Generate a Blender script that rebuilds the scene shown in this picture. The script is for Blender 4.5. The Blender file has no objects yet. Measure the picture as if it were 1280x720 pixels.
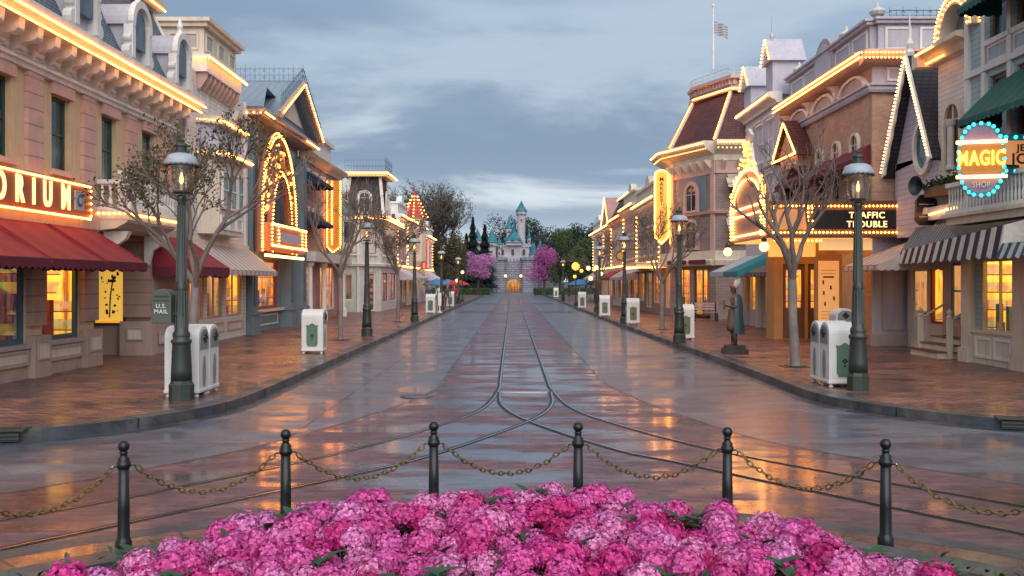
import bpy, bmesh, math, random
from mathutils import Vector, Matrix
PI = math.pi
R = math.radians
random.seed(7)
S = bpy.context.scene
COL = S.collection
SW = 0.15          # pavement height above the road

# ------------------------------------------------------------------ materials
class NT:
    def __init__(s, name):
        m = bpy.data.materials.new(name); m.use_nodes = True
        s.m = m; s.t = m.node_tree; s.n = s.t.nodes; s.l = s.t.links
        s.b = s.n['Principled BSDF']; s.out = s.n['Material Output']
        s.tc = None
    def node(s, ty, **kw):
        n = s.n.new(ty)
        for k, v in kw.items(): setattr(n, k, v)
        return n
    def put(s, sock, v):
        if hasattr(v, 'is_linked') or hasattr(v, 'links'): s.l.new(v, sock)
        else: sock.default_value = v
    def obj(s):
        if not s.tc: s.tc = s.node('ShaderNodeTexCoord')
        return s.tc.outputs['Object']
    def math(s, op, a, b=None, c=None, clamp=False):
        n = s.node('ShaderNodeMath', operation=op, use_clamp=clamp)
        for i, v in enumerate((a, b, c)):
            if v is not None: s.put(n.inputs[i], v)
        return n.outputs[0]
    def noise(s, scale, detail=4, rough=.6, vec=None, sc3=None):
        n = s.node('ShaderNodeTexNoise'); n.inputs['Scale'].default_value = scale
        n.inputs['Detail'].default_value = detail; n.inputs['Roughness'].default_value = rough
        v = vec or s.obj()
        if sc3:
            mp = s.node('ShaderNodeMapping'); mp.inputs['Scale'].default_value = sc3
            s.l.new(v, mp.inputs['Vector']); v = mp.outputs[0]
        s.l.new(v, n.inputs['Vector'])
        return n.outputs['Fac']
    def ramp(s, fac, stops):
        r = s.node('ShaderNodeValToRGB'); e = r.color_ramp.elements
        while len(e) < len(stops): e.new(.5)
        for i, (p, c) in enumerate(stops):
            e[i].position = p; e[i].color = (c, c, c, 1) if isinstance(c, (int, float)) else (*c, 1)
        s.l.new(fac, r.inputs[0]); return r.outputs[0]
    def mix(s, f, a, b, mode='MIX'):
        n = s.node('ShaderNodeMix', data_type='RGBA', blend_type=mode)
        s.put(n.inputs['Factor'], f)
        for sock, v in ((n.inputs[6], a), (n.inputs[7], b)):
            s.put(sock, (*v, 1) if isinstance(v, tuple) and len(v) == 3 else v)
        return n.outputs[2]
    def sep(s, v=None):
        n = s.node('ShaderNodeSeparateXYZ'); s.l.new(v or s.obj(), n.inputs[0]); return n.outputs
    def comb(s, x, y, z):
        n = s.node('ShaderNodeCombineXYZ')
        for i, v in enumerate((x, y, z)): s.put(n.inputs[i], v)
        return n.outputs[0]
    def bump(s, h, strength=.3, dist=.02):
        n = s.node('ShaderNodeBump'); n.inputs['Strength'].default_value = strength
        n.inputs['Distance'].default_value = dist; s.l.new(h, n.inputs['Height'])
        s.l.new(n.outputs[0], s.b.inputs['Normal'])

def setem(s, col, st):
    s.put(s.b.inputs['Emission Color'], (*col, 1) if isinstance(col, tuple) else col)
    s.put(s.b.inputs['Emission Strength'], st)

MATS = {}
def paint(name, c, rough=.55, var=.12, grime=.25, bump=.15, metal=0.0, em=None):
    """painted / plastered surface: blotches, vertical grime streaks, fine bump"""
    if name in MATS: return MATS[name]
    s = NT(name)
    n1 = s.noise(1.7, 5); n2 = s.noise(3.0, 6, .7, sc3=(3, 3, .35)); n3 = s.noise(45, 3)
    f = s.ramp(n1, [(.3, 1 - var), (.7, 1 + var * .6)])
    g = s.ramp(n2, [(.45, 1.0), (.8, 1 - grime)])
    col = s.mix(1.0, c, f, 'MULTIPLY'); col = s.mix(1.0, col, g, 'MULTIPLY')
    s.l.new(col, s.b.inputs['Base Color'])
    s.put(s.b.inputs['Roughness'], s.math('MULTIPLY_ADD', n3, .25, rough - .12))
    s.b.inputs['Metallic'].default_value = metal
    if bump: s.bump(n3, bump, .004)
    if em: setem(s, em[0], em[1])
    MATS[name] = s.m; return s.m

def clap(name, c, pitch=.13, dark=.45):
    """horizontal weather-boarding"""
    if name in MATS: return MATS[name]
    s = NT(name); o = s.sep()
    fr = s.math('FRACT', s.math('DIVIDE', o[2], pitch))
    line = s.ramp(fr, [(0.0, dark), (.1, .8), (.2, 1.0)])
    n1 = s.noise(2.2, 5); f = s.ramp(n1, [(.3, .86), (.7, 1.06)])
    col = s.mix(1, c, f, 'MULTIPLY'); col = s.mix(1, col, line, 'MULTIPLY')
    s.l.new(col, s.b.inputs['Base Color']); s.b.inputs['Roughness'].default_value = .55
    s.bump(s.math('SUBTRACT', 1, fr), .5, .03)
    MATS[name] = s.m; return s.m

def brick(name, c1, c2, mortar, bw=.22, bh=.075, ms=.01, rough=.75, shingle=False, bump=.4):
    """vertical brick or slate; courses run round corners"""
    if name in MATS: return MATS[name]
    s = NT(name); o = s.sep()
    v = s.comb(s.math('ADD', o[0], o[1]), o[2], 0.0)
    b = s.node('ShaderNodeTexBrick'); s.l.new(v, b.inputs['Vector'])
    b.inputs['Scale'].default_value = 1; b.inputs['Brick Width'].default_value = bw
    b.inputs['Row Height'].default_value = bh; b.inputs['Mortar Size'].default_value = ms
    b.inputs['Color1'].default_value = (*c1, 1); b.inputs['Color2'].default_value = (*c2, 1)
    b.inputs['Mortar'].default_value = (*mortar, 1)
    n1 = s.noise(1.1, 5); f = s.ramp(n1, [(.3, .8), (.7, 1.12)])
    s.l.new(s.mix(1, b.outputs['Color'], f, 'MULTIPLY'), s.b.inputs['Base Color'])
    s.b.inputs['Roughness'].default_value = rough
    s.bump(s.math('SUBTRACT', 1, b.outputs['Fac']), bump, .01)
    MATS[name] = s.m; return s.m

def grooved(name, c, pitch=.32):
    """rusticated blocks: thin horizontal joints"""
    if name in MATS: return MATS[name]
    s = NT(name); o = s.sep()
    fr = s.math('FRACT', s.math('DIVIDE', o[2], pitch))
    line = s.ramp(fr, [(0, .5), (.05, .55), (.09, 1)])
    n1 = s.noise(3, 5); f = s.ramp(n1, [(.3, .85), (.7, 1.08)])
    col = s.mix(1, c, f, 'MULTIPLY'); col = s.mix(1, col, line, 'MULTIPLY')
    s.l.new(col, s.b.inputs['Base Color']); s.b.inputs['Roughness'].default_value = .6
    s.bump(line, .4, .02); MATS[name] = s.m; return s.m

def stripes(name, a, b, w, axis=1, duty=.5, rough=.8):
    if name in MATS: return MATS[name]
    s = NT(name); o = s.sep()
    fr = s.math('FRACT', s.math('DIVIDE', o[axis], w))
    t = s.math('GREATER_THAN', fr, duty)
    n1 = s.noise(6, 4); f = s.ramp(n1, [(.3, .82), (.7, 1.08)])
    s.l.new(s.mix(1, s.mix(t, a, b), f, 'MULTIPLY'), s.b.inputs['Base Color'])
    s.b.inputs['Roughness'].default_value = rough
    s.bump(n1, .2, .03); MATS[name] = s.m; return s.m

def glow(name, c, st, base=None):
    if name in MATS: return MATS[name]
    s = NT(name); s.b.inputs['Base Color'].default_value = (*(base or c), 1)
    s.b.inputs['Roughness'].default_value = .4
    setem(s, c, st); MATS[name] = s.m; return s.m

def interior(name, cols, st, scale=7.0, goods=.35, drape=1.0):
    """lit shop interior seen behind glass: hung cloth and wall panels, shelves of small goods, darker towards the floor"""
    if name in MATS: return MATS[name]
    s = NT(name); o = s.sep(); u = s.math('ADD', o[0], o[1])
    k = len(cols)
    d = s.node('ShaderNodeTexNoise'); d.inputs['Scale'].default_value = 1.0; d.inputs['Detail'].default_value = 4
    s.l.new(s.comb(s.math('MULTIPLY', u, 3.6), s.math('MULTIPLY', o[2], .35), 0.0), d.inputs['Vector'])
    fac = s.math('ADD', s.math('MULTIPLY', d.outputs['Fac'], drape), (1 - drape) * .5)
    base = s.ramp(fac, [(.34 + .32 * i / (k - 1), c) for i, c in enumerate(cols)])
    vo = s.node('ShaderNodeTexVoronoi'); vo.inputs['Scale'].default_value = scale
    s.l.new(s.comb(u, s.math('MULTIPLY', o[2], .8), 0.0), vo.inputs['Vector'])
    gd = s.mix(1, s.mix(.55, vo.outputs['Color'], (.35, .24, .14)), (.85, .55, .28), 'MULTIPLY')
    sh = s.math('FRACT', s.math('DIVIDE', o[2], .42)); onshelf = s.math('LESS_THAN', sh, .62)
    patch = s.noise(1.1, 2, .5); where = s.math('MULTIPLY', onshelf, s.ramp(patch, [(.46, 0.0), (.5, 1.0)]))
    col = s.mix(s.math('MULTIPLY', where, min(1, goods * 2)), base, gd)
    line = s.math('MULTIPLY', s.math('LESS_THAN', sh, .06), s.ramp(patch, [(.46, 0.0), (.5, 1.0)]))
    col = s.mix(line, col, (.05, .02, .01))
    col = s.mix(1, col, s.ramp(s.math('MULTIPLY', o[2], .4), [(0, .35), (.75, 1.0), (1, 1.25)]), 'MULTIPLY')  # lamp falloff painted into the colour: brighter high up, darker near the floor
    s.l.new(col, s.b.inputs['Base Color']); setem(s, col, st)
    s.b.inputs['Roughness'].default_value = .7
    MATS[name] = s.m; return s.m

def glassmat(name, tint=(.9, .95, 1), mixf=.12, rough=.02):
    if name in MATS: return MATS[name]
    s = NT(name)
    t = s.node('ShaderNodeBsdfTransparent'); t.inputs[0].default_value = (*tint, 1)
    g = s.node('ShaderNodeBsdfGlossy'); g.inputs['Roughness'].default_value = rough
    ge = s.node('ShaderNodeNewGeometry'); dp = s.node('ShaderNodeVectorMath', operation='DOT_PRODUCT')
    s.l.new(ge.outputs['Normal'], dp.inputs[0]); s.l.new(ge.outputs['Incoming'], dp.inputs[1])
    inv = s.math('SUBTRACT', 1.0, s.math('ABSOLUTE', dp.outputs['Value']), clamp=True)
    frv = s.math('MULTIPLY_ADD', s.math('POWER', inv, 5.0), .9, .05)
    mx = s.node('ShaderNodeMixShader')
    s.l.new(s.math('ADD', frv, mixf * .2, clamp=True), mx.inputs[0])
    s.l.new(t.outputs[0], mx.inputs[1]); s.l.new(g.outputs[0], mx.inputs[2])
    s.l.new(mx.outputs[0], s.out.inputs[0]); MATS[name] = s.m; return s.m

def darkpane(name, c=(.02, .03, .04)):
    """upper-floor pane with a curtained room behind: dark, glossy, slightly wavy"""
    if name in MATS: return MATS[name]
    s = NT(name); n = s.noise(1.5, 2)
    col = s.mix(s.ramp(n, [(.45, 0.0), (.6, 1.0)]), c, tuple(min(1, x * 2.2 + .02) for x in c))
    s.l.new(col, s.b.inputs['Base Color']); s.b.inputs['Roughness'].default_value = .06
    s.b.inputs['Specular IOR Level'].default_value = .8
    MATS[name] = s.m; return s.m

# ------------------------------------------------------------------ mesh builder
class Fr:
    """facade frame: u along the wall, n out of it, z up"""
    def __init__(s, ox, oy, u, n):
        l = math.hypot(*u); s.o = (ox, oy); s.u = (u[0] / l, u[1] / l)
        l = math.hypot(*n); s.n = (n[0] / l, n[1] / l)
    def __call__(s, u, n, z):
        return (s.o[0] + s.u[0] * u + s.n[0] * n, s.o[1] + s.u[1] * u + s.n[1] * n, z)
def FL(x): return Fr(x, 0, (0, 1), (1, 0))       # west side, u = world Y
def FRt(x): return Fr(x, 0, (0, 1), (-1, 0))     # east side, u = world Y
def FS(y): return Fr(0, y, (1, 0), (0, -1))      # wall facing south, u = world X
WORLD = Fr(0, 0, (1, 0), (0, 1))

class MB:
    def __init__(s): s.v = []; s.f = []; s.mi = []; s.m = 0; s.smooth = False; s.sm = []
    def add(s, vs, fs):
        o = len(s.v); s.v += [tuple(p) for p in vs]
        for f in fs: s.f.append([o + i for i in f]); s.mi.append(s.m); s.sm.append(s.smooth)
        return s
    def quad(s, *p): return s.add(p, [tuple(range(len(p)))])
    def box(s, x0, x1, y0, y1, z0, z1, fr=None):
        fr = fr or (lambda a, b, c: (a, b, c))
        vs = [fr(x, y, z) for z in (z0, z1) for y in (y0, y1) for x in (x0, x1)]
        return s.add(vs, [(0, 2, 3, 1), (4, 5, 7, 6), (0, 1, 5, 4), (2, 6, 7, 3), (0, 4, 6, 2), (1, 3, 7, 5)])
    def prism(s, poly, w0, w1, fn):
        """poly: 2D points; fn(a,b,w)->3D"""
        n = len(poly)
        vs = [fn(a, b, w0) for a, b in poly] + [fn(a, b, w1) for a, b in poly]
        fs = [tuple(range(n))[::-1], tuple(range(n, 2 * n))] + [(i, (i + 1) % n, n + (i + 1) % n, n + i) for i in range(n)]
        return s.add(vs, fs)
    def tube(s, pts, rad, n=6, cap=True):
        pts = [Vector(p) for p in pts]; k = len(pts)
        if not isinstance(rad, (list, tuple)): rad = [rad] * k
        vs = []; prev = None
        for i, p in enumerate(pts):
            d = (pts[min(i + 1, k - 1)] - pts[max(i - 1, 0)])
            d = d.normalized() if d.length > 1e-9 else Vector((0, 0, 1))
            if prev is None:
                a = d.orthogonal().normalized()
            else:
                a = (prev - d * prev.dot(d)); a = a.normalized() if a.length > 1e-6 else d.orthogonal().normalized()
            prev = a; b = d.cross(a)
            for j in range(n):
                t = 2 * PI * j / n; vs.append(p + (a * math.cos(t) + b * math.sin(t)) * rad[i])
        fs = [(i * n + j, i * n + (j + 1) % n, (i + 1) * n + (j + 1) % n, (i + 1) * n + j) for i in range(k - 1) for j in range(n)]
        if cap: fs += [tuple(range(n))[::-1], tuple(range((k - 1) * n, k * n))]
        return s.add(vs, fs)
    def lathe(s, prof, c=(0, 0, 0), n=16, rot=0):
        vs = []
        for r, z in prof:
            for j in range(n):
                t = 2 * PI * j / n + rot; vs.append((c[0] + r * math.cos(t), c[1] + r * math.sin(t), c[2] + z))
        k = len(prof)
        fs = [(i * n + j, i * n + (j + 1) % n, (i + 1) * n + (j + 1) % n, (i + 1) * n + j) for i in range(k - 1) for j in range(n)]
        fs += [tuple(range(n))[::-1], tuple(range((k - 1) * n, k * n))]
        return s.add(vs, fs)
    def ball(s, c, r, n=8, m=6, sz=1.0):
        prof = [(max(1e-4, r * math.sin(PI * i / m)), -r * sz * math.cos(PI * i / m)) for i in range(m + 1)]
        return s.lathe(prof, c, n)
    def bulb(s, c, r):
        x, y, z = c
        vs = [(x + r, y, z), (x - r, y, z), (x, y + r, z), (x, y - r, z), (x, y, z + r), (x, y, z - r)]
        return s.add(vs, [(0, 2, 4), (2, 1, 4), (1, 3, 4), (3, 0, 4), (2, 0, 5), (1, 2, 5), (3, 1, 5), (0, 3, 5)])
    def build(s, name, mats, parent=None, bevel=0):
        me = bpy.data.meshes.new(name)
        off = WPOS.get(parent.name, Vector((0, 0, 0))) if parent else Vector((0, 0, 0))
        me.from_pydata([(p[0] - off.x, p[1] - off.y, p[2] - off.z) for p in s.v], [], s.f)
        if not isinstance(mats, (list, tuple)): mats = [mats]
        for m in mats: me.materials.append(m)
        me.polygons.foreach_set('material_index', s.mi)
        me.polygons.foreach_set('use_smooth', s.sm)
        me.update()
        o = bpy.data.objects.new(name, me); COL.objects.link(o)
        if parent: o.parent = parent; WPOS[o.name] = off
        else: WPOS[o.name] = Vector((0, 0, 0))
        if bevel:
            b = o.modifiers.new('b', 'BEVEL'); b.width = bevel; b.segments = 2; b.limit_method = 'ANGLE'
        return o
WPOS = {}
def tag(o, label=None, cat=None, group=None, kind=None):
    if label: o['label'] = label
    if cat: o['category'] = cat
    if group: o['group'] = group
    if kind: o['kind'] = kind
    return o
def empty(name, loc, label=None, cat=None, group=None, rz=0):
    o = bpy.data.objects.new(name, None); o.empty_display_size = .2
    COL.objects.link(o); o.location = loc; o.rotation_euler.z = rz
    WPOS[o.name] = Vector(loc); return tag(o, label, cat, group)
def local_root(name, label=None, cat=None, group=None):
    """an Empty whose parts are modelled round the origin, moved into place afterwards"""
    return empty(name, (0, 0, 0), label, cat, group)
def dup(root, loc, rz=0, label=None, scale=None):
    def cp(o, par):
        c = o.copy(); COL.objects.link(c)
        if par: c.parent = par
        for k in o.children: cp(k, c)
        return c
    r = cp(root, None); r.location = loc; r.rotation_euler.z = rz
    if scale: r.scale = (scale,) * 3
    if label: r['label'] = label
    return r
def struct(name, mb, mats):
    return tag(mb.build(name, mats), kind='structure')

def text(s, centre, n, size, mat, name, parent, ext=.02, vertical=False, sx=1.0, bold=.018):
    """upright lettering, n = outward horizontal normal"""
    cu = bpy.data.curves.new('t', 'FONT'); cu.body = '\n'.join(s) if vertical else s
    cu.size = size; cu.extrude = ext; cu.align_x = 'CENTER'; cu.align_y = 'CENTER'
    cu.offset = size * bold; cu.space_character = 1.12
    if vertical: cu.space_line = .82
    tmp = bpy.data.objects.new('t', cu); COL.objects.link(tmp)
    me = bpy.data.meshes.new_from_object(tmp.evaluated_get(bpy.context.evaluated_depsgraph_get()))
    bpy.data.objects.remove(tmp); bpy.data.curves.remove(cu)
    nn = Vector((n[0], n[1], 0)).normalized(); rt = (-nn).cross(Vector((0, 0, 1)))
    M = Matrix((rt * sx, Vector((0, 0, 1)), nn)).transposed().to_4x4()
    me.transform(M)
    off = WPOS.get(parent.name, Vector((0, 0, 0))) if parent else Vector((0, 0, 0))
    me.transform(Matrix.Translation(Vector(centre) - off))
    me.materials.clear(); me.materials.append(mat); me.name = name
    o = bpy.data.objects.new(name, me); COL.objects.link(o)
    if parent: o.parent = parent; WPOS[o.name] = off
    return o

# ------------------------------------------------------------------ palette
M = {}
M['bulb'] = glow('warm_bulb', (1, .35, .055), 18.0)
M['bulbw'] = glow('pale_bulb', (1, .56, .26), 9.0)
M['tube'] = glow('warm_tube', (1, .5, .14), 6.5)
M['yellowtube'] = glow('yellow_neon', (1, .55, .06), 3.2)
M['redneon'] = glow('red_neon', (1, .16, .08), 3.0)
M['teal'] = glow('teal_bulb', (.05, .8, .8), 1.5)
M['globe'] = glow('globe_glass', (1, .66, .3), 2.2)
M['flame'] = glow('flame', (1, .45, .08), 9.0)
M['amber'] = glow('lit_ceiling', (1, .45, .1), 1.3, (.8, .5, .2))
M['orangelit'] = glow('lit_orange_panel', (1, .33, .05), .95, (.7, .3, .1))
M['cream'] = paint('cream_paint', (.70, .62, .49))
M['white'] = paint('white_paint', (.80, .78, .74))
M['offwhite'] = paint('offwhite_paint', (.62, .6, .56))
M['tan'] = paint('tan_stucco', (.64, .50, .32), .8, .1)
M['pink'] = grooved('pink_stone', (.58, .38, .33))
M['pinkpaint'] = paint('pink_trim', (.60, .40, .34))
M['brown'] = grooved('brown_stone', (.42, .28, .23), .33)
M['brownp'] = paint('brown_base', (.46, .34, .30))
M['taupe'] = paint('taupe_paint', (.44, .38, .36))
M['darkgreen'] = paint('dark_green_paint', (.025, .06, .055), .4)
M['slateblue'] = paint('slate_blue_paint', (.16, .22, .26))
M['deepblue'] = paint('deep_blue_paint', (.07, .14, .19))
M['roof'] = brick('blue_slate', (.17, .22, .27), (.12, .16, .21), (.05, .07, .09), .2, .1, .012)
M['redroof'] = brick('red_slate', (.13, .04, .04), (.08, .025, .028), (.03, .012, .012), .22, .13, .014)
M['darkroof'] = brick('dark_slate', (.05, .045, .055), (.035, .03, .04), (.012, .01, .015), .22, .12, .016)
M['metalroof'] = stripes('seamed_metal_roof', (.24, .29, .34), (.17, .21, .25), .32, 0, .9, .4)
M['maroon'] = stripes('maroon_canvas', (.27, .022, .03), (.22, .018, .027), .9, 1, .5)
M['maroond'] = paint('maroon_valance', (.13, .012, .028), .8)
M['green'] = stripes('green_canvas', (.012, .10, .075), (.02, .15, .12), .5, 1, .86)
M['navy'] = paint('navy_canvas', (.02, .025, .06), .8)
M['creamstripe'] = stripes('cream_stripe_canvas', (.55, .48, .44), (.36, .25, .22), .5, 1, .72)
M['bwstripe'] = stripes('black_white_canvas', (.02, .022, .03), (.62, .57, .52), .62, 1, .5)
M['bwfine'] = stripes('fine_grey_canvas', (.10, .12, .14), (.26, .27, .28), .16, 1, .6)
M['tealstripe'] = stripes('teal_white_canvas', (.55, .55, .58), (.03, .25, .30), 5.4, 1, .5)
M['brownpl'] = stripes('brown_stripe_canvas', (.13, .08, .07), (.24, .17, .15), .5, 1, .5)
M['whitec'] = stripes('white_canvas', (.6, .6, .62), (.5, .5, .54), .7, 1, .5)
M['brick'] = brick('tan_brick', (.58, .33, .22), (.44, .245, .165), (.42, .31, .24), .24, .08, .012)
M['greybrick'] = brick('grey_brick', (.38, .27, .24), (.29, .205, .185), (.2, .16, .15), .24, .08, .012)
M['pinkbrick'] = brick('pink_brick', (.46, .22, .19), (.38, .18, .16), (.4, .28, .25), .24, .08, .012)
M['lilac'] = clap('lilac_boards', (.50, .47, .54))
M['lilacp'] = paint('lilac_paint', (.50, .48, .55))
M['clapwhite'] = clap('white_boards', (.68, .64, .60))
M['clapteal'] = clap('pale_teal_boards', (.36, .47, .47))
M['claplilac'] = clap('grey_lilac_boards', (.46, .44, .52), .15)
M['tealpanel'] = paint('pale_teal_panel', (.42, .52, .52))
M['glass'] = glassmat('shop_glass')
M['pane'] = darkpane('upper_pane')
M['panegreen'] = darkpane('green_pane', (.015, .045, .045))
M['wood'] = paint('brown_wood', (.16, .075, .035), .5)
M['black'] = paint('black_iron', (.012, .013, .016), .35, bump=.1)
M['iron'] = paint('green_black_iron', (.034, .046, .040), .42, .3, .3)
M['steel'] = paint('wet_rail_steel', (.45, .43, .42), .22, .2, .1, .1, 1.0)
M['red'] = paint('red_paint', (.35, .04, .03), .5)
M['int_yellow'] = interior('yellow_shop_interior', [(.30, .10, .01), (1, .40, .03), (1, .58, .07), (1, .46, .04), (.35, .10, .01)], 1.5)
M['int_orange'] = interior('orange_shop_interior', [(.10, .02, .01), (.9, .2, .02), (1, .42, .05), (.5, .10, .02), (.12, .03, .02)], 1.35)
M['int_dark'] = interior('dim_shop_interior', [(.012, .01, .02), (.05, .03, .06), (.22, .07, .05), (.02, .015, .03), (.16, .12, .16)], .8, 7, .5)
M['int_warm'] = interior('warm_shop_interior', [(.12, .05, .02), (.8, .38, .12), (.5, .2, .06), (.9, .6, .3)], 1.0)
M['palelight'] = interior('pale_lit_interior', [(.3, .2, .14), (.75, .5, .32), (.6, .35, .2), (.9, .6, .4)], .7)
GOODS = [paint('goods_' + n, c, .5) for n, c in (('red', (.5, .05, .04)), ('blue', (.06, .12, .4)), ('cream', (.7, .6, .4)), ('green', (.05, .25, .1)), ('gold', (.6, .35, .06)), ('purple', (.25, .05, .3)))]

# ------------------------------------------------------------------ facade parts
def wall(root, fr, u0, u1, z0, z1, holes, mat, t=.2, name='wall', back=None, D=5.0, roomz=None, roomd=1.3):
    """wall face with real openings and reveals, plus the mass of the building behind it"""
    mb = MB()
    us = sorted({u0, u1, *[min(max(h[i], u0), u1) for h in holes for i in (0, 1)]})
    zs = sorted({z0, z1, *[min(max(h[i], z0), z1) for h in holes for i in (2, 3)]})
    for a, b in zip(us, us[1:]):
        for c, d in zip(zs, zs[1:]):
            mu, mz = (a + b) / 2, (c + d) / 2
            if any(h[0] < mu < h[1] and h[2] < mz < h[3] for h in holes): continue
            mb.quad(fr(a, 0, c), fr(b, 0, c), fr(b, 0, d), fr(a, 0, d))
    for h in holes:
        a, b, c, d = h[:4]; T = -(roomd - .01) if (roomz and c < roomz) else -t
        T = -t
        mb.quad(fr(a, 0, c), fr(a, T, c), fr(a, T, d), fr(a, 0, d)); mb.quad(fr(b, 0, c), fr(b, T, c), fr(b, T, d), fr(b, 0, d))
        mb.quad(fr(a, 0, c), fr(b, 0, c), fr(b, T, c), fr(a, T, c)); mb.quad(fr(a, 0, d), fr(b, 0, d), fr(b, T, d), fr(a, T, d))
    if roomz:
        mb.box(u0, u1, -D, -t - .03, roomz, z1 - .003, fr)
        mb.box(u0, u1, -D, -roomd, z0, roomz, fr)
        for h in [None]:
            mb.quad(fr(u0, 0, z0), fr(u0, -roomd, z0), fr(u0, -roomd, roomz), fr(u0, 0, roomz))
            mb.quad(fr(u1, 0, z0), fr(u1, -roomd, z0), fr(u1, -roomd, roomz), fr(u1, 0, roomz))
            mb.quad(fr(u0, 0, roomz), fr(u0, -t - .03, roomz), fr(u0, -t - .03, z1), fr(u0, 0, z1))
            mb.quad(fr(u1, 0, roomz), fr(u1, -t - .03, roomz), fr(u1, -t - .03, z1), fr(u1, 0, z1))
    else:
        mb.box(u0, u1, -D, -t - .03, z0, z1 - .003, fr)
        for u in (u0, u1): mb.quad(fr(u, 0, z0), fr(u, -t - .03, z0), fr(u, -t - .03, z1), fr(u, 0, z1))
    mb.quad(fr(u0, 0, z1), fr(u1, 0, z1), fr(u1, -t - .03, z1), fr(u0, -t - .03, z1))
    return mb.build(name, mat, root)

def box_part(root, name, fr, u0, u1, n0, n1, z0, z1, mat, bevel=0):
    return MB().box(u0, u1, n0, n1, z0, z1, fr).build(name, mat, root, bevel)

def window(root, fr, u0, u1, z0, z1, mf, mp=None, rec=.12, w=.07, bars=(1, 1), sill=None, head=None, name='window', back=True):
    mb = MB(); a, b = -rec - .05, -rec + .03
    mb.box(u0, u0 + w, a, b, z0, z1, fr); mb.box(u1 - w, u1, a, b, z0, z1, fr)
    mb.box(u0 + w, u1 - w, a, b, z0, z0 + w, fr); mb.box(u0 + w, u1 - w, a, b, z1 - w, z1, fr)
    nv, nh = bars
    for i in range(1, nv + 1):
        c = u0 + (u1 - u0) * i / (nv + 1); mb.box(c - .02, c + .02, a + .01, b - .012, z0 + w, z1 - w, fr)
    for i in range(1, nh + 1):
        c = z0 + (z1 - z0) * i / (nh + 1); mb.box(u0 + w, u1 - w, a + .015, b - .007, c - .025, c + .025, fr)
    mats = [mf]
    if sill:
        mb.m = 1; mats.append(sill[0]); e = sill[1]
        mb.box(u0 - e, u1 + e, -.02, .1, z0 - .12, z0 - .001, fr)
    if head:
        mb.m = len(mats); mats.append(head[0]); h = head[1]; e = head[2]
        mb.box(u0 - e, u1 + e, -.02, .09, z1 + .001, z1 + h, fr)
        mb.box(u0 - e - .04, u1 + e + .04, -.02, .13, z1 + h + .001, z1 + h + .07, fr)
    o = mb.build(name, mats, root)
    MB().quad(fr(u0 + w * .6, -rec - .01, z0 + w * .6), fr(u1 - w * .6, -rec - .01, z0 + w * .6), fr(u1 - w * .6, -rec - .01, z1 - w * .6), fr(u0 + w * .6, -rec - .01, z1 - w * .6)).build('pane', mp or M['pane'], o)
    return o

def shopwin(root, fr, u0, u1, z0, z1, mf, inter, bars=(0, 0), w=.08, goods=6, depth=.9, seed=0, rec=.08):
    """framed shop window with glass and a lit display behind it"""
    o = window(root, fr, u0, u1, z0, z1, mf, M['glass'], rec, w, bars, name='shop_window')
    rnd = random.Random(seed + int(u0 * 31)); d = MB(); n1 = -rec - .1; n0 = -rec - depth
    d.quad(fr(u0, n0, z0), fr(u1, n0, z0), fr(u1, n0, z1), fr(u0, n0, z1))
    d.quad(fr(u0, n0, z0), fr(u0, n1, z0), fr(u0, n1, z1), fr(u0, n0, z1))
    d.quad(fr(u1, n0, z0), fr(u1, n1, z0), fr(u1, n1, z1), fr(u1, n0, z1))
    d.m = 1
    d.quad(fr(u0, n0, z0), fr(u1, n0, z0), fr(u1, n1, z0), fr(u0, n1, z0)); d.quad(fr(u0, n0, z1), fr(u1, n0, z1), fr(u1, n1, z1), fr(u0, n1, z1))
    H = z1 - z0
    for i in range(goods):
        d.m = 2 + rnd.randrange(len(GOODS)); c = rnd.uniform(u0 + .12, u1 - .12); nn = rnd.uniform(n0 + .25, n1 - .15)
        h = rnd.uniform(.10, .42) * H; r = rnd.uniform(.04, .10); k = rnd.random()
        p = fr(c, nn, z0 + .01)
        if k < .4: d.box(c - r, c + r, nn - .06, nn + .06, z0 + .01, z0 + h, fr)
        else:
            d.lathe([(r * 1.1, 0), (r * .25, h * .12), (r * .2, h * .35), (r, h * .5), (r * .8, h * .8), (r * .3, h * .86), (r * .5, h * .95), (.01, h * 1.05)], p, 8)
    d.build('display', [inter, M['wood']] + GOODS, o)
    return o

def cornice(root, fr, u0, u1, z, prof, mat, name='cornice'):
    """prof: (n, dz) outline extruded along the wall"""
    return MB().prism(prof, u0, u1, lambda a, b, w: fr(w, a, z + b)).build(name, mat, root)
CORN = [(-.1, 0), (.12, 0), (.16, .1), (.4, .22), (.45, .3), (.5, .34), (.5, .42), (-.1, .46)]

def bulbs(root, path, sp=.16, r=.035, mat=None, name='light_string'):
    mb = MB(); r *= .82; sp *= .72
    for a, b in zip(path, path[1:]):
        a, b = Vector(a), Vector(b); L = (b - a).length; n = max(1, int(L / sp))
        for i in range(n): mb.bulb(a.lerp(b, (i + .5) / n), r)
    return mb.build(name, mat or M['bulb'], root)

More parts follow.
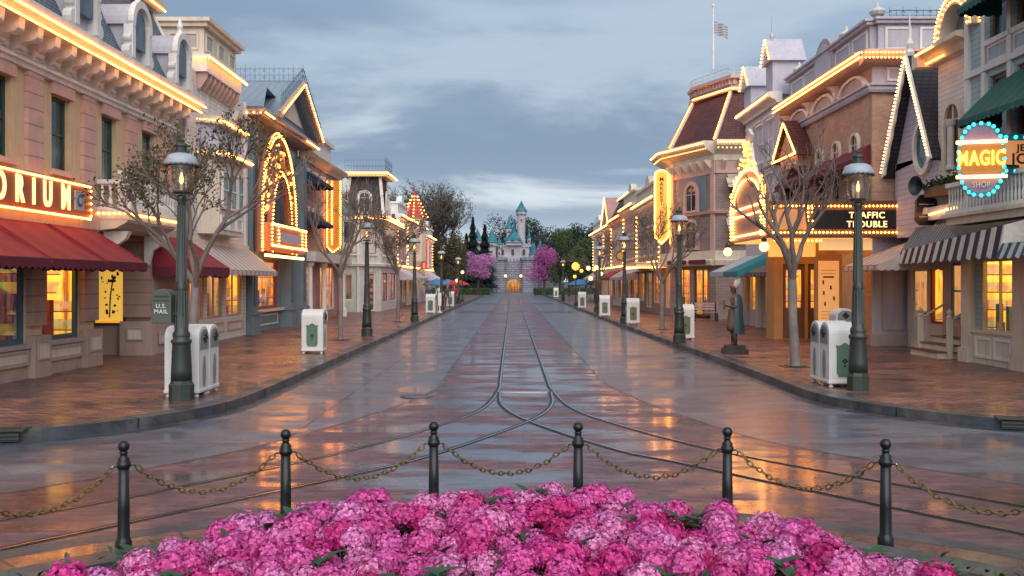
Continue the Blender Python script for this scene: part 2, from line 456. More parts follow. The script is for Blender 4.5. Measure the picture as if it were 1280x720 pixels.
def awning(root, fr, u0, u1, zt, zb, out, mat, mv, val=.22, scallop=.25, n0=.02, droop=0):
    mb = MB()
    k = 10; rows = []
    for i in range(k + 1):
        t = i / k; rows.append((n0 + (out - n0) * t, zt + (zb - zt) * t - droop * math.sin(PI * t)))
    for (a, b), (c, d) in zip(rows, rows[1:]):
        mb.quad(fr(u0, a, b), fr(u1, a, b), fr(u1, c, d), fr(u0, c, d))
        mb.quad(fr(u0, a, b - .015), fr(u1, a, b - .015), fr(u1, c, d - .015), fr(u0, c, d - .015))
    for u in (u0, u1): mb.add([fr(u, n0, zt), fr(u, out, zb), fr(u, n0, zb)], [(0, 1, 2)])
    o = mb.build('awning', mat, root)
    v = MB()
    def run(p, q):
        p, q = Vector(p), Vector(q); L = (q - p).length; n = max(1, round(L / scallop)); st = 6
        for i in range(n):
            for j in range(st):
                t0, t1 = (i + j / st) / n, (i + (j + 1) / st) / n
                s0, s1 = math.sin(PI * j / st), math.sin(PI * (j + 1) / st)
                a, b = p.lerp(q, t0), p.lerp(q, t1)
                v.quad(a, b, b - Vector((0, 0, val * (.72 + .28 * s1))), a - Vector((0, 0, val * (.72 + .28 * s0))))
    run(fr(u0, out + .004, zb), fr(u1, out + .004, zb))
    for u in (u0 - .003, u1 + .003): run(fr(u, n0, zb), fr(u, out, zb))
    v.build('valance', mv, o)
    f = MB(); f.tube([fr(u0, out - .02, zb), fr(u1, out - .02, zb)], .02, 5)
    f.tube([fr(u0 + .05, .02, zb), fr(u0 + .05, out - .02, zb)], .015, 5); f.tube([fr(u1 - .05, .02, zb), fr(u1 - .05, out - .02, zb)], .015, 5)
    f.build('awning_frame', M['black'], o)
    return o

def baluster_rail(root, fr, u0, u1, n, z0, z1, mat, sp=.22, name='balustrade', fat=.05):
    mb = MB(); H = z1 - z0
    mb.box(u0, u1, n - .07, n + .07, z1 - .1, z1, fr); mb.box(u0, u1, n - .07, n + .07, z0, z0 + .1, fr)
    k = max(1, int((u1 - u0) / sp))
    for i in range(k):
        p = fr(u0 + (i + .5) * (u1 - u0) / k, n, z0 + .1); h = H - .2
        mb.lathe([(fat * .7, 0), (fat * 1.1, h * .25), (fat * .5, h * .5), (fat * .9, h * .8), (fat * .6, h)], p, 8)
    return mb.build(name, mat, root)

def iron_fence(root, pts, h, mat, sp=.18, name='iron_cresting', spikes=True):
    mb = MB()
    for a, b in zip(pts, pts[1:]):
        a, b = Vector(a), Vector(b); L = (b - a).length; n = max(1, int(L / sp))
        mb.tube([a + Vector((0, 0, h * .75)), b + Vector((0, 0, h * .75))], .014, 4); mb.tube([a + Vector((0, 0, .05)), b + Vector((0, 0, .05))], .014, 4)
        mb.tube([a + Vector((0, 0, h * .4)), b + Vector((0, 0, h * .4))], .01, 4)
        for i in range(n + 1):
            p = a.lerp(b, i / n); hh = h * (1 if i % 2 == 0 or not spikes else .86)
            mb.tube([p, p + Vector((0, 0, hh))], [.012, .006], 4)
            if spikes and i % 2 == 0:
                d = (b - a).normalized() * sp * .35
                for z in (.22, .58): mb.tube([p + Vector((0, 0, h * z)) - d, p + Vector((0, 0, h * (z + .14))), p + Vector((0, 0, h * z)) + d], .01, 4)
    return mb.build(name, mat, root)

def panel(root, fr, u0, u1, z0, z1, mat, mi, name='panel', n=.0, w=.07, proud=.04):
    """framed raised panel on a wall"""
    mb = MB()
    mb.box(u0, u0 + w, n - .01, n + proud, z0, z1, fr); mb.box(u1 - w, u1, n - .01, n + proud, z0, z1, fr)
    mb.box(u0 + w, u1 - w, n - .01, n + proud, z0, z0 + w, fr); mb.box(u0 + w, u1 - w, n - .01, n + proud, z1 - w, z1, fr)
    mb.m = 1; mb.box(u0 + w, u1 - w, n - .01, n + .012, z0 + w, z1 - w, fr)
    return mb.build(name, [mat, mi], root)

def arc_pts(fr, uc, zc, ru, rz, n, a0=0, a1=180, k=14):
    return [fr(uc + ru * math.cos(R(a0 + (a1 - a0) * i / k)), n, zc + rz * math.sin(R(a0 + (a1 - a0) * i / k))) for i in range(k + 1)]

def arch_window(root, fr, uc, z0, zs, r, mf, mp, trim=.12, n=0.01, name='window', rz=None):
    """arched trim proud of the wall with an arched pane set in it"""
    rz = rz or r; k = 12
    mb = MB()
    inner = [(uc - r, z0)] + [(uc - r * math.cos(PI * i / k), zs + rz * math.sin(PI * i / k)) for i in range(k + 1)] + [(uc + r, z0)]
    outer = [(uc - r - trim, z0)] + [(uc - (r + trim) * math.cos(PI * i / k), zs + (rz + trim) * math.sin(PI * i / k)) for i in range(k + 1)] + [(uc + r + trim, z0)]
    for i in range(len(inner) - 1):
        (a, b), (c, d), (e, f), (g, h) = inner[i], inner[i + 1], outer[i + 1], outer[i]
        nn = n + .1
        mb.quad(fr(a, nn, b), fr(c, nn, d), fr(e, nn, f), fr(g, nn, h))
        mb.quad(fr(g, nn, h), fr(e, nn, f), fr(e, 0, f), fr(g, 0, h)); mb.quad(fr(a, nn, b), fr(c, nn, d), fr(c, 0, d), fr(a, 0, b))
    mb.box(uc - r - trim, uc + r + trim, 0, n + .14, z0 - .12, z0, fr)
    mb.box(uc - .02, uc + .02, n, n + .05, z0, zs + rz * .97, fr); mb.box(uc - r, uc + r, n, n + .045, zs - .02, zs + .02, fr)
    o = mb.build(name, mf, root)
    MB().quad(*[fr(a, n + .02, b) for a, b in inner]).build('pane', mp, o)
    return o
# ------------------------------------------------------------------ camera, sky, sun
cam = bpy.data.cameras.new('camera'); co = bpy.data.objects.new('camera', cam); COL.objects.link(co)
co.location = (0, 0, 2.1); co.rotation_euler = (R(90), 0, 0)
cam.sensor_width = 36; cam.lens = 33.75; cam.shift_y = -8 / 1280; cam.clip_end = 6000; cam.clip_start = .1
S.camera = co
S.view_settings.view_transform = 'Standard'; S.view_settings.look = 'None'; S.view_settings.exposure = 0
S.render.engine = 'CYCLES'
S.cycles.use_denoising = True; S.cycles.max_bounces = 7; S.cycles.transparent_max_bounces = 10
S.cycles.sample_clamp_indirect = 6; S.cycles.caustics_reflective = False; S.cycles.caustics_refractive = False

wd = bpy.data.worlds.new('World'); S.world = wd; wd.use_nodes = True
nt = wd.node_tree; N = nt.nodes; L = nt.links; N.clear()
def wn(ty, **kw):
    n = N.new(ty)
    for k, v in kw.items(): setattr(n, k, v)
    return n
out = wn('ShaderNodeOutputWorld'); bg = wn('ShaderNodeBackground'); L.new(bg.outputs[0], out.inputs[0])
sky = wn('ShaderNodeTexSky'); sky.sky_type = 'NISHITA'; sky.sun_disc = False
sky.sun_elevation = R(5); sky.sun_rotation = R(160); sky.air_density = 1; sky.dust_density = 2; sky.ozone_density = 3
tc = wn('ShaderNodeTexCoord'); sp = wn('ShaderNodeSeparateXYZ'); L.new(tc.outputs['Generated'], sp.inputs[0])
def wmath(op, a, b=None, c=None):
    n = wn('ShaderNodeMath', operation=op)
    for i, v in enumerate((a, b, c)):
        if v is None: continue
        if isinstance(v, (int, float)): n.inputs[i].default_value = v
        else: L.new(v, n.inputs[i])
    return n.outputs[0]
def wramp(f, stops):
    r = wn('ShaderNodeValToRGB'); e = r.color_ramp.elements
    while len(e) < len(stops): e.new(.5)
    for i, (p, c) in enumerate(stops): e[i].position = p; e[i].color = (*c, 1) if not isinstance(c, (int, float)) else (c, c, c, 1)
    r.color_ramp.interpolation = 'EASE'
    L.new(f, r.inputs[0]); return r.outputs[0]
def wmix(f, a, b, mode='MIX'):
    n = wn('ShaderNodeMix', data_type='RGBA', blend_type=mode)
    for s_, v in ((n.inputs['Factor'], f), (n.inputs[6], a), (n.inputs[7], b)):
        if isinstance(v, (int, float)): s_.default_value = v
        elif isinstance(v, tuple): s_.default_value = (*v, 1)
        else: L.new(v, s_)
    return n.outputs[2]
# cloud deck: project the view direction on to a flat layer so that clouds flatten towards the horizon
zz = wmath('ADD', wmath('MAXIMUM', sp.outputs[2], 0.0), .22)
cv = wn('ShaderNodeCombineXYZ'); L.new(wmath('DIVIDE', sp.outputs[0], zz), cv.inputs[0]); L.new(wmath('MULTIPLY', wmath('DIVIDE', sp.outputs[1], zz), 1.35), cv.inputs[1])
def wnoise(sc, det, rough, off, dist=0.0):
    mp = wn('ShaderNodeMapping'); mp.inputs['Location'].default_value = off; L.new(cv.outputs[0], mp.inputs[0])
    n = wn('ShaderNodeTexNoise'); n.inputs['Scale'].default_value = sc; n.inputs['Detail'].default_value = det
    n.inputs['Roughness'].default_value = rough; n.inputs['Distortion'].default_value = dist; L.new(mp.outputs[0], n.inputs['Vector']); return n.outputs['Fac']
n1 = wnoise(1.0, 7, .55, (3.1, 1.7, 0), .5); n2 = wnoise(.45, 5, .5, (8.3, 2.2, 3))
el = sp.outputs[2]
base = wramp(el, [(0.0, (.56, .63, .69)), (.07, (.44, .53, .61)), (.16, (.30, .395, .50)), (.32, (.25, .345, .47)), (.8, (.26, .34, .45))])
dark = wramp(el, [(0.0, (.35, .43, .53)), (.15, (.205, .28, .385)), (.35, (.21, .29, .405)), (.8, (.2, .26, .36))])
lite = wramp(el, [(0.0, (.80, .82, .82)), (.1, (.64, .70, .74)), (.22, (.42, .50, .59)), (.5, (.36, .44, .54)), (.9, (.4, .46, .54))])
cl = wmix(wramp(n2, [(.44, 0.0), (.6, 1.0)]), base, dark)
cl = wmix(wramp(n1, [(.46, 0.0), (.64, .8)]), cl, lite)
clear = wmix(1.0, sky.outputs[0], (.08, .08, .08), 'MULTIPLY')
fin = wmix(.93, clear, cl)
L.new(fin, bg.inputs[0]); bg.inputs[1].default_value = 1.32

sl = bpy.data.lights.new('sun', 'SUN'); so = bpy.data.objects.new('sun', sl); COL.objects.link(so)
sl.energy = 3.4; sl.angle = R(75); sl.color = (1, .93, .86)
so.rotation_euler = (R(52), 0, R(8))     # soft light from behind the camera and above

# ------------------------------------------------------------------ ground surfaces
def wetmat(name, build):
    s = NT(name); build(s); return s.m
def wet_common(s, col, h=None, lo=.10, hi=.5, sc=.55, bumpk=.35, spec=.5, str3=(1, 2.6, 1), coat=.7, dk=.72):
    """rain film: smooth dark pools with a painted blue sky cast where noise is low, rough damp surface elsewhere, long ripples across the road"""
    w = s.noise(sc, 7, .6, sc3=str3)
    pool = s.ramp(w, [(.46, 1.0), (.55, 0.0)])
    col = s.mix(s.math('MULTIPLY', pool, .8), col, s.mix(1, col, (dk * .55, dk * .8, dk * 1.1), 'MULTIPLY'))  # wet darkening, plus a blue cast painted in as sky reflection
    s.l.new(col, s.b.inputs['Base Color'])
    s.l.new(s.ramp(w, [(.43, lo), (.57, hi)]), s.b.inputs['Roughness'])
    s.b.inputs['Specular IOR Level'].default_value = spec
    s.l.new(s.math('MULTIPLY', pool, coat), s.b.inputs['Coat Weight']); s.b.inputs['Coat Roughness'].default_value = .1; s.b.inputs['Coat IOR'].default_value = 1.6
    rp = s.noise(3.2, 4, .6, sc3=(.16, 3.0, 1))
    f = s.noise(28, 3, .6)
    hh = s.math('ADD', s.math('MULTIPLY', rp, .55), s.math('MULTIPLY', f, .05))
    if h is not None: hh = s.math('ADD', hh, s.math('MULTIPLY', h, .5))
    s.bump(hh, bumpk, .02)
def b_conc(s):
    o = s.sep(); n = s.noise(.8, 6); n2 = s.noise(14, 4)
    col = s.ramp(n, [(.3, (.095, .095, .11)), (.5, (.14, .14, .16)), (.75, (.19, .185, .2))])
    col = s.mix(1, col, s.ramp(n2, [(.3, .72), (.7, 1.2)]), 'MULTIPLY')
    st = s.noise(1.6, 7, .7, sc3=(1, 3.5, 1)); col = s.mix(1, col, s.ramp(st, [(.35, .7), (.5, 1.0), (.7, 1.15)]), 'MULTIPLY')
    j1 = s.math('FRACT', s.math('DIVIDE', o[1], 6.2)); 
    jm = s.math('LESS_THAN', j1, .006)
    j2 = s.math('LESS_THAN', s.math('ABSOLUTE', s.math('SUBTRACT', o[0], -3.0)), .02)
    jj = s.math('MAXIMUM', jm, j2)
    col = s.mix(jj, col, (.05, .045, .045))
    wet_common(s, col, s.math('SUBTRACT', 1, jj), .30, .48, .4, .15, .55, coat=.22)
def brickfloor(s, c1, c2, mo, bw, bh, vec=None, ms=.008):
    o = s.sep(); v = vec or s.comb(o[0], o[1], 0.0)
    b = s.node('ShaderNodeTexBrick'); s.l.new(v, b.inputs['Vector']); b.inputs['Scale'].default_value = 1
    b.inputs['Brick Width'].default_value = bw; b.inputs['Row Height'].default_value = bh; b.inputs['Mortar Size'].default_value = ms
    b.inputs['Color1'].default_value = (*c1, 1); b.inputs['Color2'].default_value = (*c2, 1); b.inputs['Mortar'].default_value = (*mo, 1)
    b.inputs['Bias'].default_value = 0
    n = s.noise(.7, 6, .65); col = s.mix(1, b.outputs['Color'], s.ramp(n, [(.3, .65), (.7, 1.25)]), 'MULTIPLY'); g2 = s.noise(3.4, 6, .75, sc3=(1, 3.2, 1)); col = s.mix(1, col, s.ramp(g2, [(.35, .55), (.5, 1.0), (.66, 1.4)]), 'MULTIPLY')
    return col, b.outputs['Fac']
def b_brick(s):
    col, f = brickfloor(s, (.22, .088, .088), (.12, .062, .07), (.08, .07, .075), .30, .115)
    wet_common(s, col, s.math('SUBTRACT', 1, f), .25, .58, .75, .3, .6, (.7, 1.9, 1), coat=.55)
def b_walk(s):
    col, f = brickfloor(s, (.40, .17, .12), (.19, .09, .075), (.07, .045, .04), .23, .115, ms=.011)
    wet_common(s, col, s.math('SUBTRACT', 1, f), .27, .5, .5, .5, .45, (1, 1.6, 1), coat=.12)
def b_ring(s):
    o = s.sep(); rr = s.math('SQRT', s.math('ADD', s.math('MULTIPLY', o[0], o[0]), s.math('MULTIPLY', o[1], o[1])))
    an = s.math('MULTIPLY', s.math('ARCTAN2', o[1], o[0]), 5.1)
    col, f = brickfloor(s, (.27, .11, .075), (.18, .08, .06), (.07, .05, .045), .31, .25, s.comb(rr, an, 0.0), .014)
    wet_common(s, col, s.math('SUBTRACT', 1, f), .16, .5, .6, .35, .5, (1, 1, 1))
def b_stone(s):
    n = s.noise(2.5, 6, .7); n2 = s.noise(18, 5, .7); col = s.ramp(n, [(.3, (.05, .047, .047)), (.7, (.14, .13, .125))])
    wet_common(s, col, n2, .3, .6, 1.2, .7, .4, (1, 1, 1), coat=.2)
def b_ground(s):
    n = s.noise(.05, 5); s.l.new(s.ramp(n, [(.3, (.05, .06, .035)), (.7, (.1, .1, .07))]), s.b.inputs['Base Color']); s.b.inputs['Roughness'].default_value = .9
M['concrete'] = wetmat('wet_concrete', b_conc); M['roadbrick'] = wetmat('wet_road_brick', b_brick)
M['walkbrick'] = wetmat('damp_pavement_brick', b_walk); M['ringbrick'] = wetmat('radial_brick', b_ring)
M['stone'] = wetmat('kerb_stone', b_stone); M['ground'] = wetmat('park_ground', b_ground)
M['soil'] = paint('dark_soil', (.03, .022, .016), .95, .4)

def sheet(name, pts, z, mat):
    return struct(name, MB().quad(*[(x, y, z) for x, y in pts]), mat)
sheet('ground', [(-1500, -300), (1500, -300), (1500, 3500), (-1500, 3500)], -.02, M['ground'])
sheet('road', [(-40, -30), (40, -30), (40, 150), (-40, 150)], 0, M['concrete'])
bl = [(-8.2, 5.0), (-6.3, 8.2), (-4.9, 9.65), (-4.0, 10.9), (-3.2, 12.3), (-2.5, 14.2), (-1.85, 16.6), (-1.47, 19), (-1.47, 23), (-1.47, 40), (-1.47, 132)]
brr = [(1.9, 132), (1.9, 40), (1.9, 24), (1.9, 20), (2.4, 16.2), (3.24, 12.86), (4.19, 11.3), (5.27, 9.9), (6.8, 8.0), (8.4, 5.0)]
sheet('brick_road_strip', bl + brr + [(8.4, -6), (-8.2, -6)], .004, M['roadbrick'])
# crossing bands of brick further up the street
for y0 in (64, 88): sheet('crossing_band', [(-3.6, y0), (4.2, y0), (4.2, y0 + 5), (-3.6, y0 + 5)], .008, M['roadbrick'])

def smooth(pts, k=8):
    """Catmull-Rom through plan points"""
    P = [Vector((*p, 0)) for p in pts]; P = [P[0] * 2 - P[1]] + P + [P[-1] * 2 - P[-2]]; r = []
    for i in range(1, len(P) - 2):
        for j in range(k):
            t = j / k; a, b, c, d = P[i - 1:i + 3]
            r.append(.5 * ((2 * b) + (c - a) * t + (2 * a - 5 * b + 4 * c - d) * t * t + (3 * b - a - 3 * c + d) * t ** 3))
    r.append(P[-2]); return r
def ribbon(mb, pts, o0, o1, z0, z1=None, closed=False):
    """strip offset between o0 and o1 to the left of the path; with z1 a solid kerb"""
    A, B = [], []
    for i, p in enumerate(pts):
        d = (pts[min(i + 1, len(pts) - 1)] - pts[max(i - 1, 0)]).normalized(); n = Vector((-d.y, d.x, 0))
        A.append(p + n * o0); B.append(p + n * o1)
    for i in range(len(pts) - 1):
        a, b, c, d = A[i], A[i + 1], B[i + 1], B[i]
        if z1 is None: mb.quad((a.x, a.y, z0), (b.x, b.y, z0), (c.x, c.y, z0), (d.x, d.y, z0))
        else:
            mb.quad((a.x, a.y, z1), (b.x, b.y, z1), (c.x, c.y, z1), (d.x, d.y, z1))
            mb.quad((a.x, a.y, z0), (b.x, b.y, z0), (b.x, b.y, z1), (a.x, a.y, z1)); mb.quad((d.x, d.y, z0), (c.x, c.y, z0), (c.x, c.y, z1), (d.x, d.y, z1))
    return mb
# tram rails: each rail is a bright head beside a dark groove, in a paler setting bed
M['groove'] = paint('rail_groove', (.015, .013, .013), .6)
rails = [
 [(-.27, 132), (-.27, 60), (-.27, 30), (-.27, 21), (-.28, 18.6), (-.5, 15.9), (-1.03, 14.1), (-2.09, 11.8), (-3.72, 9.35), (-4.6, 8.3), (-5.6, 6.6), (-6.2, 4.4)],
 [(.73, 132), (.73, 60), (.73, 30), (.73, 21), (.75, 18.6), (.97, 15.9), (1.5, 14.1), (2.5, 11.95), (3.86, 10.04), (4.9, 8.75), (6.0, 7.0), (6.6, 4.6)],
 [(.72, 18.2), (.64, 16.2), (.228, 14.4), (-.94, 11.67), (-1.83, 10.3), (-3.33, 8.37), (-4.1, 7.4), (-4.9, 6.2), (-5.5, 4.2)],
 [(-.26, 18.2), (-.18, 16.2), (.228, 14.4), (1.25, 12.0), (1.98, 11.0), (3.45, 8.97), (4.3, 7.85), (5.2, 6.4), (5.8, 4.4)]]
for i, rl in enumerate(rails):
    p = smooth(rl); g = MB(); ribbon(g, p, -.028, .014, .009 + .0012 * i)
    st = MB(); ribbon(st, p, .014, .044, .012 + .0012 * i)
    bed = MB(); ribbon(bed, p, -.045, .062, .0052 + .0006 * i)
    r = empty('tram_rail', (rl[0][0], rl[0][1], 0), ['left steel tram rail sweeping away to the left outside', 'right steel tram rail sweeping away to the right outside', 'inner curved rail crossing over towards the left foreground', 'inner curved rail crossing over towards the right foreground'][i], 'rail')
    bed.build('setting_bed', M['stone'], r); g.build('groove', M['groove'], r); st.build('rail_head', M['steel'], r)
eb = MB(); ribbon(eb, smooth(bl), -.022, .022, .0062); ribbon(eb, smooth(brr), -.022, .022, .0062); struct('brick_strip_edge', eb, M['stone'])
tb = MB().box(-.24, .70, 18.16, 18.24, .002, .016)
tag(tb.build('rail_tie_bar', M['steel']), 'dark cross bar joining both rails at the switch', 'tie bar')

# kerbs and pavements
KL = smooth([(-13, 12.0), (-9.5, 12.1), (-7.6, 12.3), (-6.69, 12.5), (-5.6, 13.35), (-5.0, 14.3), (-4.62, 15.5), (-4.5, 17), (-4.5, 20), (-4.5, 30), (-4.45, 46), (-4.4, 75), (-4.2, 110), (-4.2, 140)])
KR = smooth([(13, 12.2), (10, 12.7), (8, 13.2), (6.83, 13.77), (6.1, 14.65), (5.6, 15.6), (5.3, 17), (5.3, 20), (5.28, 27), (5.15, 36), (5.05, 48), (4.95, 75), (4.9, 110), (4.9, 140)])
k1 = MB(); ribbon(k1, KL, 0, .32, 0, SW + .004); k2 = MB(); ribbon(k2, KR, 0, -.32, 0, SW + .004)
struct('kerb', k1, M['stone']); struct('kerb', k2, M['stone'])
gt = MB(); ribbon(gt, KL, -.22, 0, .0035); ribbon(gt, KR, .22, 0, .0035); struct('gutter', gt, M['stone'])
kj = MB()
for K, s_ in ((KL, 1), (KR, -1)):
    acc = 0
    for a, b in zip(K, K[1:]):
        acc += (b - a).length
        if acc > 1.9 and abs(a.x) < 14:
            acc = 0; d = (b - a).normalized(); n = Vector((-d.y, d.x, 0)) * s_
            p, q = a - n * .003, a + n * .32
            for z0, z1, u, v in ((0, SW + .003, p, p), ):
                kj.quad((p.x - d.x * .012, p.y - d.y * .012, 0), (p.x + d.x * .012, p.y + d.y * .012, 0), (p.x + d.x * .012, p.y + d.y * .012, SW + .005), (p.x - d.x * .012, p.y - d.y * .012, SW + .005))
                kj.quad((p.x - d.x * .012, p.y - d.y * .012, SW + .006), (p.x + d.x * .012, p.y + d.y * .012, SW + .006), (q.x + d.x * .012, q.y + d.y * .012, SW + .006), (q.x - d.x * .012, q.y - d.y * .012, SW + .006))
struct('kerb_joints', kj, M['groove'])
def walk(K, side):
    mb = MB(); n = len(K)
    for a, b in zip(K, K[1:]):
        mb.quad((a.x + side * .1, a.y + .05, SW), (b.x + side * .1, b.y + .05, SW), (side * 40, max(b.y, 12.0) if b.y > 20 else b.y, SW), (side * 40, a.y, SW))
    return struct('pavement', mb, M['walkbrick'])
walk(KL, -1); walk(KR, 1)
def drain(cx, cy, ang):
    r = empty('kerb_drain', (cx, cy, 0), 'iron drain opening cut into the %s kerb' % ('left' if cx < 0 else 'right'), 'drain')
    f = Fr(cx, cy, (math.cos(ang), math.sin(ang)), (math.sin(ang), -math.cos(ang)))
    MB().box(-.55, .55, -.02, .012, .02, .13, f).build('opening', M['groove'], r)
    b = MB()
    for i in range(2): b.box(-.55, .55, .01, .03, .05 + i * .05, .065 + i * .05, f)
    b.box(-.6, .6, -.3, .02, SW + .004, SW + .02, f); b.build('grate', M['iron'], r)
drain(-6.95, 12.41, R(8)); drain(7.45, 13.42, R(-16))
mh = MB(); mh.lathe([(.30, 0), (.30, .012), (.24, .014), (.23, .010), (.01, .011)], (-1.74, 17.5, .003), 24)
tag(mh.build('manhole_cover', M['stone']), 'small round manhole cover in the wet left lane', 'manhole cover')

# round flower bed, kerbed, with a flush ring in the road
CX, CY = 0.0, 3.35
def ring(name, r0, r1, z0, z1, mat, k=96, parent=None):
    mb = MB()
    for i in range(k):
        a, b = 2 * PI * i / k, 2 * PI * (i + 1) / k
        q = lambda r, t, z: (CX + r * math.cos(t), CY + r * math.sin(t), z)
        mb.quad(q(r0, a, z1), q(r1, a, z1), q(r1, b, z1), q(r0, b, z1))
        if z1 - z0 > .02:
            mb.quad(q(r1, a, z0), q(r1, b, z0), q(r1, b, z1), q(r1, a, z1)); mb.quad(q(r0, a, z0), q(r0, b, z0), q(r0, b, z1), q(r0, a, z1))
    mb.v = [(x - CX, y - CY, z) for x, y, z in mb.v]
    o = struct(name, mb, mat); o.location = (CX, CY, 0); return o
ring('brick_ring', 4.7, 5.45, 0, .0095, M['ringbrick']); ring('stone_ring', 5.45, 5.70, 0, .0105, M['stone'])
ring('planter_kerb', 4.42, 4.72, 0, .13, M['stone']); ring('planter_soil', 0, 4.43, 0, .10, M['soil'])
# ================================================================== LEFT SIDE
# ---- corner department store (maroon awnings, big lettered sign)
X = -9.8; f = FL(X)
E = empty('department_store', (X, 14, SW), 'tan and pink stucco corner store with maroon awnings and mansard roof', 'building')
holes = [(16.05, 17.35, .85, 3.1), (17.75, 19.35, .85, 3.1), (20.0, 21.75, .85, 3.1)]
UW = [13.3, 15.8, 18.35, 20.85, 23.35, 25.85]
holes += [(u - .42, u + .42, 4.5, 6.1) for u in UW[1:4]]
wall(E, f, 14.0, 22.5, SW, 7.1, holes, M['tan'], roomz=3.7)
f2h = [(u - .42, u + .42, 4.5, 6.1) for u in UW[4:]]
wall(E, f, 22.5, 27.7, 3.55, 7.1, f2h, M['tan'])
for u in UW[1:]:
    window(E, f, u - .42, u + .42, 4.5, 6.1, M['darkgreen'], M['panegreen'], .14, .07, (0, 1), sill=(M['pinkpaint'], .12), head=(M['pinkpaint'], .3, .08))
    panel(E, f, u - .5, u + .5, 3.9, 4.3, M['pinkpaint'], M['tan'])
for u in (17.1, 19.6, 22.1, 24.6, 27.1):
    box_part(E, 'pilaster', f, u - .32, u + .32, .0, .09, 3.75, 6.42, M['pink'])
# ground floor piers, stall risers
for u0, u1 in ((17.36, 17.74), (19.36, 19.99), (21.76, 22.5)):
    box_part(E, 'pier', f, u0, u1, .0, .12, 1.2, 3.3, M['brown'])
    box_part(E, 'pier_base', f, u0 - .03, u1 + .03, .0, .2, SW, 1.0, M['brownp'])
    panel(E, f, u0 + .06, u1 - .06, .5, .88, M['taupe'], M['cream'], n=.2, w=.04, proud=.03)
for u0, u1, it, sd in ((16.05, 17.35, 'int_dark', 1), (17.75, 19.35, 'int_dark', 2), (20.0, 21.75, 'int_yellow', 3)):
    shopwin(E, f, u0, u1, .85, 3.1, M['deepblue'], M[it], w=.1, seed=sd, goods=9)
    panel(E, f, u0 + .05, u1 - .05, .42, .74, M['taupe'], M['cream'], n=.06)
    box_part(E, 'stall_riser', f, u0, u1, .0, .06, SW, .32, M['brownp'])
    box_part(E, 'sill', f, u0, u1, .0, .14, .76, .85, M['taupe'])
# corner entrance recess facing the street corner
g = FS(25.6)
wall(E, g, -11.6, -9.628, SW, 3.55, [], M['brownp'], roomz=3.3, roomd=1.2, D=2)
window(E, g, -11.15, -10.3, .95, 2.55, M['darkgreen'], glow('recess_glow', (1, .5, .05), .55), -.04, .05, (0, 0))
# poster hung in the recess window
po = MB(); po.box(-11.05, -10.36, .055, .065, 1.08, 2.45, g); po.m = 1
rr = random.Random(3)
for i in range(26):
    a, b = rr.uniform(-10.95, -10.45), rr.uniform(1.2, 2.3); po.box(a, a + rr.uniform(.02, .07), .065, .07, b, b + rr.uniform(.02, .09), g)
po.tube([g(-10.7, .075, 1.15), g(-10.68, .075, 1.7), g(-10.62, .075, 2.1)], .02, 5)
po.ball(g(-10.62, .075, 2.12), .10, 8, 6, .5)
tag(po.build('poster', [glow('poster_yellow', (1, .58, .09), .6), M['black']]), 'yellow backlit poster with dark figures in the entrance recess window', 'poster')
box_part(E, 'corner_pier', g, -10.3, -9.6, .0, .18, 1.15, 3.5, M['brown']); box_part(E, 'corner_pier_base', g, -10.36, -9.5, .0, .26, SW, 1.05, M['brownp'])
panel(E, g, -10.16, -9.72, .55, .9, M['taupe'], M['cream'], n=.26, w=.04)
wall(E, FL(-9.62), 25.61, 28.5, SW, 3.55, [(26.0, 28.3, .85, 3.0)], M['brownp'], roomz=3.3, roomd=1.2)
shopwin(E, FL(-9.62), 26.0, 28.3, .85, 3.0, M['brownp'], M['int_yellow'], (1, 0), seed=6)
panel(E, FL(-9.62), 26.1, 28.2, .4, .72, M['taupe'], M['cream'], n=.03)
wall(E, FL(-11.8), 22.4, 25.7, SW, 3.55, [], M['brownp'], D=.5)
box_part(E, 'recess_ceiling', f, 22.5, 25.6, -2, 0, 3.5, 3.56, M['cream'])
# fascia over the awnings
box_part(E, 'fascia', f, 14, 22.45, .0, .16, 3.3, 3.62, M['pinkpaint'])
# awnings
for u0, u1 in ((15.3, 17.45), (17.6, 19.8), (20.0, 22.1)):
    awning(E, f, u0, u1, 3.4, 2.52, 1.4, M['maroon'], M['maroond'], .2, .22, droop=.05)
awning(E, FL(-9.62), 25.65, 28.45, 3.35, 2.5, 1.25, M['maroon'], M['maroond'], .3, .5)
# cornice on brackets
cornice(E, f, 14, 27.7, 6.36, [(0, 0), (.12, 0), (.14, .08), (.2, .1), (.2, .16), (0, .18)], M['white'], 'lower_moulding')
box_part(E, 'frieze', f, 14, 27.7, .0, .06, 6.55, 7.05, M['white'])
bk = None
for i in range(19):
    u = 14.4 + i * .72
    if bk is None:
        mb = MB(); mb.prism([(.06, 0), (.16, 0), (.2, .12), (.34, .2), (.5, .2), (.6, .28), (.62, .48), (.06, .48)], u - .11, u + .11, lambda a, b, w: f(w, a, 6.56 + b))
        mb.tube([f(u - .13, .5, 6.86), f(u + .13, .5, 6.86)], .09, 10); mb.tube([f(u - .13, .2, 6.68), f(u + .13, .2, 6.68)], .06, 10)
        mb.box(u + .22, u + .5, .05, .09, 6.62, 6.98, f)
        bk = mb.build('bracket', M['white'], E); b0 = u
    else:
        c = bk.copy(); COL.objects.link(c); c.parent = E; c.location = (0, u - b0, 0)
cornice(E, f, 14, 28.0, 7.04, [(0, 0), (.7, 0), (.72, .08), (.82, .14), (.86, .26), (.86, .32), (0, .36)], M['white'])
bulbs(E, [f(14.2, .88, 7.17), f(28.0, .88, 7.17)], .13, .034)
bulbs(E, [f(14.2, .76, 7.02), f(28.0, .76, 7.02)], .13, .030)
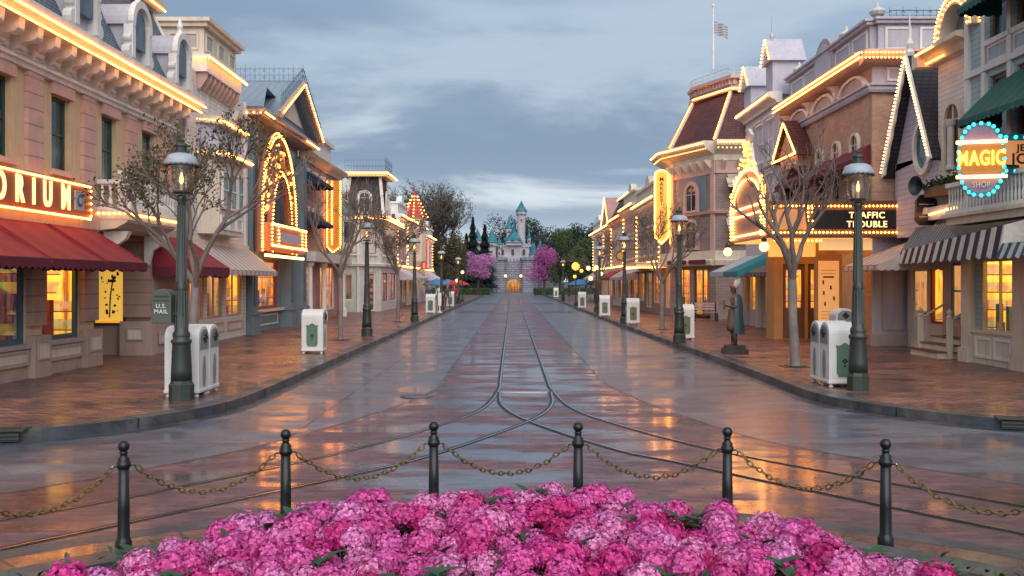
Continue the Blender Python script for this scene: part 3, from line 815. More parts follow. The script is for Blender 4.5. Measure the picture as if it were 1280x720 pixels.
# mansard
MB().prism([(.5, 7.42), (-.75, 10.0), (-4, 10.0), (-4, 7.42)], 14, 28.0, lambda a, b, w: f(w, a, b)).build('mansard_roof', M['roof'], E)
MB().tube([f(28.02, .5, 7.42), f(28.02, -.75, 10.0)], .07, 6).build('hip_trim', M['white'], E)
cornice(E, f, 14, 28.2, 9.95, [(-1.2, 0), (-.5, 0), (-.4, .1), (-.35, .25), (-1.2, .3)], M['cream'], 'upper_cornice')
bulbs(E, [f(14.2, -.36, 10.02), f(28.2, -.36, 10.02)], .16, .034)
iron_fence(E, [f(14.2, -.6, 10.25), f(28.0, -.6, 10.25)], .7, M['deepblue'], .3)
for u in (17.6, 20.6, 23.6, 26.6):
    mb = MB(); mb.smooth = False; k = 12
    # hooded round dormer with scrolled sides
    cz = 8.35; fr_ = lambda a, b, w: f(u + a, w, cz + b)
    outer = [(.42 * math.cos(PI * i / k), .42 * math.sin(PI * i / k)) for i in range(k + 1)]
    hood = [(-.55, -.05)] + [(-.55 * math.cos(PI * i / k), .55 * math.sin(PI * i / k)) for i in range(k + 1)] + [(.55, -.05)]
    mb.prism([(x, y) for x, y in hood], -.9, .62, fr_)
    mb.box(u - .46, u + .46, -.3, .5, 7.5, cz, f)
    mb.m = 1; mb.prism([(-.34, -.55)] + [(-.34 * math.cos(PI * i / k), .34 * math.sin(PI * i / k)) for i in range(k + 1)] + [(.34, -.55)], .5, .66, fr_)
    mb.m = 2; mb.prism([(-.56, -.1)] + [(-.62 * math.cos(PI * i / k), .62 * math.sin(PI * i / k)) for i in range(k + 1)] + [(.56, -.1), (.47, -.1)] + [(.45 * math.cos(PI * i / k), .45 * math.sin(PI * i / k)) for i in range(k + 1)] + [(-.47, -.1)], .6, .74, fr_)
    for s_ in (-1, 1):
        mb.box(u + s_ * .52 - .09, u + s_ * .52 + .09, .5, .72, 7.5, 8.28, f)
        mb.tube([f(u + s_ * .64, .52, 7.62), f(u + s_ * .64, .7, 7.62)], .16, 10); mb.tube([f(u + s_ * .62, .52, 7.95), f(u + s_ * .62, .7, 7.95)], .09, 10)
    mb.lathe([(.1, 0), (.05, .1), (.09, .2), (.02, .42), (.005, .5)], f(u, .6, cz + .6), 8)
    mb.build('dormer', [M['lilacp'], M['pane'], M['white']], E)
# balcony
for n0 in (0,):
    box_part(E, 'balcony_floor', f, 22.5, 25.7, 0, .82, 3.55, 3.75, M['cream'])
    cornice(E, f, 22.5, 25.7, 3.3, [(0, 0), (.5, .05), (.78, .2), (.78, .26), (0, .26)], M['cream'], 'balcony_cornice')
    baluster_rail(E, f, 22.7, 25.7, .75, 3.76, 4.5, M['white'], .2)
    baluster_rail(E, FS(22.6), -9.75, -9.15, 0, 3.76, 4.5, M['white'], .18)
    mb = MB(); mb.box(22.48, 22.74, .62, .88, 3.75, 4.62, f); mb.box(22.44, 22.78, .58, .92, 4.62, 4.7, f); mb.build('newel', M['white'], E)
    bulbs(E, [FS(22.5)(-9.75, .02, 3.7), FS(22.5)(-9.0, .02, 3.7)], .16, .04); bulbs(E, [f(22.5, .85, 3.68), f(25.7, .85, 3.68)], .22, .04)
for u in (22.9, 25.4):   # scroll brackets holding it
    mb = MB(); mb.prism([(.1, -.75), (.2, -.75), (.3, -.4), (.6, -.2), (.7, 0), (.1, 0)], u - .1, u + .1, lambda a, b, w: f(w, a, 3.3 + b)); mb.build('scroll_bracket', M['white'], E)
# sign
sg = empty('store_sign', (X + .2, 19, 3.4), 'long red store sign with glowing white letters edged by bulbs', 'sign')
MB().box(14.6, 21.62, .17, .3, 3.52, 4.22, f).build('board', paint('sign_red', (.42, .10, .04), .5), sg)
bulbs(sg, [f(14.6, .32, 4.22), f(21.62, .32, 4.22)], .105, .033); bulbs(sg, [f(14.6, .32, 3.5), f(21.62, .32, 3.5)], .09, .033); bulbs(sg, [f(21.6, .33, 3.5), f(21.6, .33, 4.2)], .17, .035)
M['letter'] = glow('lit_letter', (1, .66, .26), 1.7)
for ch, u in zip('EMPORIUM', (15.55, 16.35, 17.05, 17.78, 18.5, 19.05, 19.62, 20.42)):
    text(ch, f(u, .31, 3.87), f.n, .74, M['letter'], 'letter', sg, .02, sx=.72, bold=.022)
mb = MB(); mb.box(20.83, 21.25, .3, .33, 3.66, 4.08, f); mb.m = 1; mb.tube([f(21.04, .33, 3.87), f(21.04, .35, 3.87)], .13, 14); mb.m = 0; mb.tube([f(21.04, .35, 3.87), f(21.04, .36, 3.87)], .07, 12)
mb.build('emblem', [M['lilacp'], M['deepblue']], sg)

# ---- clapboard building with lit cornice tower
X2 = -9.7; f = FL(X2)
E = empty('clapboard_shop', (X2, 28.5, SW), 'white clapboard shop with boxy lit cornice tower and bay window', 'building')
wall(E, f, 28.5, 35.0, SW, 8.6, [(28.9, 30.3, .9, 2.9), (30.55, 32.3, .9, 2.9), (32.6, 34.5, .9, 2.9)], M['clapwhite'], roomz=3.4)
for i, (a, b) in enumerate(((28.9, 30.3), (30.55, 32.3), (32.6, 34.5))):
    shopwin(E, f, a, b, .9, 2.9, M['brownp'], M[('int_orange', 'int_warm', 'int_yellow')[i]], (1, 0) if i else (0, 0), seed=10 + i)
    panel(E, f, a + .05, b - .05, .4, .75, M['taupe'], M['cream'])
box_part(E, 'fascia', f, 28.5, 35, 0, .12, 2.95, 3.4, M['cream'])
box_part(E, 'corner_board', f, 28.45, 28.75, 0, .06, 3.4, 8.6, M['white']); box_part(E, 'corner_board', f, 34.75, 35.02, 0, .06, 3.4, 8.6, M['white'])
awning(E, f, 28.6, 35.0, 3.35, 2.45, 1.15, M['creamstripe'], M['creamstripe'], .16, .3)
# bay on the first floor with two lit roofs
b = MB(); b.prism([(29.6, 0), (30.0, .55), (32.6, .55), (33.0, 0)], 3.6, 6.0, lambda a, n, z: f(a, n, z)); b.build('bay', M['cream'], E)
for (u0, u1) in ((30.1, 30.85), (30.95, 31.7), (31.8, 32.5)):
    window(E, Fr(X2 + .56, 0, (0, 1), (1, 0)), u0, u1, 4.4, 5.6, M['white'], M['pane'], -.06, .06, (0, 1)); panel(E, Fr(X2 + .56, 0, (0, 1), (1, 0)), u0, u1, 3.75, 4.2, M['white'], M['offwhite'])
for z, e in ((5.98, .2), (7.0, .05)):
    b = MB(); b.prism([(29.4, 0), (29.85, .65 + e), (32.75, .65 + e), (33.2, 0)], z, z + .25, lambda a, n, z: f(a, n, z)); b.build('bay_cornice', M['cream'], E)
    bulbs(E, [f(29.42, 0, z + .1), f(29.85, .68 + e, z + .1), f(32.75, .68 + e, z + .1), f(33.2, 0, z + .1)], .13, .04)
mb = MB(); mb.prism([(29.5, 0), (29.9, .6), (32.7, .6), (33.1, 0)], 6.25, 7.0, lambda a, n, z: f(a, n * (1 - (z - 6.25) * .3), z)); mb.build('bay_roof', M['lilacp'], E)
# tower box
b = MB(); b.box(29.4, 33.2, -1.4, .35, 8.55, 8.95, f); b.box(29.3, 33.3, -1.5, .5, 8.95, 9.05, f); b.build('tower_cornice', M['white'], E)
b = MB(); b.box(29.6, 33.0, -1.2, .2, 9.05, 9.95, f); b.box(29.45, 33.15, -1.35, .35, 9.95, 10.08, f); b.box(29.35, 33.25, -1.45, .45, 10.08, 10.2, f); b.build('parapet', M['cream'], E)
for u in (30.1, 31.3, 32.5): panel(E, Fr(X2 + .2, 0, (0, 1), (1, 0)), u - .35, u + .35, 9.25, 9.8, M['cream'], M['taupe'])
panel(E, FS(29.6), -10.6, -9.65, 9.25, 9.8, M['cream'], M['taupe'])
bulbs(E, [(-11.1, 29.28, 8.92), (X2 + .52, 29.28, 8.92), (X2 + .52, 33.3, 8.92)], .15, .045)
for i in range(9):
    u = 29.6 + i * .42; MB().prism([(0, 0), (.1, 0), (.3, .3), (.32, .5), (0, .5)], u - .06, u + .06, lambda a, bb, w: f(w, a, 8.05 + bb)).build('bracket', M['pinkpaint'], E)
for i in range(3): window(E, f, 29.9 + i * 1.1, 30.6 + i * 1.1, 7.45, 8.05, M['white'], M['pane'], .02, .06, (0, 0))
wall(E, FS(28.46), -12.5, -9.72, 7.3, 8.6, [], M['clapwhite'], D=.4)
cornice(E, f, 33.3, 34.9, 7.7, [(0, 0), (.1, 0), (.25, .3), (0, .35)], M['white'])

# ---- blue-grey arcade with big lit arch and gable
X3 = -9.9; f = FL(X3)
E = empty('arcade_building', (X3, 35.0, SW), 'slate blue arcade with street gable and iron roof cresting', 'building')
wall(E, f, 35.05, 44.4, SW, 8.2, [(36.3, 40.6, 1.0, 3.0), (42.0, 43.3, SW + .01, 2.9), (35.95, 40.9, 4.0, 7.2)], M['slateblue'], roomz=3.4, roomd=1.2)
shopwin(E, f, 36.3, 40.6, 1.0, 3.0, M['red'], M['int_orange'], w=.12, seed=20, goods=12, depth=.95)
panel(E, f, 36.4, 40.5, .35, .8, M['offwhite'], M['slateblue'])
box_part(E, 'sill', f, 36.1, 41.6, 0, .2, .9, 1.0, M['offwhite'])
mb = MB(); mb.box(42.0, 43.3, -.4, -.35, SW, 2.9, f); mb.build('door', M['palelight'], E)
for u0, u1 in ((35.05, 35.9), (41.0, 41.9), (43.5, 44.4)):
    mb = MB(); mb.box(u0, u1, .0, .5, SW, .9, f); mb.box(u0 + .06, u1 - .06, 0, .42, .9, 7.7, f); mb.box(u0 - .05, u1 + .05, 0, .55, .88, .98, f); mb.m = 1
    mb.box(u0 + .25, u1 - .25, .42, .45, 1.2, 7.4, f); mb.build('pilaster', [M['slateblue'], M['deepblue']], E)
# recess behind arch, with sunburst bars
s_ = MB(); s_.quad(f(35.95, -.21, 4), f(40.9, -.21, 4), f(40.9, -.21, 7.2), f(35.95, -.21, 7.2)); o = s_.build('arch_glazing', M['lilacp'], E)
s_ = MB()
for i in range(9):
    a = R(20 + i * 17.5); s_.tube([f(37.9, -.15, 4.2), f(37.9 + 2.0 * math.cos(a), -.15, 4.2 + 2.6 * math.sin(a))], .03, 4)
s_.build('sunburst_bar', M['white'], E)
A = empty('arch_marquee', (X3 + .6, 37.9, 4), 'tall double arch of glowing bulbs on the slate blue arcade front', 'sign')
for (ru, rz, zc, nm, n_) in ((2.75, 3.5, 4.3, 'outer_arch', .62), (1.6, 2.2, 4.1, 'inner_arch', .7)):
    pts = [f(37.9 + ru, n_, 3.2)] + arc_pts(f, 37.9, zc, ru, rz, n_, k=22) + [f(37.9 - ru, n_, 3.2)]
    mb = MB(); mb.tube(pts, .13 if ru > 2 else .16, 6); arch = mb.build(nm, paint('copper_trim', (.36, .12, .06), .5), A)
    bulbs(arch, [Vector(p) + Vector((.16, 0, 0)) for p in pts], .15, .05); bulbs(arch, [Vector(p) + Vector((.1, 0, .14)) for p in pts], .17, .04)
# lit ornament between the arches
mb = MB(); rr = random.Random(9)
for i in range(60):
    a = R(rr.uniform(8, 172)); k = rr.uniform(.0, 1)
    mb.bulb(f(37.9 + (1.85 + .7 * k) * math.cos(a), .7, 4.2 + (2.4 + .95 * k) * math.sin(a)), rr.uniform(.05, .09))
mb.build('ornament_lights', glow('orange_bulb', (1, .36, .06), 5), A)
mb = MB()
for i in range(14):
    a = R(15 + i * 11.5); mb.tube([f(37.9 + 1.75 * math.cos(a), .6, 4.2 + 2.3 * math.sin(a)), f(37.9 + 2.1 * math.cos(a + .1), .68, 4.2 + 2.8 * math.sin(a + .1)), f(37.9 + 2.6 * math.cos(a), .6, 4.25 + 3.35 * math.sin(a))], [.05, .09, .03], 6)
mb.build('scrollwork', paint('gold_scroll', (.5, .2, .04), .4), A)
# sign box below
sb = empty('marquee_box', (X3 + .9, 39.5, 3.2), 'copper coloured sign box ringed by bright tubes under the lit arch', 'sign')
MB().box(35.4, 41.4, .3, 1.0, 3.25, 4.3, f).build('case', paint('copper_case', (.42, .16, .08), .5), sb)
MB().box(36.8, 40.4, 1.0, 1.03, 3.62, 4.0, f).build('face_panel', M['lilacp'], sb)
for z in (4.25, 3.45): bulbs(sb, [f(35.5, 1.04, z), f(41.4, 1.04, z)], .12, .05)
for u in (35.5, 36.5, 40.6, 41.3): bulbs(sb, [f(u, 1.04, 3.45), f(u, 1.04, 4.25)], .18, .05)
MB().box(34.9, 41.2, .9, .98, 3.02, 3.12, f).build('light_tube', M['tube'], sb)
# eaves and roofs
b = MB(); b.box(35.0, 44.6, -2, .75, 8.2, 8.32, f); b.box(34.9, 44.8, -2.1, .9, 8.32, 8.45, f); b.build('eaves', M['taupe'], E)
bulbs(E, [(-12, 34.86, 8.25), (X3 + .9, 34.86, 8.25)], .33, .05); bulbs(E, [f(34.9, .92, 8.26), f(36.4, .92, 8.26)], .3, .05); bulbs(E, [f(42, .92, 8.26), f(44.8, .92, 8.26)], .3, .05)
MB().add([(-13, 34.8, 8.45), (X3 + .9, 34.8, 8.45), (X3 + .3, 37.6, 9.7), (-13, 37.6, 9.7)], [(0, 1, 2, 3)]).add([(-13, 37.6, 9.7), (X3 + .3, 37.6, 9.7), (X3 + .3, 44, 9.3), (-13, 44, 9.3)], [(0, 1, 2, 3)]).build('roof', M['metalroof'], E)
gp = [(37.3, 8.45), (40.9, 10.35), (44.6, 8.45)]
mb = MB(); mb.prism(gp, -3.5, .5, lambda a, b, w: f(a, w, b)); mb.build('gable', M['slateblue'], E)
mb = MB()
for (a, b) in ((gp[0], gp[1]), (gp[1], gp[2])):
    d = 1 if a[0] < 40 else -1   # left and right slope
    mb.prism([(a[0], a[1]), (b[0], b[1]), (b[0], b[1] + .28), (a[0] - d * .3 if a == gp[0] else a[0], a[1] + .28 if a == gp[1] else a[1])] if d > 0 else [(a[0], a[1]), (a[0], a[1] + .28), (b[0] + .35, b[1]), (b[0], b[1])], -3.5, 1.0, lambda p, q, w: f(p, w, q))
mb.build('gable_roof', M['metalroof'], E)
mb = MB(); mb.prism([(36.9, 8.4), (40.9, 10.35), (40.9, 10.66), (36.6, 8.6)], 1.0, 1.08, lambda a, b, w: f(a, w, b)); mb.prism([(40.9, 10.35), (44.9, 8.4), (45.2, 8.6), (40.9, 10.66)], 1.0, 1.08, lambda a, b, w: f(a, w, b)); mb.build('gable_rake', M['pinkpaint'], E)
mb = MB(); mb.prism([(39.0, 8.9), (40.9, 9.85), (42.8, 8.9)], .5, .56, lambda a, b, w: f(a, w, b)); mb.build('gable_panel', M['cream'], E)
bulbs(E, [f(36.9, 1.12, 8.58), f(40.9, 1.12, 10.5), f(44.9, 1.12, 8.58)], .24, .04)
iron_fence(E, [f(37.0, 1.0, 8.7), f(40.9, 1.0, 10.62), f(44.8, 1.0, 8.7)], .75, M['deepblue'], .2)
iron_fence(E, [(X3 + 1.0, 40.9, 10.6), (-13, 40.9, 10.6)], .75, M['deepblue'], .2)

# ---- pink brick shop with navy awnings and vertical bulb sign
X4 = -9.8; f = FL(X4)
E = empty('pink_brick_shop', (X4, 44.4, SW), 'narrow pink brick shop with two tiers of navy awnings', 'building')
wall(E, f, 44.5, 54.5, SW, 7.9, [(45.3, 47.6, SW + .01, 2.9), (49.0, 53.0, .6, 2.9)], M['pinkbrick'], roomz=3.4, roomd=1.2)
shopwin(E, f, 45.3, 47.6, .3, 2.9, M['white'], M['int_orange'], (1, 0), seed=30, rec=.2); shopwin(E, f, 49.0, 53.0, .6, 2.9, M['white'], M['int_orange'], (3, 0), seed=31)
for u in (44.9, 48.2, 53.8):
    mb = MB(); mb.lathe([(.2, 0), (.2, .4), (.13, .5), (.11, 2.6), (.2, 2.75), (.2, 2.9)], f(u, .35, SW), 12); mb.build('column', M['white'], E)
b = MB(); b.box(44.5, 54.5, 0, .7, 3.05, 3.5, f); b.build('fascia', M['offwhite'], E)
for i in range(5):
    u = 45.6 + i * 1.9
    window(E, f, u - .4, u + .4, 4.2, 5.5, M['deepblue'], M['pane'], .02, .06, (0, 1), head=(M['white'], .12, .05)); window(E, f, u - .4, u + .4, 6.0, 7.3, M['deepblue'], M['pane'], .02, .06, (0, 1), head=(M['white'], .12, .05))
awning(E, f, 44.8, 47.8, 7.4, 6.8, .9, M['navy'], M['navy'], .18, .3); awning(E, f, 44.8, 47.8, 5.5, 4.9, .9, M['navy'], M['navy'], .18, .3)
cornice(E, f, 44.5, 54.5, 7.8, CORN, M['cream']); bulbs(E, [f(44.5, .2, 3.5), f(54.5, .2, 3.5)], .5, .04)
b = MB(); b.box(47, 53, -2.5, -.2, 8.2, 9.4, f); b.box(46.8, 53.2, -2.7, 0, 9.4, 9.6, f); b.build('roof_box', M['clapwhite'], E)
v = empty('vertical_bulb_sign', (X4 + .7, 50.5, 4), 'tall narrow blade of amber bulbs with pointed foot on pink brick shop', 'sign')
g = FS(50.5)
mb = MB(); mb.prism([(-9.75, 4.0), (-9.45, 3.6), (-8.95, 4.0), (-8.95, 7.4), (-9.75, 7.4)], -.1, .1, lambda a, b, w: g(a, w, b)); mb.build('blade', paint('amber_blade', (.5, .25, .05), .5), v)
for x in (-9.7, -9.45, -9.0): bulbs(v, [g(x, .14, 4.0), g(x, .14, 7.4)], .17, .055)
bulbs(v, [g(-9.72, .14, 3.95), g(-9.4, .14, 3.62), g(-8.98, .14, 3.95)], .15, .055)

# ---- white corner shop with dark mansard tower beyond the side street
E = empty('mansard_corner_shop', (-8.8, 61, SW), 'white corner shop with dark mansard tower and railed roof deck', 'building')
g = FS(61.5); f = FL(-8.6)
wall(E, g, -15, -9.6, SW, 6.1, [(-12.8, -11.6, SW + .01, 2.7), (-11.2, -10.2, .9, 2.6)], M['offwhite'], roomz=3.0, roomd=1.0)
shopwin(E, g, -12.8, -11.6, .2, 2.7, M['white'], M['palelight'], (1, 0), seed=40, depth=.7); shopwin(E, g, -11.2, -10.2, .9, 2.6, M['white'], M['int_warm'], seed=41, depth=.7)
c = Fr(-9.6, 61.5, (1, 1.6), (1.6, -1)); 
wall(E, c, 0, 1.9, SW, 6.1, [(.5, 1.3, SW + .01, 2.7)], M['offwhite'], roomz=3.0, roomd=.6, D=3)
shopwin(E, c, .5, 1.3, .2, 2.7, M['white'], M['int_dark'], seed=43, depth=.5)
wall(E, f, 63.1, 72, SW, 6.1, [(63.8, 66.5, .8, 2.7), (67.5, 71, .8, 2.7)], M['offwhite'], roomz=3.0, roomd=1.0)
for a, b_ in ((63.8, 66.5), (67.5, 71)): shopwin(E, f, a, b_, .8, 2.7, M['red'], M['palelight'], (1, 0), seed=45, depth=.7)
for fr_, us in ((g, (-12.4, -11.2, -10.2)), (c, (.95,)), (f, (64.6, 66.6, 68.6, 70.6))):
    for u in us: window(E, fr_, u - .38, u + .38, 3.9, 5.3, M['red'], M['pane'], .02, .06, (0, 1), head=(M['white'], .15, .08), sill=(M['white'], .08))
for fr_, a, b_ in ((g, -15, -9.4), (c, -.1, 2.0), (f, 63, 72)):
    cornice(E, fr_, a, b_, 5.9, CORN, M['white']); cornice(E, fr_, a, b_, 3.05, [(0, 0), (.2, .05), (.25, .2), (0, .25)], M['white'], 'belt_course')
    bulbs(E, [fr_(a, .52, 6.15), fr_(b_, .52, 6.15)], .3, .07); bulbs(E, [fr_(a, .5, 6.35), fr_(b_, .5, 6.35)], .45, .05)
for x in (-11.5, -9.85): box_part(E, 'downpipe', g, x - .06, x + .06, 0, .12, SW, 5.9, M['white'])
box_part(E, 'dado', g, -15, -12.9, 0, .06, SW, .9, M['white'])
# tower roof (tapered, four sides)
def taper(name, x0, x1, y0, y1, z0, z1, k, mat):
    cx, cy = (x0 + x1) / 2, (y0 + y1) / 2
    vs = [(x0, y0, z0), (x1, y0, z0), (x1, y1, z0), (x0, y1, z0)] + [(cx + (x - cx) * k, cy + (y - cy) * k, z1) for x, y in ((x0, y0), (x1, y0), (x1, y1), (x0, y1))]
    return MB().add(vs, [(0, 1, 5, 4), (1, 2, 6, 5), (2, 3, 7, 6), (3, 0, 4, 7), (4, 5, 6, 7), (0, 3, 2, 1)]).build(name, mat, E), vs
o, vs = taper('mansard_tower', -10.8, -8.3, 62, 65.6, 6.35, 8.9, .78, M['darkroof'])
for i in range(4): MB().tube([vs[i], vs[i + 4]], .11, 6).build('hip_trim', M['white'], E)
mb = MB(); mb.box(-10.9, -8.1, 61.9, 65.7, 8.9, 9.05); mb.box(-11.05, -7.95, 61.75, 65.85, 9.05, 9.2); mb.build('deck_cornice', M['cream'], E)
bulbs(E, [(-11.05, 61.7, 9.05), (-7.95, 61.7, 9.05), (-7.9, 65.8, 9.05)], .22, .06)
iron_fence(E, [(-10.8, 62, 9.2), (-8.2, 62, 9.2), (-8.2, 65.6, 9.2), (-10.8, 65.6, 9.2)], 1.0, M['deepblue'], .2, spikes=False, name='deck_railing')
arch_window(E, FS(61.95), -9.5, 6.6, 7.5, .32, M['white'], M['pane'], .18, .12)
arch_window(E, Fr(-8.35, 0, (0, 1), (1, 0)), 63.8, 6.6, 7.5, .4, M['white'], M['pane'], .2, .02)
taper('mansard_roof', -15, -11.2, 61.7, 70, 6.35, 8.1, .8, M['darkroof'])
mb = MB(); mb.box(-12.9, -11.5, 61.6, 62.4, 6.3, 7.5); mb.build('dormer', M['offwhite'], E); mb = MB(); mb.prism([(-13.1, 7.5), (-12.2, 8.1), (-11.3, 7.5)], 61.4, 62.6, lambda a, b, w: (a, w, b)); mb.build('dormer_roof', M['white'], E)
# hexagonal bay hanging on the side street corner
E2 = empty('turret_house', (-11.4, 55, SW), 'pale house with hexagonal bay turret behind the bare tree', 'building')
wall(E2, FL(-10.4), 54.6, 58.5, SW, 7.0, [(55.2, 57.8, .8, 2.7)], M['cream'], roomz=3.2, roomd=1.0)
shopwin(E2, FL(-10.4), 55.2, 57.8, .8, 2.7, M['white'], M['int_warm'], (1, 0), seed=47)
for u in (55.4, 57.4): window(E2, FL(-10.4), u - .4, u + .4, 4, 5.4, M['white'], M['pane'], .02, .06)
cornice(E2, FL(-10.4), 54.6, 58.5, 6.9, CORN, M['white'])
mb = MB(); mb.lathe([(.3, 3.4), (.95, 3.9), (.95, 6.0)], (-10.3, 56.6, 0), 6); mb.build('turret', M['cream'], E2); mb = MB(); mb.lathe([(1.1, 6.0), (1.1, 6.12), (.02, 7.4)], (-10.3, 56.6, 0), 6); mb.build('turret_roof', M['metalroof'], E2)
MB().lathe([(.6, 4.35), (.965, 4.4), (.965, 5.6), (.6, 5.65)], (-10.3, 56.6, 0), 6, 0).build('turret_glazing', M['pane'], E2)
mb = MB()
for j in range(6):
    t = 2 * PI * j / 6; mb.tube([(-10.3 + .98 * math.cos(t), 56.6 + .98 * math.sin(t), 3.9), (-10.3 + .98 * math.cos(t), 56.6 + .98 * math.sin(t), 6)], .07, 5)
mb.build('turret_post', M['white'], E2)

# ---- generic shop for the far rows
def rowshop(name, label, fr, u0, u1, H, wm, trim, roofk, it, seed, awn=None, lights=True, sills=2, wm2=None, bw=.3, uw=.42):
    rr = random.Random(seed); P0 = fr((u0 + u1) / 2, 0, SW)
    E = empty(name, P0, label, 'building'); Lu = u1 - u0
    n = max(1, int(Lu / 3.2)); hol = []
    for i in range(n):
        a = u0 + Lu * i / n + .35; b_ = u0 + Lu * (i + 1) / n - .35
        hol.append((a, b_, SW + .3 if i % 2 else SW + .65, 2.7))
    wall(E, fr, u0, u1, SW, H, hol, wm, roomz=3.0, roomd=1.0, D=6)
    for i, h in enumerate(hol): shopwin(E, fr, *h, trim, M[it] if i % 2 == 0 else M['palelight'], (1, 0), seed=seed + i, depth=.7, goods=4)
    box_part(E, 'fascia', fr, u0, u1, 0, .15, 2.78, 3.25, trim)
    levels = [3.9] if H < 6.8 else [3.8, 5.6]
    m_ = max(2, int(Lu / 1.8))
    for z in levels:
        for i in range(m_):
            u = u0 + Lu * (i + .5) / m_; window(E, fr, u - uw, u + uw, z, z + 1.3, trim, M['pane'], .02, .06, (0, 1), head=(trim, .14, .06), sill=(trim, .06))
    cornice(E, fr, u0, u1, H - .1, CORN, trim)
    for u in (u0 + .12, u1 - .12): box_part(E, 'corner_board', fr, u - .12, u + .12, 0, .07, 3.2, H - .1, trim)
    for i in range(int(Lu / .6)):
        u = u0 + .3 + i * .6; MB().prism([(0, -.4), (.06, -.4), (.12, -.2), (.35, 0), (.35, .1), (0, .1)], u - .06, u + .06, lambda a, bb, w: fr(w, a, H - .1 + bb)).build('bracket', trim, E)
    if lights:
        bulbs(E, [fr(u0, .52, H + .2), fr(u1, .52, H + .2)], .3, .07); bulbs(E, [fr(u0, .2, 3.3), fr(u1, .2, 3.3)], .5, .06)
        for u in (u0 + .1, u1 - .1): bulbs(E, [fr(u, .12, 3.4), fr(u, .12, H)], .4, .05)
    if roofk == 'mansard':
        MB().prism([(.3, H + .3), (-.6, H + 2.0), (-4, H + 2.0), (-4, H + .3)], u0, u1, lambda a, b, w: fr(w, a, b)).build('mansard_roof', M['darkroof'], E)
        cornice(E, fr, u0, u1, H + 1.95, [(-1, 0), (-.45, 0), (-.4, .15), (-1, .2)], trim, 'upper_cornice')
        if lights: bulbs(E, [fr(u0, -.4, H + 2.1), fr(u1, -.4, H + 2.1)], .4, .06)
    elif roofk == 'gable':
        c_ = (u0 + u1) / 2; MB().prism([(u0, H + .2), (c_, H + Lu * .42), (u1, H + .2)], -4, .3, lambda a, b, w: fr(a, w, b)).build('gable', wm, E)
        bulbs(E, [fr(u0, .4, H + .2), fr(c_, .4, H + Lu * .42 + .05), fr(u1, .4, H + .2)], .25, .06)
    elif roofk == 'parapet':
        MB().box(u0 + .1, u1 - .1, -.6, .1, H + .3, H + 1.1, fr).box(u0, u1, -.7, .25, H + 1.1, H + 1.25, fr).build('parapet', trim, E)
        c_ = (u0 + u1) / 2; MB().prism([(c_ - 1, H + 1.25)] + [(c_ - math.cos(PI * i / 10), H + 1.25 + .7 * math.sin(PI * i / 10)) for i in range(11)] + [(c_ + 1, H + 1.25)], -.3, .1, lambda a, b, w: fr(a, w, b)).build('pediment', trim, E)
    elif roofk == 'turret':
        c_ = fr(u1 - 1.2, .1, 0); MB().lathe([(.5, 3.4), (1.0, 3.9), (1.0, H + .6), (1.15, H + .7)], c_, 8).build('turret', wm, E)
        MB().lathe([(1.2, H + .7), (.7, H + 1.5), (.08, H + 3.0), (.02, H + 3.6)], c_, 8).build('turret_roof', M['red'], E)
        mb = MB()
        for j in range(8):
            t = 2 * PI * j / 8
            for i in range(7): k_ = i / 7; mb.bulb((c_[0] + (1.15 - 1.05 * k_) * math.cos(t), c_[1] + (1.15 - 1.05 * k_) * math.sin(t), H + .8 + 2.1 * k_), .06)
        mb.build('light_string', M['bulb'], E)
    if awn: awning(E, fr, u0 + .3, u1 - .3, 3.1, 2.4, 1.2, awn, awn, .2, .4)
    return E
f = FL(-8.7)
rowshop('row_shop', 'red and white trimmed shop beside the mansard corner tower', f, 72.2, 79, 6.9, M['pinkbrick'], M['white'], 'parapet', 'int_orange', 50, M['whitec'])
rowshop('row_shop', 'shop with pointed red turret roof outlined in bulbs', f, 79.2, 86, 7.0, M['cream'], M['offwhite'], 'turret', 'int_yellow', 51, M['creamstripe'])
rowshop('row_shop', 'grey blue upper storey shop with lit cornice and red neon blade', f, 86.2, 94, 7.0, M['lilac'], M['offwhite'], 'mansard', 'int_orange', 52)
rowshop('row_shop', 'last pale shop at the far end of the left row', f, 94.2, 104, 6.4, M['offwhite'], M['white'], 'parapet', 'int_yellow', 53, M['whitec'])
v = empty('neon_blade_sign', (-8.3, 90, 3.5), 'vertical red neon blade sign near the end of the left row', 'sign'); g = FS(88)
MB().box(-8.5, -7.6, -.12, .12, 3.2, 6.0, g).build('blade', paint('blade_pink', (.5, .16, .12), .5), v)
for x in (-8.42, -8.05, -7.68): MB().box(x - .04, x + .04, .13, .17, 3.35, 5.85, g).build('neon_tube', M['redneon'], v)
# ================================================================== RIGHT SIDE
# ---- pale teal clapboard shop with green awnings
X = 11.2; f = FRt(X); q = lambda n: FRt(X - n)
E = empty('teal_shop', (X, 19, SW), 'pale teal clapboard shop with green awnings and white railing', 'building')
wall(E, f, 15, 23.6, SW, 11, [(17.6, 20.4, .9, 2.6), (21.35, 23.0, .9, 2.65), (21.6, 22.5, 5.3, 6.9), (20.3, 21.3, 5.3, 6.9), (21.6, 22.5, 7.75, 9.4), (20.3, 21.3, 7.75, 9.4)], M['clapteal'], roomz=3.3)
shopwin(E, f, 21.35, 23.0, .9, 2.65, M['cream'], M['int_yellow'], (1, 0), seed=60, goods=8); shopwin(E, f, 17.6, 20.4, .9, 2.6, M['cream'], M['int_yellow'], (1, 0), seed=61)
box_part(E, 'stall_riser', f, 21.2, 23.2, 0, .08, SW, .88, M['cream']); box_part(E, 'sill', f, 21.2, 23.2, 0, .14, .88, .95, M['cream'])
for a in (21.32, 22.2): panel(E, f, a, a + .8, .3, .8, M['white'], M['cream'], n=.08)
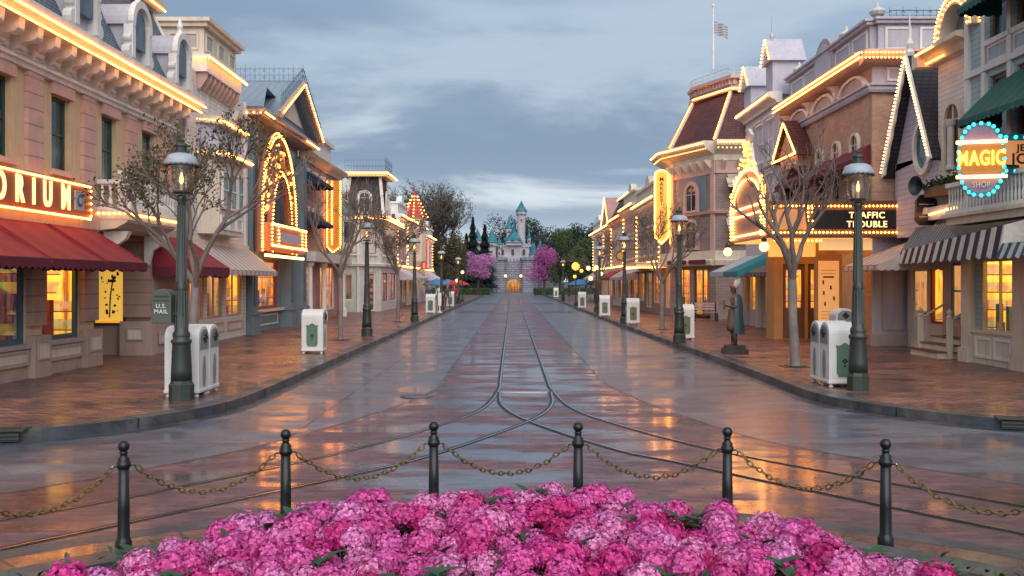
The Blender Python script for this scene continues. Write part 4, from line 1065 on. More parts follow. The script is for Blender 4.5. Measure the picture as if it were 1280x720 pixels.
for a, b in ((20.45, 21.2), (23.2, 23.62)): 
    box_part(E, 'pier', f, a, b, 0, .16, SW + .35, 3.0, M['cream']); box_part(E, 'pier_base', f, a - .03, b + .03, 0, .22, SW, SW + .35, M['cream'])
box_part(E, 'corner_board', f, 23.42, 23.64, 0, .07, 3.5, 11, M['white'])
for a in (20.0, 21.42, 22.6): box_part(E, 'trim_board', f, a, a + .17, 0, .08, 4.6, 11, M['white'])
for z in (7.05, 4.6): box_part(E, 'belt_course', f, 15, 23.6, 0, .1, z, z + .14, M['white'])
for z0, z1 in ((5.3, 6.9), (7.75, 9.4)):
    for a in (20.3, 21.6): window(E, f, a, a + (.9 if a > 21 else 1), z0, z1, M['wood'], M['pane'], .1, .09, (0, 1), sill=(M['white'], .1))
    panel(E, f, 21.62, 22.56, z0 - .55, z0 - .12, M['white'], M['tealpanel']); panel(E, f, 20.2, 21.4, z0 - .55, z0 - .12, M['white'], M['tealpanel'])
wall(E, FS(14.96), 11.2, 12, SW, 11, [], M['clapteal'], D=.4); wall(E, Fr(0, 23.62, (1, 0), (0, 1)), 11.22, 16, SW, 11, [], M['clapteal'], D=.3)
awning(E, f, 16.4, 21.9, 6.75, 5.75, 1.05, M['green'], M['green'], .16, .2); awning(E, f, 16.4, 21.9, 9.35, 8.3, 1.05, M['green'], M['green'], .16, .2)
# balcony with white rail
MB().box(15, 23.2, 0, .7, 3.45, 3.62, f).box(15, 23.3, 0, .8, 3.62, 3.7, f).build('balcony_floor', M['cream'], E)
baluster_rail(E, f, 15, 23.2, .66, 3.7, 4.45, M['white'], .15, fat=.03)
cornice(E, f, 15, 23.3, 3.1, [(0, 0), (.4, .1), (.62, .3), (0, .35)], M['cream'], 'balcony_cornice')
mb = MB()
for i in range(4): mb.lathe([(.08, 0), (.08, .02), (.02, .04)], f(20.2 + i * .22, .84, 3.3), 8)
# striped awnings
def box_awning(u0, u1, zt, zf_, zb, out_, mt, mv, nm='awning', out2=None, zf2=None):
    out2 = out2 or out_; zf2 = zf2 or zf_
    O = lambda u: out_ + (out2 - out_) * (u - u0) / (u1 - u0); Z = lambda u: zf_ + (zf2 - zf_) * (u - u0) / (u1 - u0)
    mb = MB(); mb.quad(f(u0, 0, zt), f(u1, 0, zt), f(u1, O(u1), Z(u1)), f(u0, O(u0), Z(u0))); mb.quad(f(u0, 0, zt - .02), f(u1, 0, zt - .02), f(u1, O(u1), Z(u1) - .02), f(u0, O(u0), Z(u0) - .02))
    o = mb.build(nm, mt, E); v = MB(); n = int((u1 - u0) / .31)
    for i in range(n):
        a, b = u0 + (u1 - u0) * i / n, u0 + (u1 - u0) * (i + 1) / n
        for j in range(6):
            s0, s1 = math.sin(PI * j / 6), math.sin(PI * (j + 1) / 6); t0, t1 = a + (b - a) * j / 6, a + (b - a) * (j + 1) / 6
            v.quad(f(t0, O(t0), Z(t0)), f(t1, O(t1), Z(t1)), f(t1, O(t1) + .12, zb - .06 * s1), f(t0, O(t0) + .12, zb - .06 * s0))
    v.build('valance', mv, o)
    for u in (u0, u1):
        w = MB(); w.add([f(u, 0, zt), f(u, O(u), Z(u)), f(u, O(u) + .12, zb), f(u, 0, zb)], [(0, 1, 2, 3)])
        w.build('awning_end', mv, o)
    return o
box_awning(18.9, 26.6, 3.6, 3.22, 2.62, 1.5, M['bwfine'], M['bwstripe'], out2=.42, zf2=2.95)
box_awning(15.2, 18.8, 3.0, 2.85, 2.6, 1.6, M['bwfine'], stripes('teal_grey_canvas', (.03, .07, .08), (.4, .45, .45), .3, 1, .5))
# magic sign, hung perpendicular-ish from the balcony
a_ = Fr(9.75, 20.6, (.86, .32), (-.32, -1))
# the sign board lies between (198,190) and (250,190) in the photo: a blade facing down the street
g = Fr(9.75, 20.0, (1.0, -.30), (-.30, -1.0))
v = empty('magic_sign', (10.3, 21.9, 4), 'oval sign with yellow letters and turquoise bulb rim by the green awning', 'sign')
mb = MB(); k = 28
oval = [(.0 + .45 * math.copysign(abs(math.cos(2 * PI * i / k)) ** .75, math.cos(2 * PI * i / k)), 4.63 + .77 * math.sin(2 * PI * i / k)) for i in range(k)]
mb.prism(oval, -.09, .09, lambda a, b, w: g(a, w, b)); mb.build('board', M['slateblue'], v)
mb = MB(); mb.prism([(a * .86, 4.63 + (b - 4.63) * .9) for a, b in oval], .09, .11, lambda a, b, w: g(a, w, b)); mb.build('face', paint('sign_mauve', (.30, .2, .3), .5), v)
mb = MB()
for a, b in [(a * .97, 4.63 + (b - 4.63) * .97) for a, b in oval]: mb.ball(g(a, .14, b), .042, 8, 5)
mb.build('rim_bulb_string', M['teal'], v)
MB().box(-.45, .45, .11, .15, 4.36, 4.92, g).build('centre_plate', paint('sign_gold', (.55, .26, .03), .5), v)
for z in (4.99, 4.27): MB().tube([g(-.48, .17, z), g(.48, .17, z)], .035, 6).build('neon_tube', M['tube'], v)
text('MAGIC', g(0, .16, 4.64), g.n, .42, M['yellowtube'], 'letters', v, .03, sx=.64)
text('SHOP', g(0, .13, 4.1), g.n, .16, M['offwhite'], 'letters', v, .01, sx=.8)
MB().tube([g(.4, 0, 4.5), (10.55, 20.0, 4.5)], .03, 6).build('bracket', M['black'], v)
# orange board beside it
g2 = Fr(10.24, 20.1, (1, -.04), (-.04, -1))
v = empty('orange_sign', (10.9, 21.3, 4), 'orange sign board framed by turquoise bulbs at right edge', 'sign')
MB().box(.0, 1.1, -.06, .06, 4.34, 5.18, g2).build('board', paint('sign_teal', (.02, .13, .17), .5), v)
MB().box(.05, 1.05, .06, .08, 4.48, 5.04, g2).build('face', glow('sign_orange', (.9, .33, .10), .42, (.6, .28, .12)), v)
mb = MB()
for i in range(6):
    for z in (4.41, 5.11): mb.ball(g2(.06 + i * .2, .09, z), .045, 8, 5)
mb.build('bulb_string', M['teal'], v)
text('JE', g2(.36, .10, 4.88), g2.n, .2, M['black'], 'letters', v, .01); text('JO', g2(.34, .10, 4.65), g2.n, .3, M['black'], 'letters', v, .01)

# ---- narrow white house with arched recess and lit curved pediment
X = 11.5; f = FRt(X)
E = empty('white_house', (X, 24.8, SW), 'narrow white boarded house with arched recess and lit curved pediment', 'building')
wall(E, f, 23.66, 25.9, 3.3, 8.0, [], M['clapwhite'])
wall(E, FRt(11.75), 23.66, 26.2, SW, 3.3, [(24.4, 25.7, 1.1, 2.6)], M['brownp'])
window(E, FRt(11.75), 24.4, 25.7, 1.1, 2.6, M['slateblue'], M['int_warm'], .05, .08, (1, 1))
for a in (24.45, 25.1): panel(E, FRt(11.75), a, a + .6, .5, 1.0, M['pinkpaint'], M['brownp'])
arch_window(E, f, 24.95, 4.95, 6.3, .42, M['cream'], M['wood'], .14, .0)
mb = MB(); mb.lathe([(.13, 0), (.13, .08), (.09, .12), (.085, 1.1), (.12, 1.16), (.15, 1.3)], f(24.9, .12, 5.0), 12); mb.build('column', M['offwhite'], E)
fb_ = MB(); fb_.box(23.7, 25.75, .05, .45, 4.35, 4.6, f); fb_.build('flower_box', M['wood'], E)
mb = MB(); rr = random.Random(5)
for i in range(700):
    p = Vector(f(rr.uniform(23.7, 25.75), rr.uniform(.05, .5), 4.6 + abs(rr.gauss(0, .1)))); d = Vector((rr.gauss(0, 1), rr.gauss(0, 1), rr.gauss(0, 1))).normalized() * .07; e = d.cross(Vector((rr.random(), rr.random(), rr.random()))).normalized() * .035
    mb.quad(p, p + d * .5 + e, p + d, p + d * .5 - e)
mb.build('planting', paint('leaf_green', (.03, .085, .025), .5, .3), E)
cornice(E, f, 23.66, 26.0, 7.9, [(0, 0), (.2, .05), (.3, .2), (.55, .28), (.55, .4), (0, .45)], M['cream'])
box_part(E, 'cornice_return', FS(26.0), 10.95, 11.5, -.3, .05, 7.9, 8.3, M['cream'])
bulbs(E, [f(24.9, .6, 8.2), f(26.0, .6, 8.2)], .13, .035); bulbs(E, [f(24.9, .3, 7.98), f(26.0, .3, 7.98)], .16, .035)
k = 16; mb = MB(); ar = [(24.0 + 1.0 * math.cos(PI * i / k), 8.3 + 1.0 * math.sin(PI * i / k)) for i in range(k + 1)]; ai = [(24.0 + .72 * math.cos(PI * i / k), 8.3 + .72 * math.sin(PI * i / k)) for i in range(k + 1)]
mb.prism(ar + ai[::-1], .0, .5, lambda a, b, w: f(a, w, b)); mb.m = 1; mb.prism(ai, .0, .1, lambda a, b, w: f(a, w, b)); mb.build('curved_pediment', [M['cream'], M['slateblue']], E)
for r_, n_ in ((.97, .52), (.80, .52), (1.02, .3)):
    bulbs(E, [f(24.0 + r_ * math.cos(PI * i / k), n_, 8.3 + r_ * math.sin(PI * i / k)) for i in range(k // 2 - 4, -1, -1)][::-1] + [], .12, .03)
    bulbs(E, [f(24.0 + r_ * math.cos(PI * i / k), n_, 8.3 + r_ * math.sin(PI * i / k)) for i in range(0, k + 1)], .12, .03)
bulbs(E, [f(24.2, .3, 3.98), f(25.8, .3, 3.9)], .12, .035); box_part(E, 'light_board', f, 23.9, 26.0, .05, .26, 3.75, 4.1, M['white'])
# stoop
v = empty('door_stoop', (11.2, 25, SW), 'brown and cream wooden steps with turned newel posts', 'steps')
for i in range(3):
    mb = MB(); mb.box(10.75 + i * .28, 11.72, 24.25, 25.9, SW + .17 * i, SW + .17 * i + .15); mb.m = 1; mb.box(10.71 + i * .28, 11.72, 24.2, 25.95, SW + .17 * i + .15, SW + .17 * (i + 1) + .001 - .004); mb.build('step', [M['cream'], M['wood']], v)
for y in (24.22, 25.95):
    mb = MB(); mb.box(10.98, 11.10, y - .06, y + .06, SW, 1.15); mb.lathe([(.06, 1.15), (.085, 1.2), (.04, 1.25), (.08, 1.33), (.01, 1.41)], (11.04, y, 0), 8); mb.tube([(11.04, y, 1.1), (11.7, y, 1.5)], .035, 6); mb.build('newel_post', M['cream'], v)

# ---- gabled grey-lilac house
X = 11.95; fg = FRt(11.5)
E = empty('gabled_house', (12, 27.2, SW), 'grey lilac boarded house with steep bulb edged gable and oval window', 'building')
fX = FRt(X)
wall(E, fX, 26.2, 29.0, SW, 3.4, [(27.65, 28.75, SW + .01, 2.6), (26.45, 27.5, .9, 2.6)], M['offwhite'], roomz=2.9)
shopwin(E, fX, 26.45, 27.5, .9, 2.6, M['red'], M['int_yellow'], seed=66, goods=4)
mb = MB(); mb.box(27.65, 28.75, -.14, -.08, SW, 2.6, fX); d_ = mb.build('door', M['white'], E)
for z0, z1 in ((.3, 1.1),): panel(E, fX, 27.8, 28.6, z0, z1, M['white'], M['offwhite'], n=-.08)
MB().box(27.8, 28.6, -.085, -.07, 1.25, 2.4, fX).build('door_glass', M['int_warm'], d_); MB().ball(fX(27.78, -.02, 1.15), .05).build('handle', M['black'], d_)
wall(E, fg, 25.92, 28.8, 3.4, 5.6, [], M['claplilac'])
mb = MB(); mb.prism([(25.92, 5.6), (27.28, 8.35), (28.8, 5.4)], -5, 0, lambda a, b, w: fg(a, w, b)); mb.build('gable', M['claplilac'], E)
mb = MB(); mb.prism([(25.72, 5.35), (27.28, 8.5), (27.28, 8.62), (25.62, 5.4)], -5, .28, lambda a, b, w: fg(a, w, b)); mb.prism([(27.28, 8.5), (29.0, 5.2), (29.08, 5.3), (27.28, 8.66)], -5, .28, lambda a, b, w: fg(a, w, b)); mb.build('roof', M['darkroof'], E)
mb = MB(); mb.prism([(25.8, 5.3), (27.28, 8.3), (27.28, 8.62), (25.62, 5.4)], .285, .34, lambda a, b, w: fg(a, w, b))
bz = [(27.28, 8.3)]; 
for i in range(12): bz.append((27.28 + 1.55 * (i + 1) / 12 - .05 * (i % 2), 8.3 - 3.0 * (i + 1) / 12))
mb.prism(bz + [(29.08, 5.2), (27.28, 8.64)], .285, .34, lambda a, b, w: fg(a, w, b)); mb.build('barge_board', M['white'], E)
bulbs(E, [fg(25.7, .38, 5.45), fg(27.28, .38, 8.5), fg(29.0, .38, 5.35)], .15, .035, M['bulbw'])
MB().lathe([(.12, 0), (.14, .1), (.08, .2), (.12, .35), (.05, .5), (.02, 1.0), (.002, 1.3)], fg(27.28, .2, 8.5), 8).build('finial', M['white'], E)
k = 24; mb = MB(); oo = [(26.75 + .62 * math.cos(2 * PI * i / k), 5.85 + .78 * math.sin(2 * PI * i / k)) for i in range(k)]; oi = [(26.75 + .47 * math.cos(2 * PI * i / k), 5.85 + .62 * math.sin(2 * PI * i / k)) for i in range(k)]
for i in range(k):
    j = (i + 1) % k; a, b, c, d = oo[i], oo[j], oi[j], oi[i]
    mb.quad(fg(a[0], .1, a[1]), fg(b[0], .1, b[1]), fg(c[0], .12, c[1]), fg(d[0], .12, d[1])); mb.quad(fg(a[0], 0, a[1]), fg(b[0], 0, b[1]), fg(b[0], .1, b[1]), fg(a[0], .1, a[1])); mb.quad(fg(c[0], 0, c[1]), fg(d[0], 0, d[1]), fg(d[0], .12, d[1]), fg(c[0], .12, c[1]))
ov = mb.build('oval_window', M['white'], E); MB().quad(*[fg(a, .03, b) for a, b in oi]).build('pane', M['panegreen'], ov)
# cream striped awning over the blank panel bay
awning(E, fX, 26.4, 29.2, 3.35, 2.55, 1.9, M['creamstripe'], M['creamstripe'], .15, .2)
# hanging black sign with horn
v = empty('horn_sign', (10.9, 25.9, 3.5), 'black ornate hanging sign with phonograph horn above it', 'sign'); g = FS(26.0)
mb = MB(); mb.prism([(10.92, 3.75), (11.05, 3.62), (11.38, 3.62), (11.5, 3.75), (11.48, 4.3), (11.38, 4.45), (11.05, 4.45), (10.94, 4.3)], -.06, .06, lambda a, b, w: g(a, w, b)); mb.build('board', M['black'], v)
mb = MB(); mb.box(11.0, 11.42, .06, .075, 4.18, 4.2, g); mb.box(11.0, 11.42, .06, .075, 3.84, 3.86, g); mb.prism([(11.08, 3.92), (11.34, 3.92), (11.3, 4.1), (11.12, 4.1)], .06, .08, lambda a, b, w: g(a, w, b)); mb.build('emblem', M['offwhite'], v)
mb = MB(); mb.tube([g(11.25, 0, 4.5), g(11.2, 0, 4.62), g(11.1, .05, 4.68), g(10.98, .1, 4.68), g(10.86, .14, 4.68)], [.03, .04, .07, .14, .27], 16, False); mb.build('horn', M['iron'], v)
MB().tube([g(11.2, 0, 4.48), g(11.55, 0, 4.5)], .025, 6).build('bracket', M['black'], v)

# ---- brick theatre with marquee
X = 10.95; f = FRt(X); g = FS(29.2)
E = empty('brick_theatre', (X, 33, SW), 'large tan brick theatre with grey panelled parapet and lit cornice', 'building')
wall(E, f, 29.24, 38.0, SW, 8.0, [(30.4, 33.6, SW + .01, 3.0), (34.2, 37.4, .8, 2.8)] + [(30.1 + i * 1.75, 31.0 + i * 1.75, 4.75, 5.75) for i in range(5)], M['brick'], roomz=3.5, roomd=1.25, D=4.9)
wall(E, g, 10.956, 17, 3.4, 8.0, [], M['brick'], D=3)
wall(E, g, 10.956, 17, SW, 3.4, [], M['lilacp'], D=3)
panel(E, g, 11.25, 11.95, .6, 3.1, M['taupe'], M['lilacp'], w=.06); box_part(E, 'plinth', g, 10.9, 12.0, 0, .06, SW, .5, M['taupe']); panel(E, g, 11.2, 12, 3.2, 3.5, M['lilacp'], M['lilac'])
for i in range(5): window(E, f, 30.1 + i * 1.75, 31.0 + i * 1.75, 4.75, 5.75, M['maroond'], M['pane'], .1, .06)
for i in range(5): arch_window(E, f, 30.55 + i * 1.75, 6.0, 6.45, .3, M['cream'], M['maroond'], .09, .0)
awning(E, f, 29.3, 38.0, 6.3, 5.85, .55, M['maroond'], M['maroond'], .22, .3)
MB().tube([f(29.2, .62, 5.62), f(38.0, .62, 5.62)], .03, 5).build('awning_rail', M['maroond'], E)
shopwin(E, f, 34.2, 37.4, .8, 2.8, M['slateblue'], M['int_orange'], (2, 0), seed=70)
for u in (34.0, 35.4, 37.6):
    MB().box(u - .18, u + .18, 0, .22, SW + .4, 3.0, f).box(u - .26, u + .26, 0, .3, SW, SW + .4, f).build('pilaster', M['tealpanel'], E)
# stone ledge, frieze of round arches, cornice
for fr_, a, b in ((f, 29.1, 38.1), (g, 10.85, 17)):
    cornice(E, fr_, a, b, 7.85, [(0, 0), (.1, 0), (.14, .08), (.14, .16), (.2, .2), (.2, .26), (0, .3)], M['lilacp'], 'ledge')
    cornice(E, fr_, a - .3 if fr_ is g else a, b, 8.65, [(0, 0), (.3, .05), (.5, .15), (.58, .3), (.58, .4), (0, .45)], M['pinkpaint'])
wall(E, f, 29.24, 38.0, 8.15, 8.66, [], M['brick'], D=4.9); wall(E, g, 10.956, 17, 8.15, 8.66, [], M['lilacp'], D=3)
for i in range(3):
    uc = 30.75 + i * 2.85; k = 16; mb = MB()
    for r0, r1, n_ in ((.62, .74, .12),):
        for j in range(k):
            a, b = PI * j / k, PI * (j + 1) / k; P_f = lambda r, t, n: f(uc + 1.7 * r * math.cos(t), n, 8.12 + .50 * r / .74 * math.sin(t))
            mb.quad(P_f(r0, a, n_), P_f(r1, a, n_), P_f(r1, b, n_), P_f(r0, b, n_)); mb.quad(P_f(r0, a, 0), P_f(r0, b, 0), P_f(r0, b, n_), P_f(r0, a, n_)); mb.quad(P_f(r1, a, 0), P_f(r1, b, 0), P_f(r1, b, n_), P_f(r1, a, n_))
    mb.m = 1; mb.prism([(uc + 1.02 * math.cos(PI * j / k), 8.12 + .41 * math.sin(PI * j / k)) for j in range(k + 1)], .02, .05, lambda a, b, w: f(a, w, b))
    mb.build('frieze_arch', [M['white'], M['taupe']], E)
    mb = MB(); mb.prism([(.0, 0), (.15, .05), (.2, .3), (.4, .45), (0, .5)], uc + 1.33, uc + 1.51, lambda a, b, w: f(w, a, 8.15 + b)); mb.build('bracket', M['white'], E)
for a in (11.4, 12.5, 13.6, 14.7): panel(E, g, a, a + 1.0, 8.2, 8.62, M['white'], M['lilacp'])
for zz_, n_ in ((8.78, .62), (8.93, .62)): bulbs(E, [g(16.5, n_, zz_), g(10.36, n_, zz_), f(38.1, n_, zz_)], .16 if n_ else .2, .036)
# parapet in stepped panels
for fr_, a, b in ((f, 29.4, 38.0), (g, 11.15, 17)):
    MB().box(a, b, -.6, -.02, 9.05, 9.95, fr_).box(a - .1, b, -.7, .12, 9.95, 10.05, fr_).box(a - .15, b, -.75, .2, 10.05, 10.12, fr_).build('parapet', M['lilacp'], E)
for a, b in ((29.6, 30.9), (31.1, 32.5), (34.5, 35.9), (36.1, 37.6)): panel(E, f, a, b, 9.15, 9.85, M['white'], M['lilacp'], n=-.02)
for a, b in ((11.35, 12.15), (12.4, 16.5)): panel(E, g, a, b, 9.15, 9.85, M['white'], M['lilacp'], n=-.02)
mb = MB(); k = 14; mb.prism([(32.5, 9.0)] + [(33.5 - 1.0 * math.cos(PI * i / k), 9.6 + .95 * math.sin(PI * i / k)) for i in range(k + 1)] + [(34.5, 9.0)], -.5, .1, lambda a, b, w: f(a, w, b))
mb.m = 1; mb.prism([(32.7, 9.05)] + [(33.5 - .8 * math.cos(PI * i / k), 9.55 + .8 * math.sin(PI * i / k)) for i in range(k + 1)] + [(34.3, 9.05)], .1, .14, lambda a, b, w: f(a, w, b)); mb.build('arched_parapet', [M['taupe'], M['lilacp']], E)
for u in (29.55, 32.3, 34.7, 37.6): MB().lathe([(.12, 0), (.12, .15), (.2, .2), (.26, .3), (.2, .38), (.07, .44), (.04, .55), (.01, .6)], f(u, -.3, 10.1), 10).build('finial', M['offwhite'], E)
iron_fence(E, [(11.6, 29.5, 10.12), (17, 29.5, 10.12)], .42, M['iron'], .2)
# marquee canopy
mq = empty('theatre_marquee', (9.6, 30.5, 3.4), 'long marquee box with white letters on black edged by rows of bulbs', 'marquee')
MX0, MX1 = 7.75, 11.9; g3 = FS(28.75)
MB().box(MX0, MX1, -.35, 0, 3.5, 4.42, g3).box(MX0 - .06, MX1 + .05, -.4, .08, 4.42, 4.52, g3).box(MX0 - .06, MX1 + .05, -.4, .08, 3.42, 3.5, g3).build('canopy', M['wood'], mq)
MB().box(MX0 + .05, 10.9, -.4, -5.2, 3.47, 3.55, g3).build('canopy_roof', M['wood'], mq)
MB().box(MX0 + .1, 10.9, -.4, -5.1, 3.42, 3.465, g3).build('soffit', M['amber'], mq)
MB().box(9.0, 11.75, .005, .025, 3.68, 4.24, g3).build('letter_board', M['black'], mq)
MB().box(MX0 + .1, 8.8, .005, .025, 3.66, 4.26, g3).build('wood_panel', glow('glowing_brown_wood', (.9, .35, .08), .32, (.4, .2, .1)), mq)  # brown wood; its warm lit tone is put in as emission
text('TRAFFIC', g3(10.62, .03, 4.08), (0, -1), .26, M['letter'], 'letters', mq, .01); text('TROUBLE', g3(10.62, .03, 3.81), (0, -1), .26, M['letter'], 'letters', mq, .01)
for z in (4.36, 3.57): bulbs(mq, [g3(MX0, .06, z), g3(MX1, .06, z)], .16, .042)
for x in (MX0 + .06, 8.85, 8.98): bulbs(mq, [g3(x, .06, 3.6), g3(x, .06, 4.36)], .17, .042)
bulbs(mq, [g3(MX1 - .04, .06, 3.6), g3(MX1 - .04, .06, 4.36)], .17, .042)
# lit skirt below, left part, and end blade facing the street
mb = MB(); mb.box(7.75, 9.15, -.3, -.2, 2.85, 3.4, g3); mb.build('lit_skirt', M['orangelit'], mq)
bulbs(mq, [g3(7.8, .02, 3.33), g3(9.3, .02, 3.33)], .17, .04)
MB().box(9.3, 10.9, -.35, -.3, 3.05, 3.4, g3).build('notice_board', glow('board_cream', (1, .6, .25), .55), mq)
fs = FRt(7.72)
ab = empty('arched_bulb_sign', (7.72, 31.5, 3.4), 'tall pointed arch sign dense with golden bulbs on marquee street side', 'sign')
mb = MB(); k = 16
prof = [(29.2, 3.45), (33.6, 3.45)] + [(31.4 + 2.2 * math.cos(PI * i / k) * (1 if i else 1), 4.5 + 1.2 * math.sin(PI * i / k)) for i in range(k + 1)]
mb.prism(prof, -.15, 0, lambda a, b, w: fs(a, w, b)); mb.build('board', paint('arch_panel', (.42, .24, .2), .5), ab)
for r_, rz in ((2.2, 1.25), (1.85, .95)):
    pts = [fs(31.4 + r_, .06, 3.5)] + [fs(31.4 + r_ * math.cos(PI * i / k), .06, 4.5 + rz * math.sin(PI * i / k)) for i in range(k + 1)] + [fs(31.4 - r_, .06, 3.5)]
    bulbs(ab, pts, .14, .05)
for z in (4.25, 4.5, 3.6): MB().box(29.5, 33.3, .02, .07, z, z + .05, fs).build('light_tube', M['tube'], ab)
mb = MB(); rr = random.Random(4)
for i in range(50):
    t = rr.random(); z = 5.75 + .95 * t; w_ = .8 * (1 - t) + .1
    mb.bulb(fs(31.4 + rr.uniform(-w_, w_), rr.uniform(0, .15), z), rr.uniform(.035, .06))
for i in range(40):
    a = rr.uniform(0, PI); mb.bulb(fs(31.4 + rr.uniform(2.2, 2.6) * math.cos(a), .05, 4.5 + rr.uniform(1.2, 1.6) * math.sin(a)), .045)
mb.build('crown_bulbs', glow('golden_bulb', (1, .42, .07), 5), ab)
mb = MB(); mb.prism([(30.5, 5.6), (32.3, 5.6), (31.8, 6.1), (31.55, 6.7), (31.25, 6.7), (31.0, 6.1)], -.12, -.02, lambda a, b, w: fs(a, w, b)); mb.prism([(31.15, 6.65), (31.65, 6.65), (31.8, 6.85), (31.4, 7.1), (31.0, 6.85)], -.1, 0, lambda a, b, w: fs(a, w, b)); mb.build('crest', M['offwhite'], ab)
for x, y in ((7.55, 28.75), (7.55, 33.6)):
    gl = empty('globe_light', (x, y, 3.1), '%s white glass globe lamp under the marquee' % ('near' if y < 30 else 'far'), 'globe lamp'); MB().ball((x, y, 3.14), .15, 16, 10).build('globe', M['globe'], gl); MB().lathe([(.05, 0), (.09, .05), (.09, .1), (.02, .16)], (x, y, 3.28), 8).build('cap', M['black'], gl)
# entrance recess contents
bx_ = FS(33.0)
wall(E, FRt(12.1), 30, 34, SW, 3.4, [], M['wood'], D=.3)
pc = empty('poster_case', (10.0, 30.2, SW), 'tall gold framed poster case with small dark figures under the marquee', 'poster case'); gp_ = FS(30.1)
MB().box(9.5, 10.35, -.12, 0, SW, 2.95, gp_).build('case', paint('brass', (.35, .2, .06), .4), pc)
mb = MB(); mb.box(9.6, 10.25, 0, .015, .7, 2.75, gp_); mb.m = 1; rr = random.Random(8)
for i in range(5):
    a, b = rr.uniform(9.72, 10.1), 1.35 + i * .17; mb.lathe([(.02, 0), (.035, .03), (.02, .07), (.03, .1), (.01, .12)], gp_(a, .03, b), 6)
for z in (1.15, 1.05, .95, 2.35, 2.45): mb.box(9.7, 10.15, .015, .02, z, z + .012, gp_)
mb.box(9.75, 10.1, .015, .02, 2.22, 2.27, gp_); mb.build('poster', [glow('poster_amber', (.85, .42, .14), .38), M['black']], pc)
wall(E, FS(32.6), 8.9, 10.95, SW, 3.45, [(9.2, 9.95, SW + .01, 2.7), (10.05, 10.8, SW + .01, 2.7)], paint('amber_wall', (.5, .28, .1), .6), D=1)
for a in (9.2, 10.05): 
    o = MB().box(a, a + .75, -.12, -.07, SW, 2.7, FS(32.6)).build('door', M['wood'], E); MB().box(a + .12, a + .63, -.068, -.06, 1.2, 2.5, FS(32.6)).build('door_glass', M['int_orange'], o)
awning(E, f, 33.9, 38.2, 3.15, 2.45, 1.7, M['brownpl'], M['brownpl'], .18, .3)

# ---- lilac-grey narrow building with lit gable bay
X = 10.6; f = FRt(X)
E = empty('lilac_building', (X, 40.5, SW), 'narrow lilac grey building with turreted lit roofline', 'building')
wall(E, f, 38.05, 43.5, SW, 9.3, [(38.6, 40.4, .8, 2.8), (41.2, 43.0, .8, 2.8)], M['lilac'], roomz=3.5, D=4)
wall(E, FS(38.04), 10.62, 12.5, 8.5, 9.3, [], M['lilac'], D=.5)
for a in (38.6, 41.2): shopwin(E, f, a, a + 1.8, .8, 2.8, M['cream'], M['int_yellow'], (1, 0), seed=80)
for u in (38.3, 40.8, 43.3): MB().box(u - .15, u + .15, 0, .2, SW, 3.0, f).build('pilaster', M['offwhite'], E)
for u in (39.3, 41.0, 42.6):
    for z in (5.0, 7.2): window(E, f, u - .4, u + .4, z, z + 1.5, M['white'], M['pane'], .02, .07, (1, 1), head=(M['white'], .15, .08), sill=(M['white'], .08))
cornice(E, f, 38, 43.5, 9.2, CORN, M['white']); cornice(E, f, 38, 43.5, 6.75, [(0, 0), (.2, .05), (.25, .2), (0, .25)], M['white'], 'belt_course')
mb = MB(); mb.box(38.3, 39.3, -1, .2, 9.6, 10.9, f); mb.prism([(38.1, 10.9), (38.8, 11.9), (39.5, 10.9)], -1.1, .35, lambda a, b, w: f(a, w, b)); mb.lathe([(.06, 11.8), (.12, 12.0), (.03, 12.2), (.01, 12.8)], (X - .1, 38.8, 0), 6)
mb.build('roof_gable', M['lilacp'], E); mb = MB(); mb.box(41.8, 43.0, -1, .2, 9.6, 10.6, f); mb.prism([(41.6, 10.6), (42.4, 11.6), (43.2, 10.6)], -1.1, .35, lambda a, b, w: f(a, w, b)); mb.build('roof_gable', M['lilacp'], E)
bulbs(E, [f(38.1, .4, 10.9), f(38.8, .4, 11.9), f(39.5, .4, 10.9)], .2, .05); bulbs(E, [f(41.6, .4, 10.6), f(42.4, .4, 11.6), f(43.2, .4, 10.6)], .2, .05); bulbs(E, [f(38, .5, 9.5), f(43.5, .5, 9.5)], .25, .05)
gb = MB(); f = FRt(10.95); gb.prism([(34.95, 6.75), (36.25, 7.9), (37.55, 6.75)], .0, .55, lambda a, b, w: f(a, w, b)); gb.box(35.15, 37.35, .0, .5, 6.35, 6.75, f); gb.build('gable_bay', M['brick'], E)
mb = MB(); mb.prism([(34.8, 6.7), (36.25, 8.0), (36.25, 8.18), (34.6, 6.7)], .0, .68, lambda a, b, w: f(a, w, b)); mb.prism([(36.25, 8.0), (37.7, 6.7), (37.9, 6.7), (36.25, 8.18)], .0, .68, lambda a, b, w: f(a, w, b)); mb.build('bay_roof', M['redroof'], E)
bulbs(E, [f(34.7, .72, 6.75), f(36.25, .72, 8.08), f(37.8, .72, 6.75), f(34.7, .72, 6.75)], .13, .045)
f = FRt(10.6)
awning(E, f, 38.1, 43.4, 3.25, 2.5, 1.7, M['tealstripe'], M['tealstripe'], .2, .35)

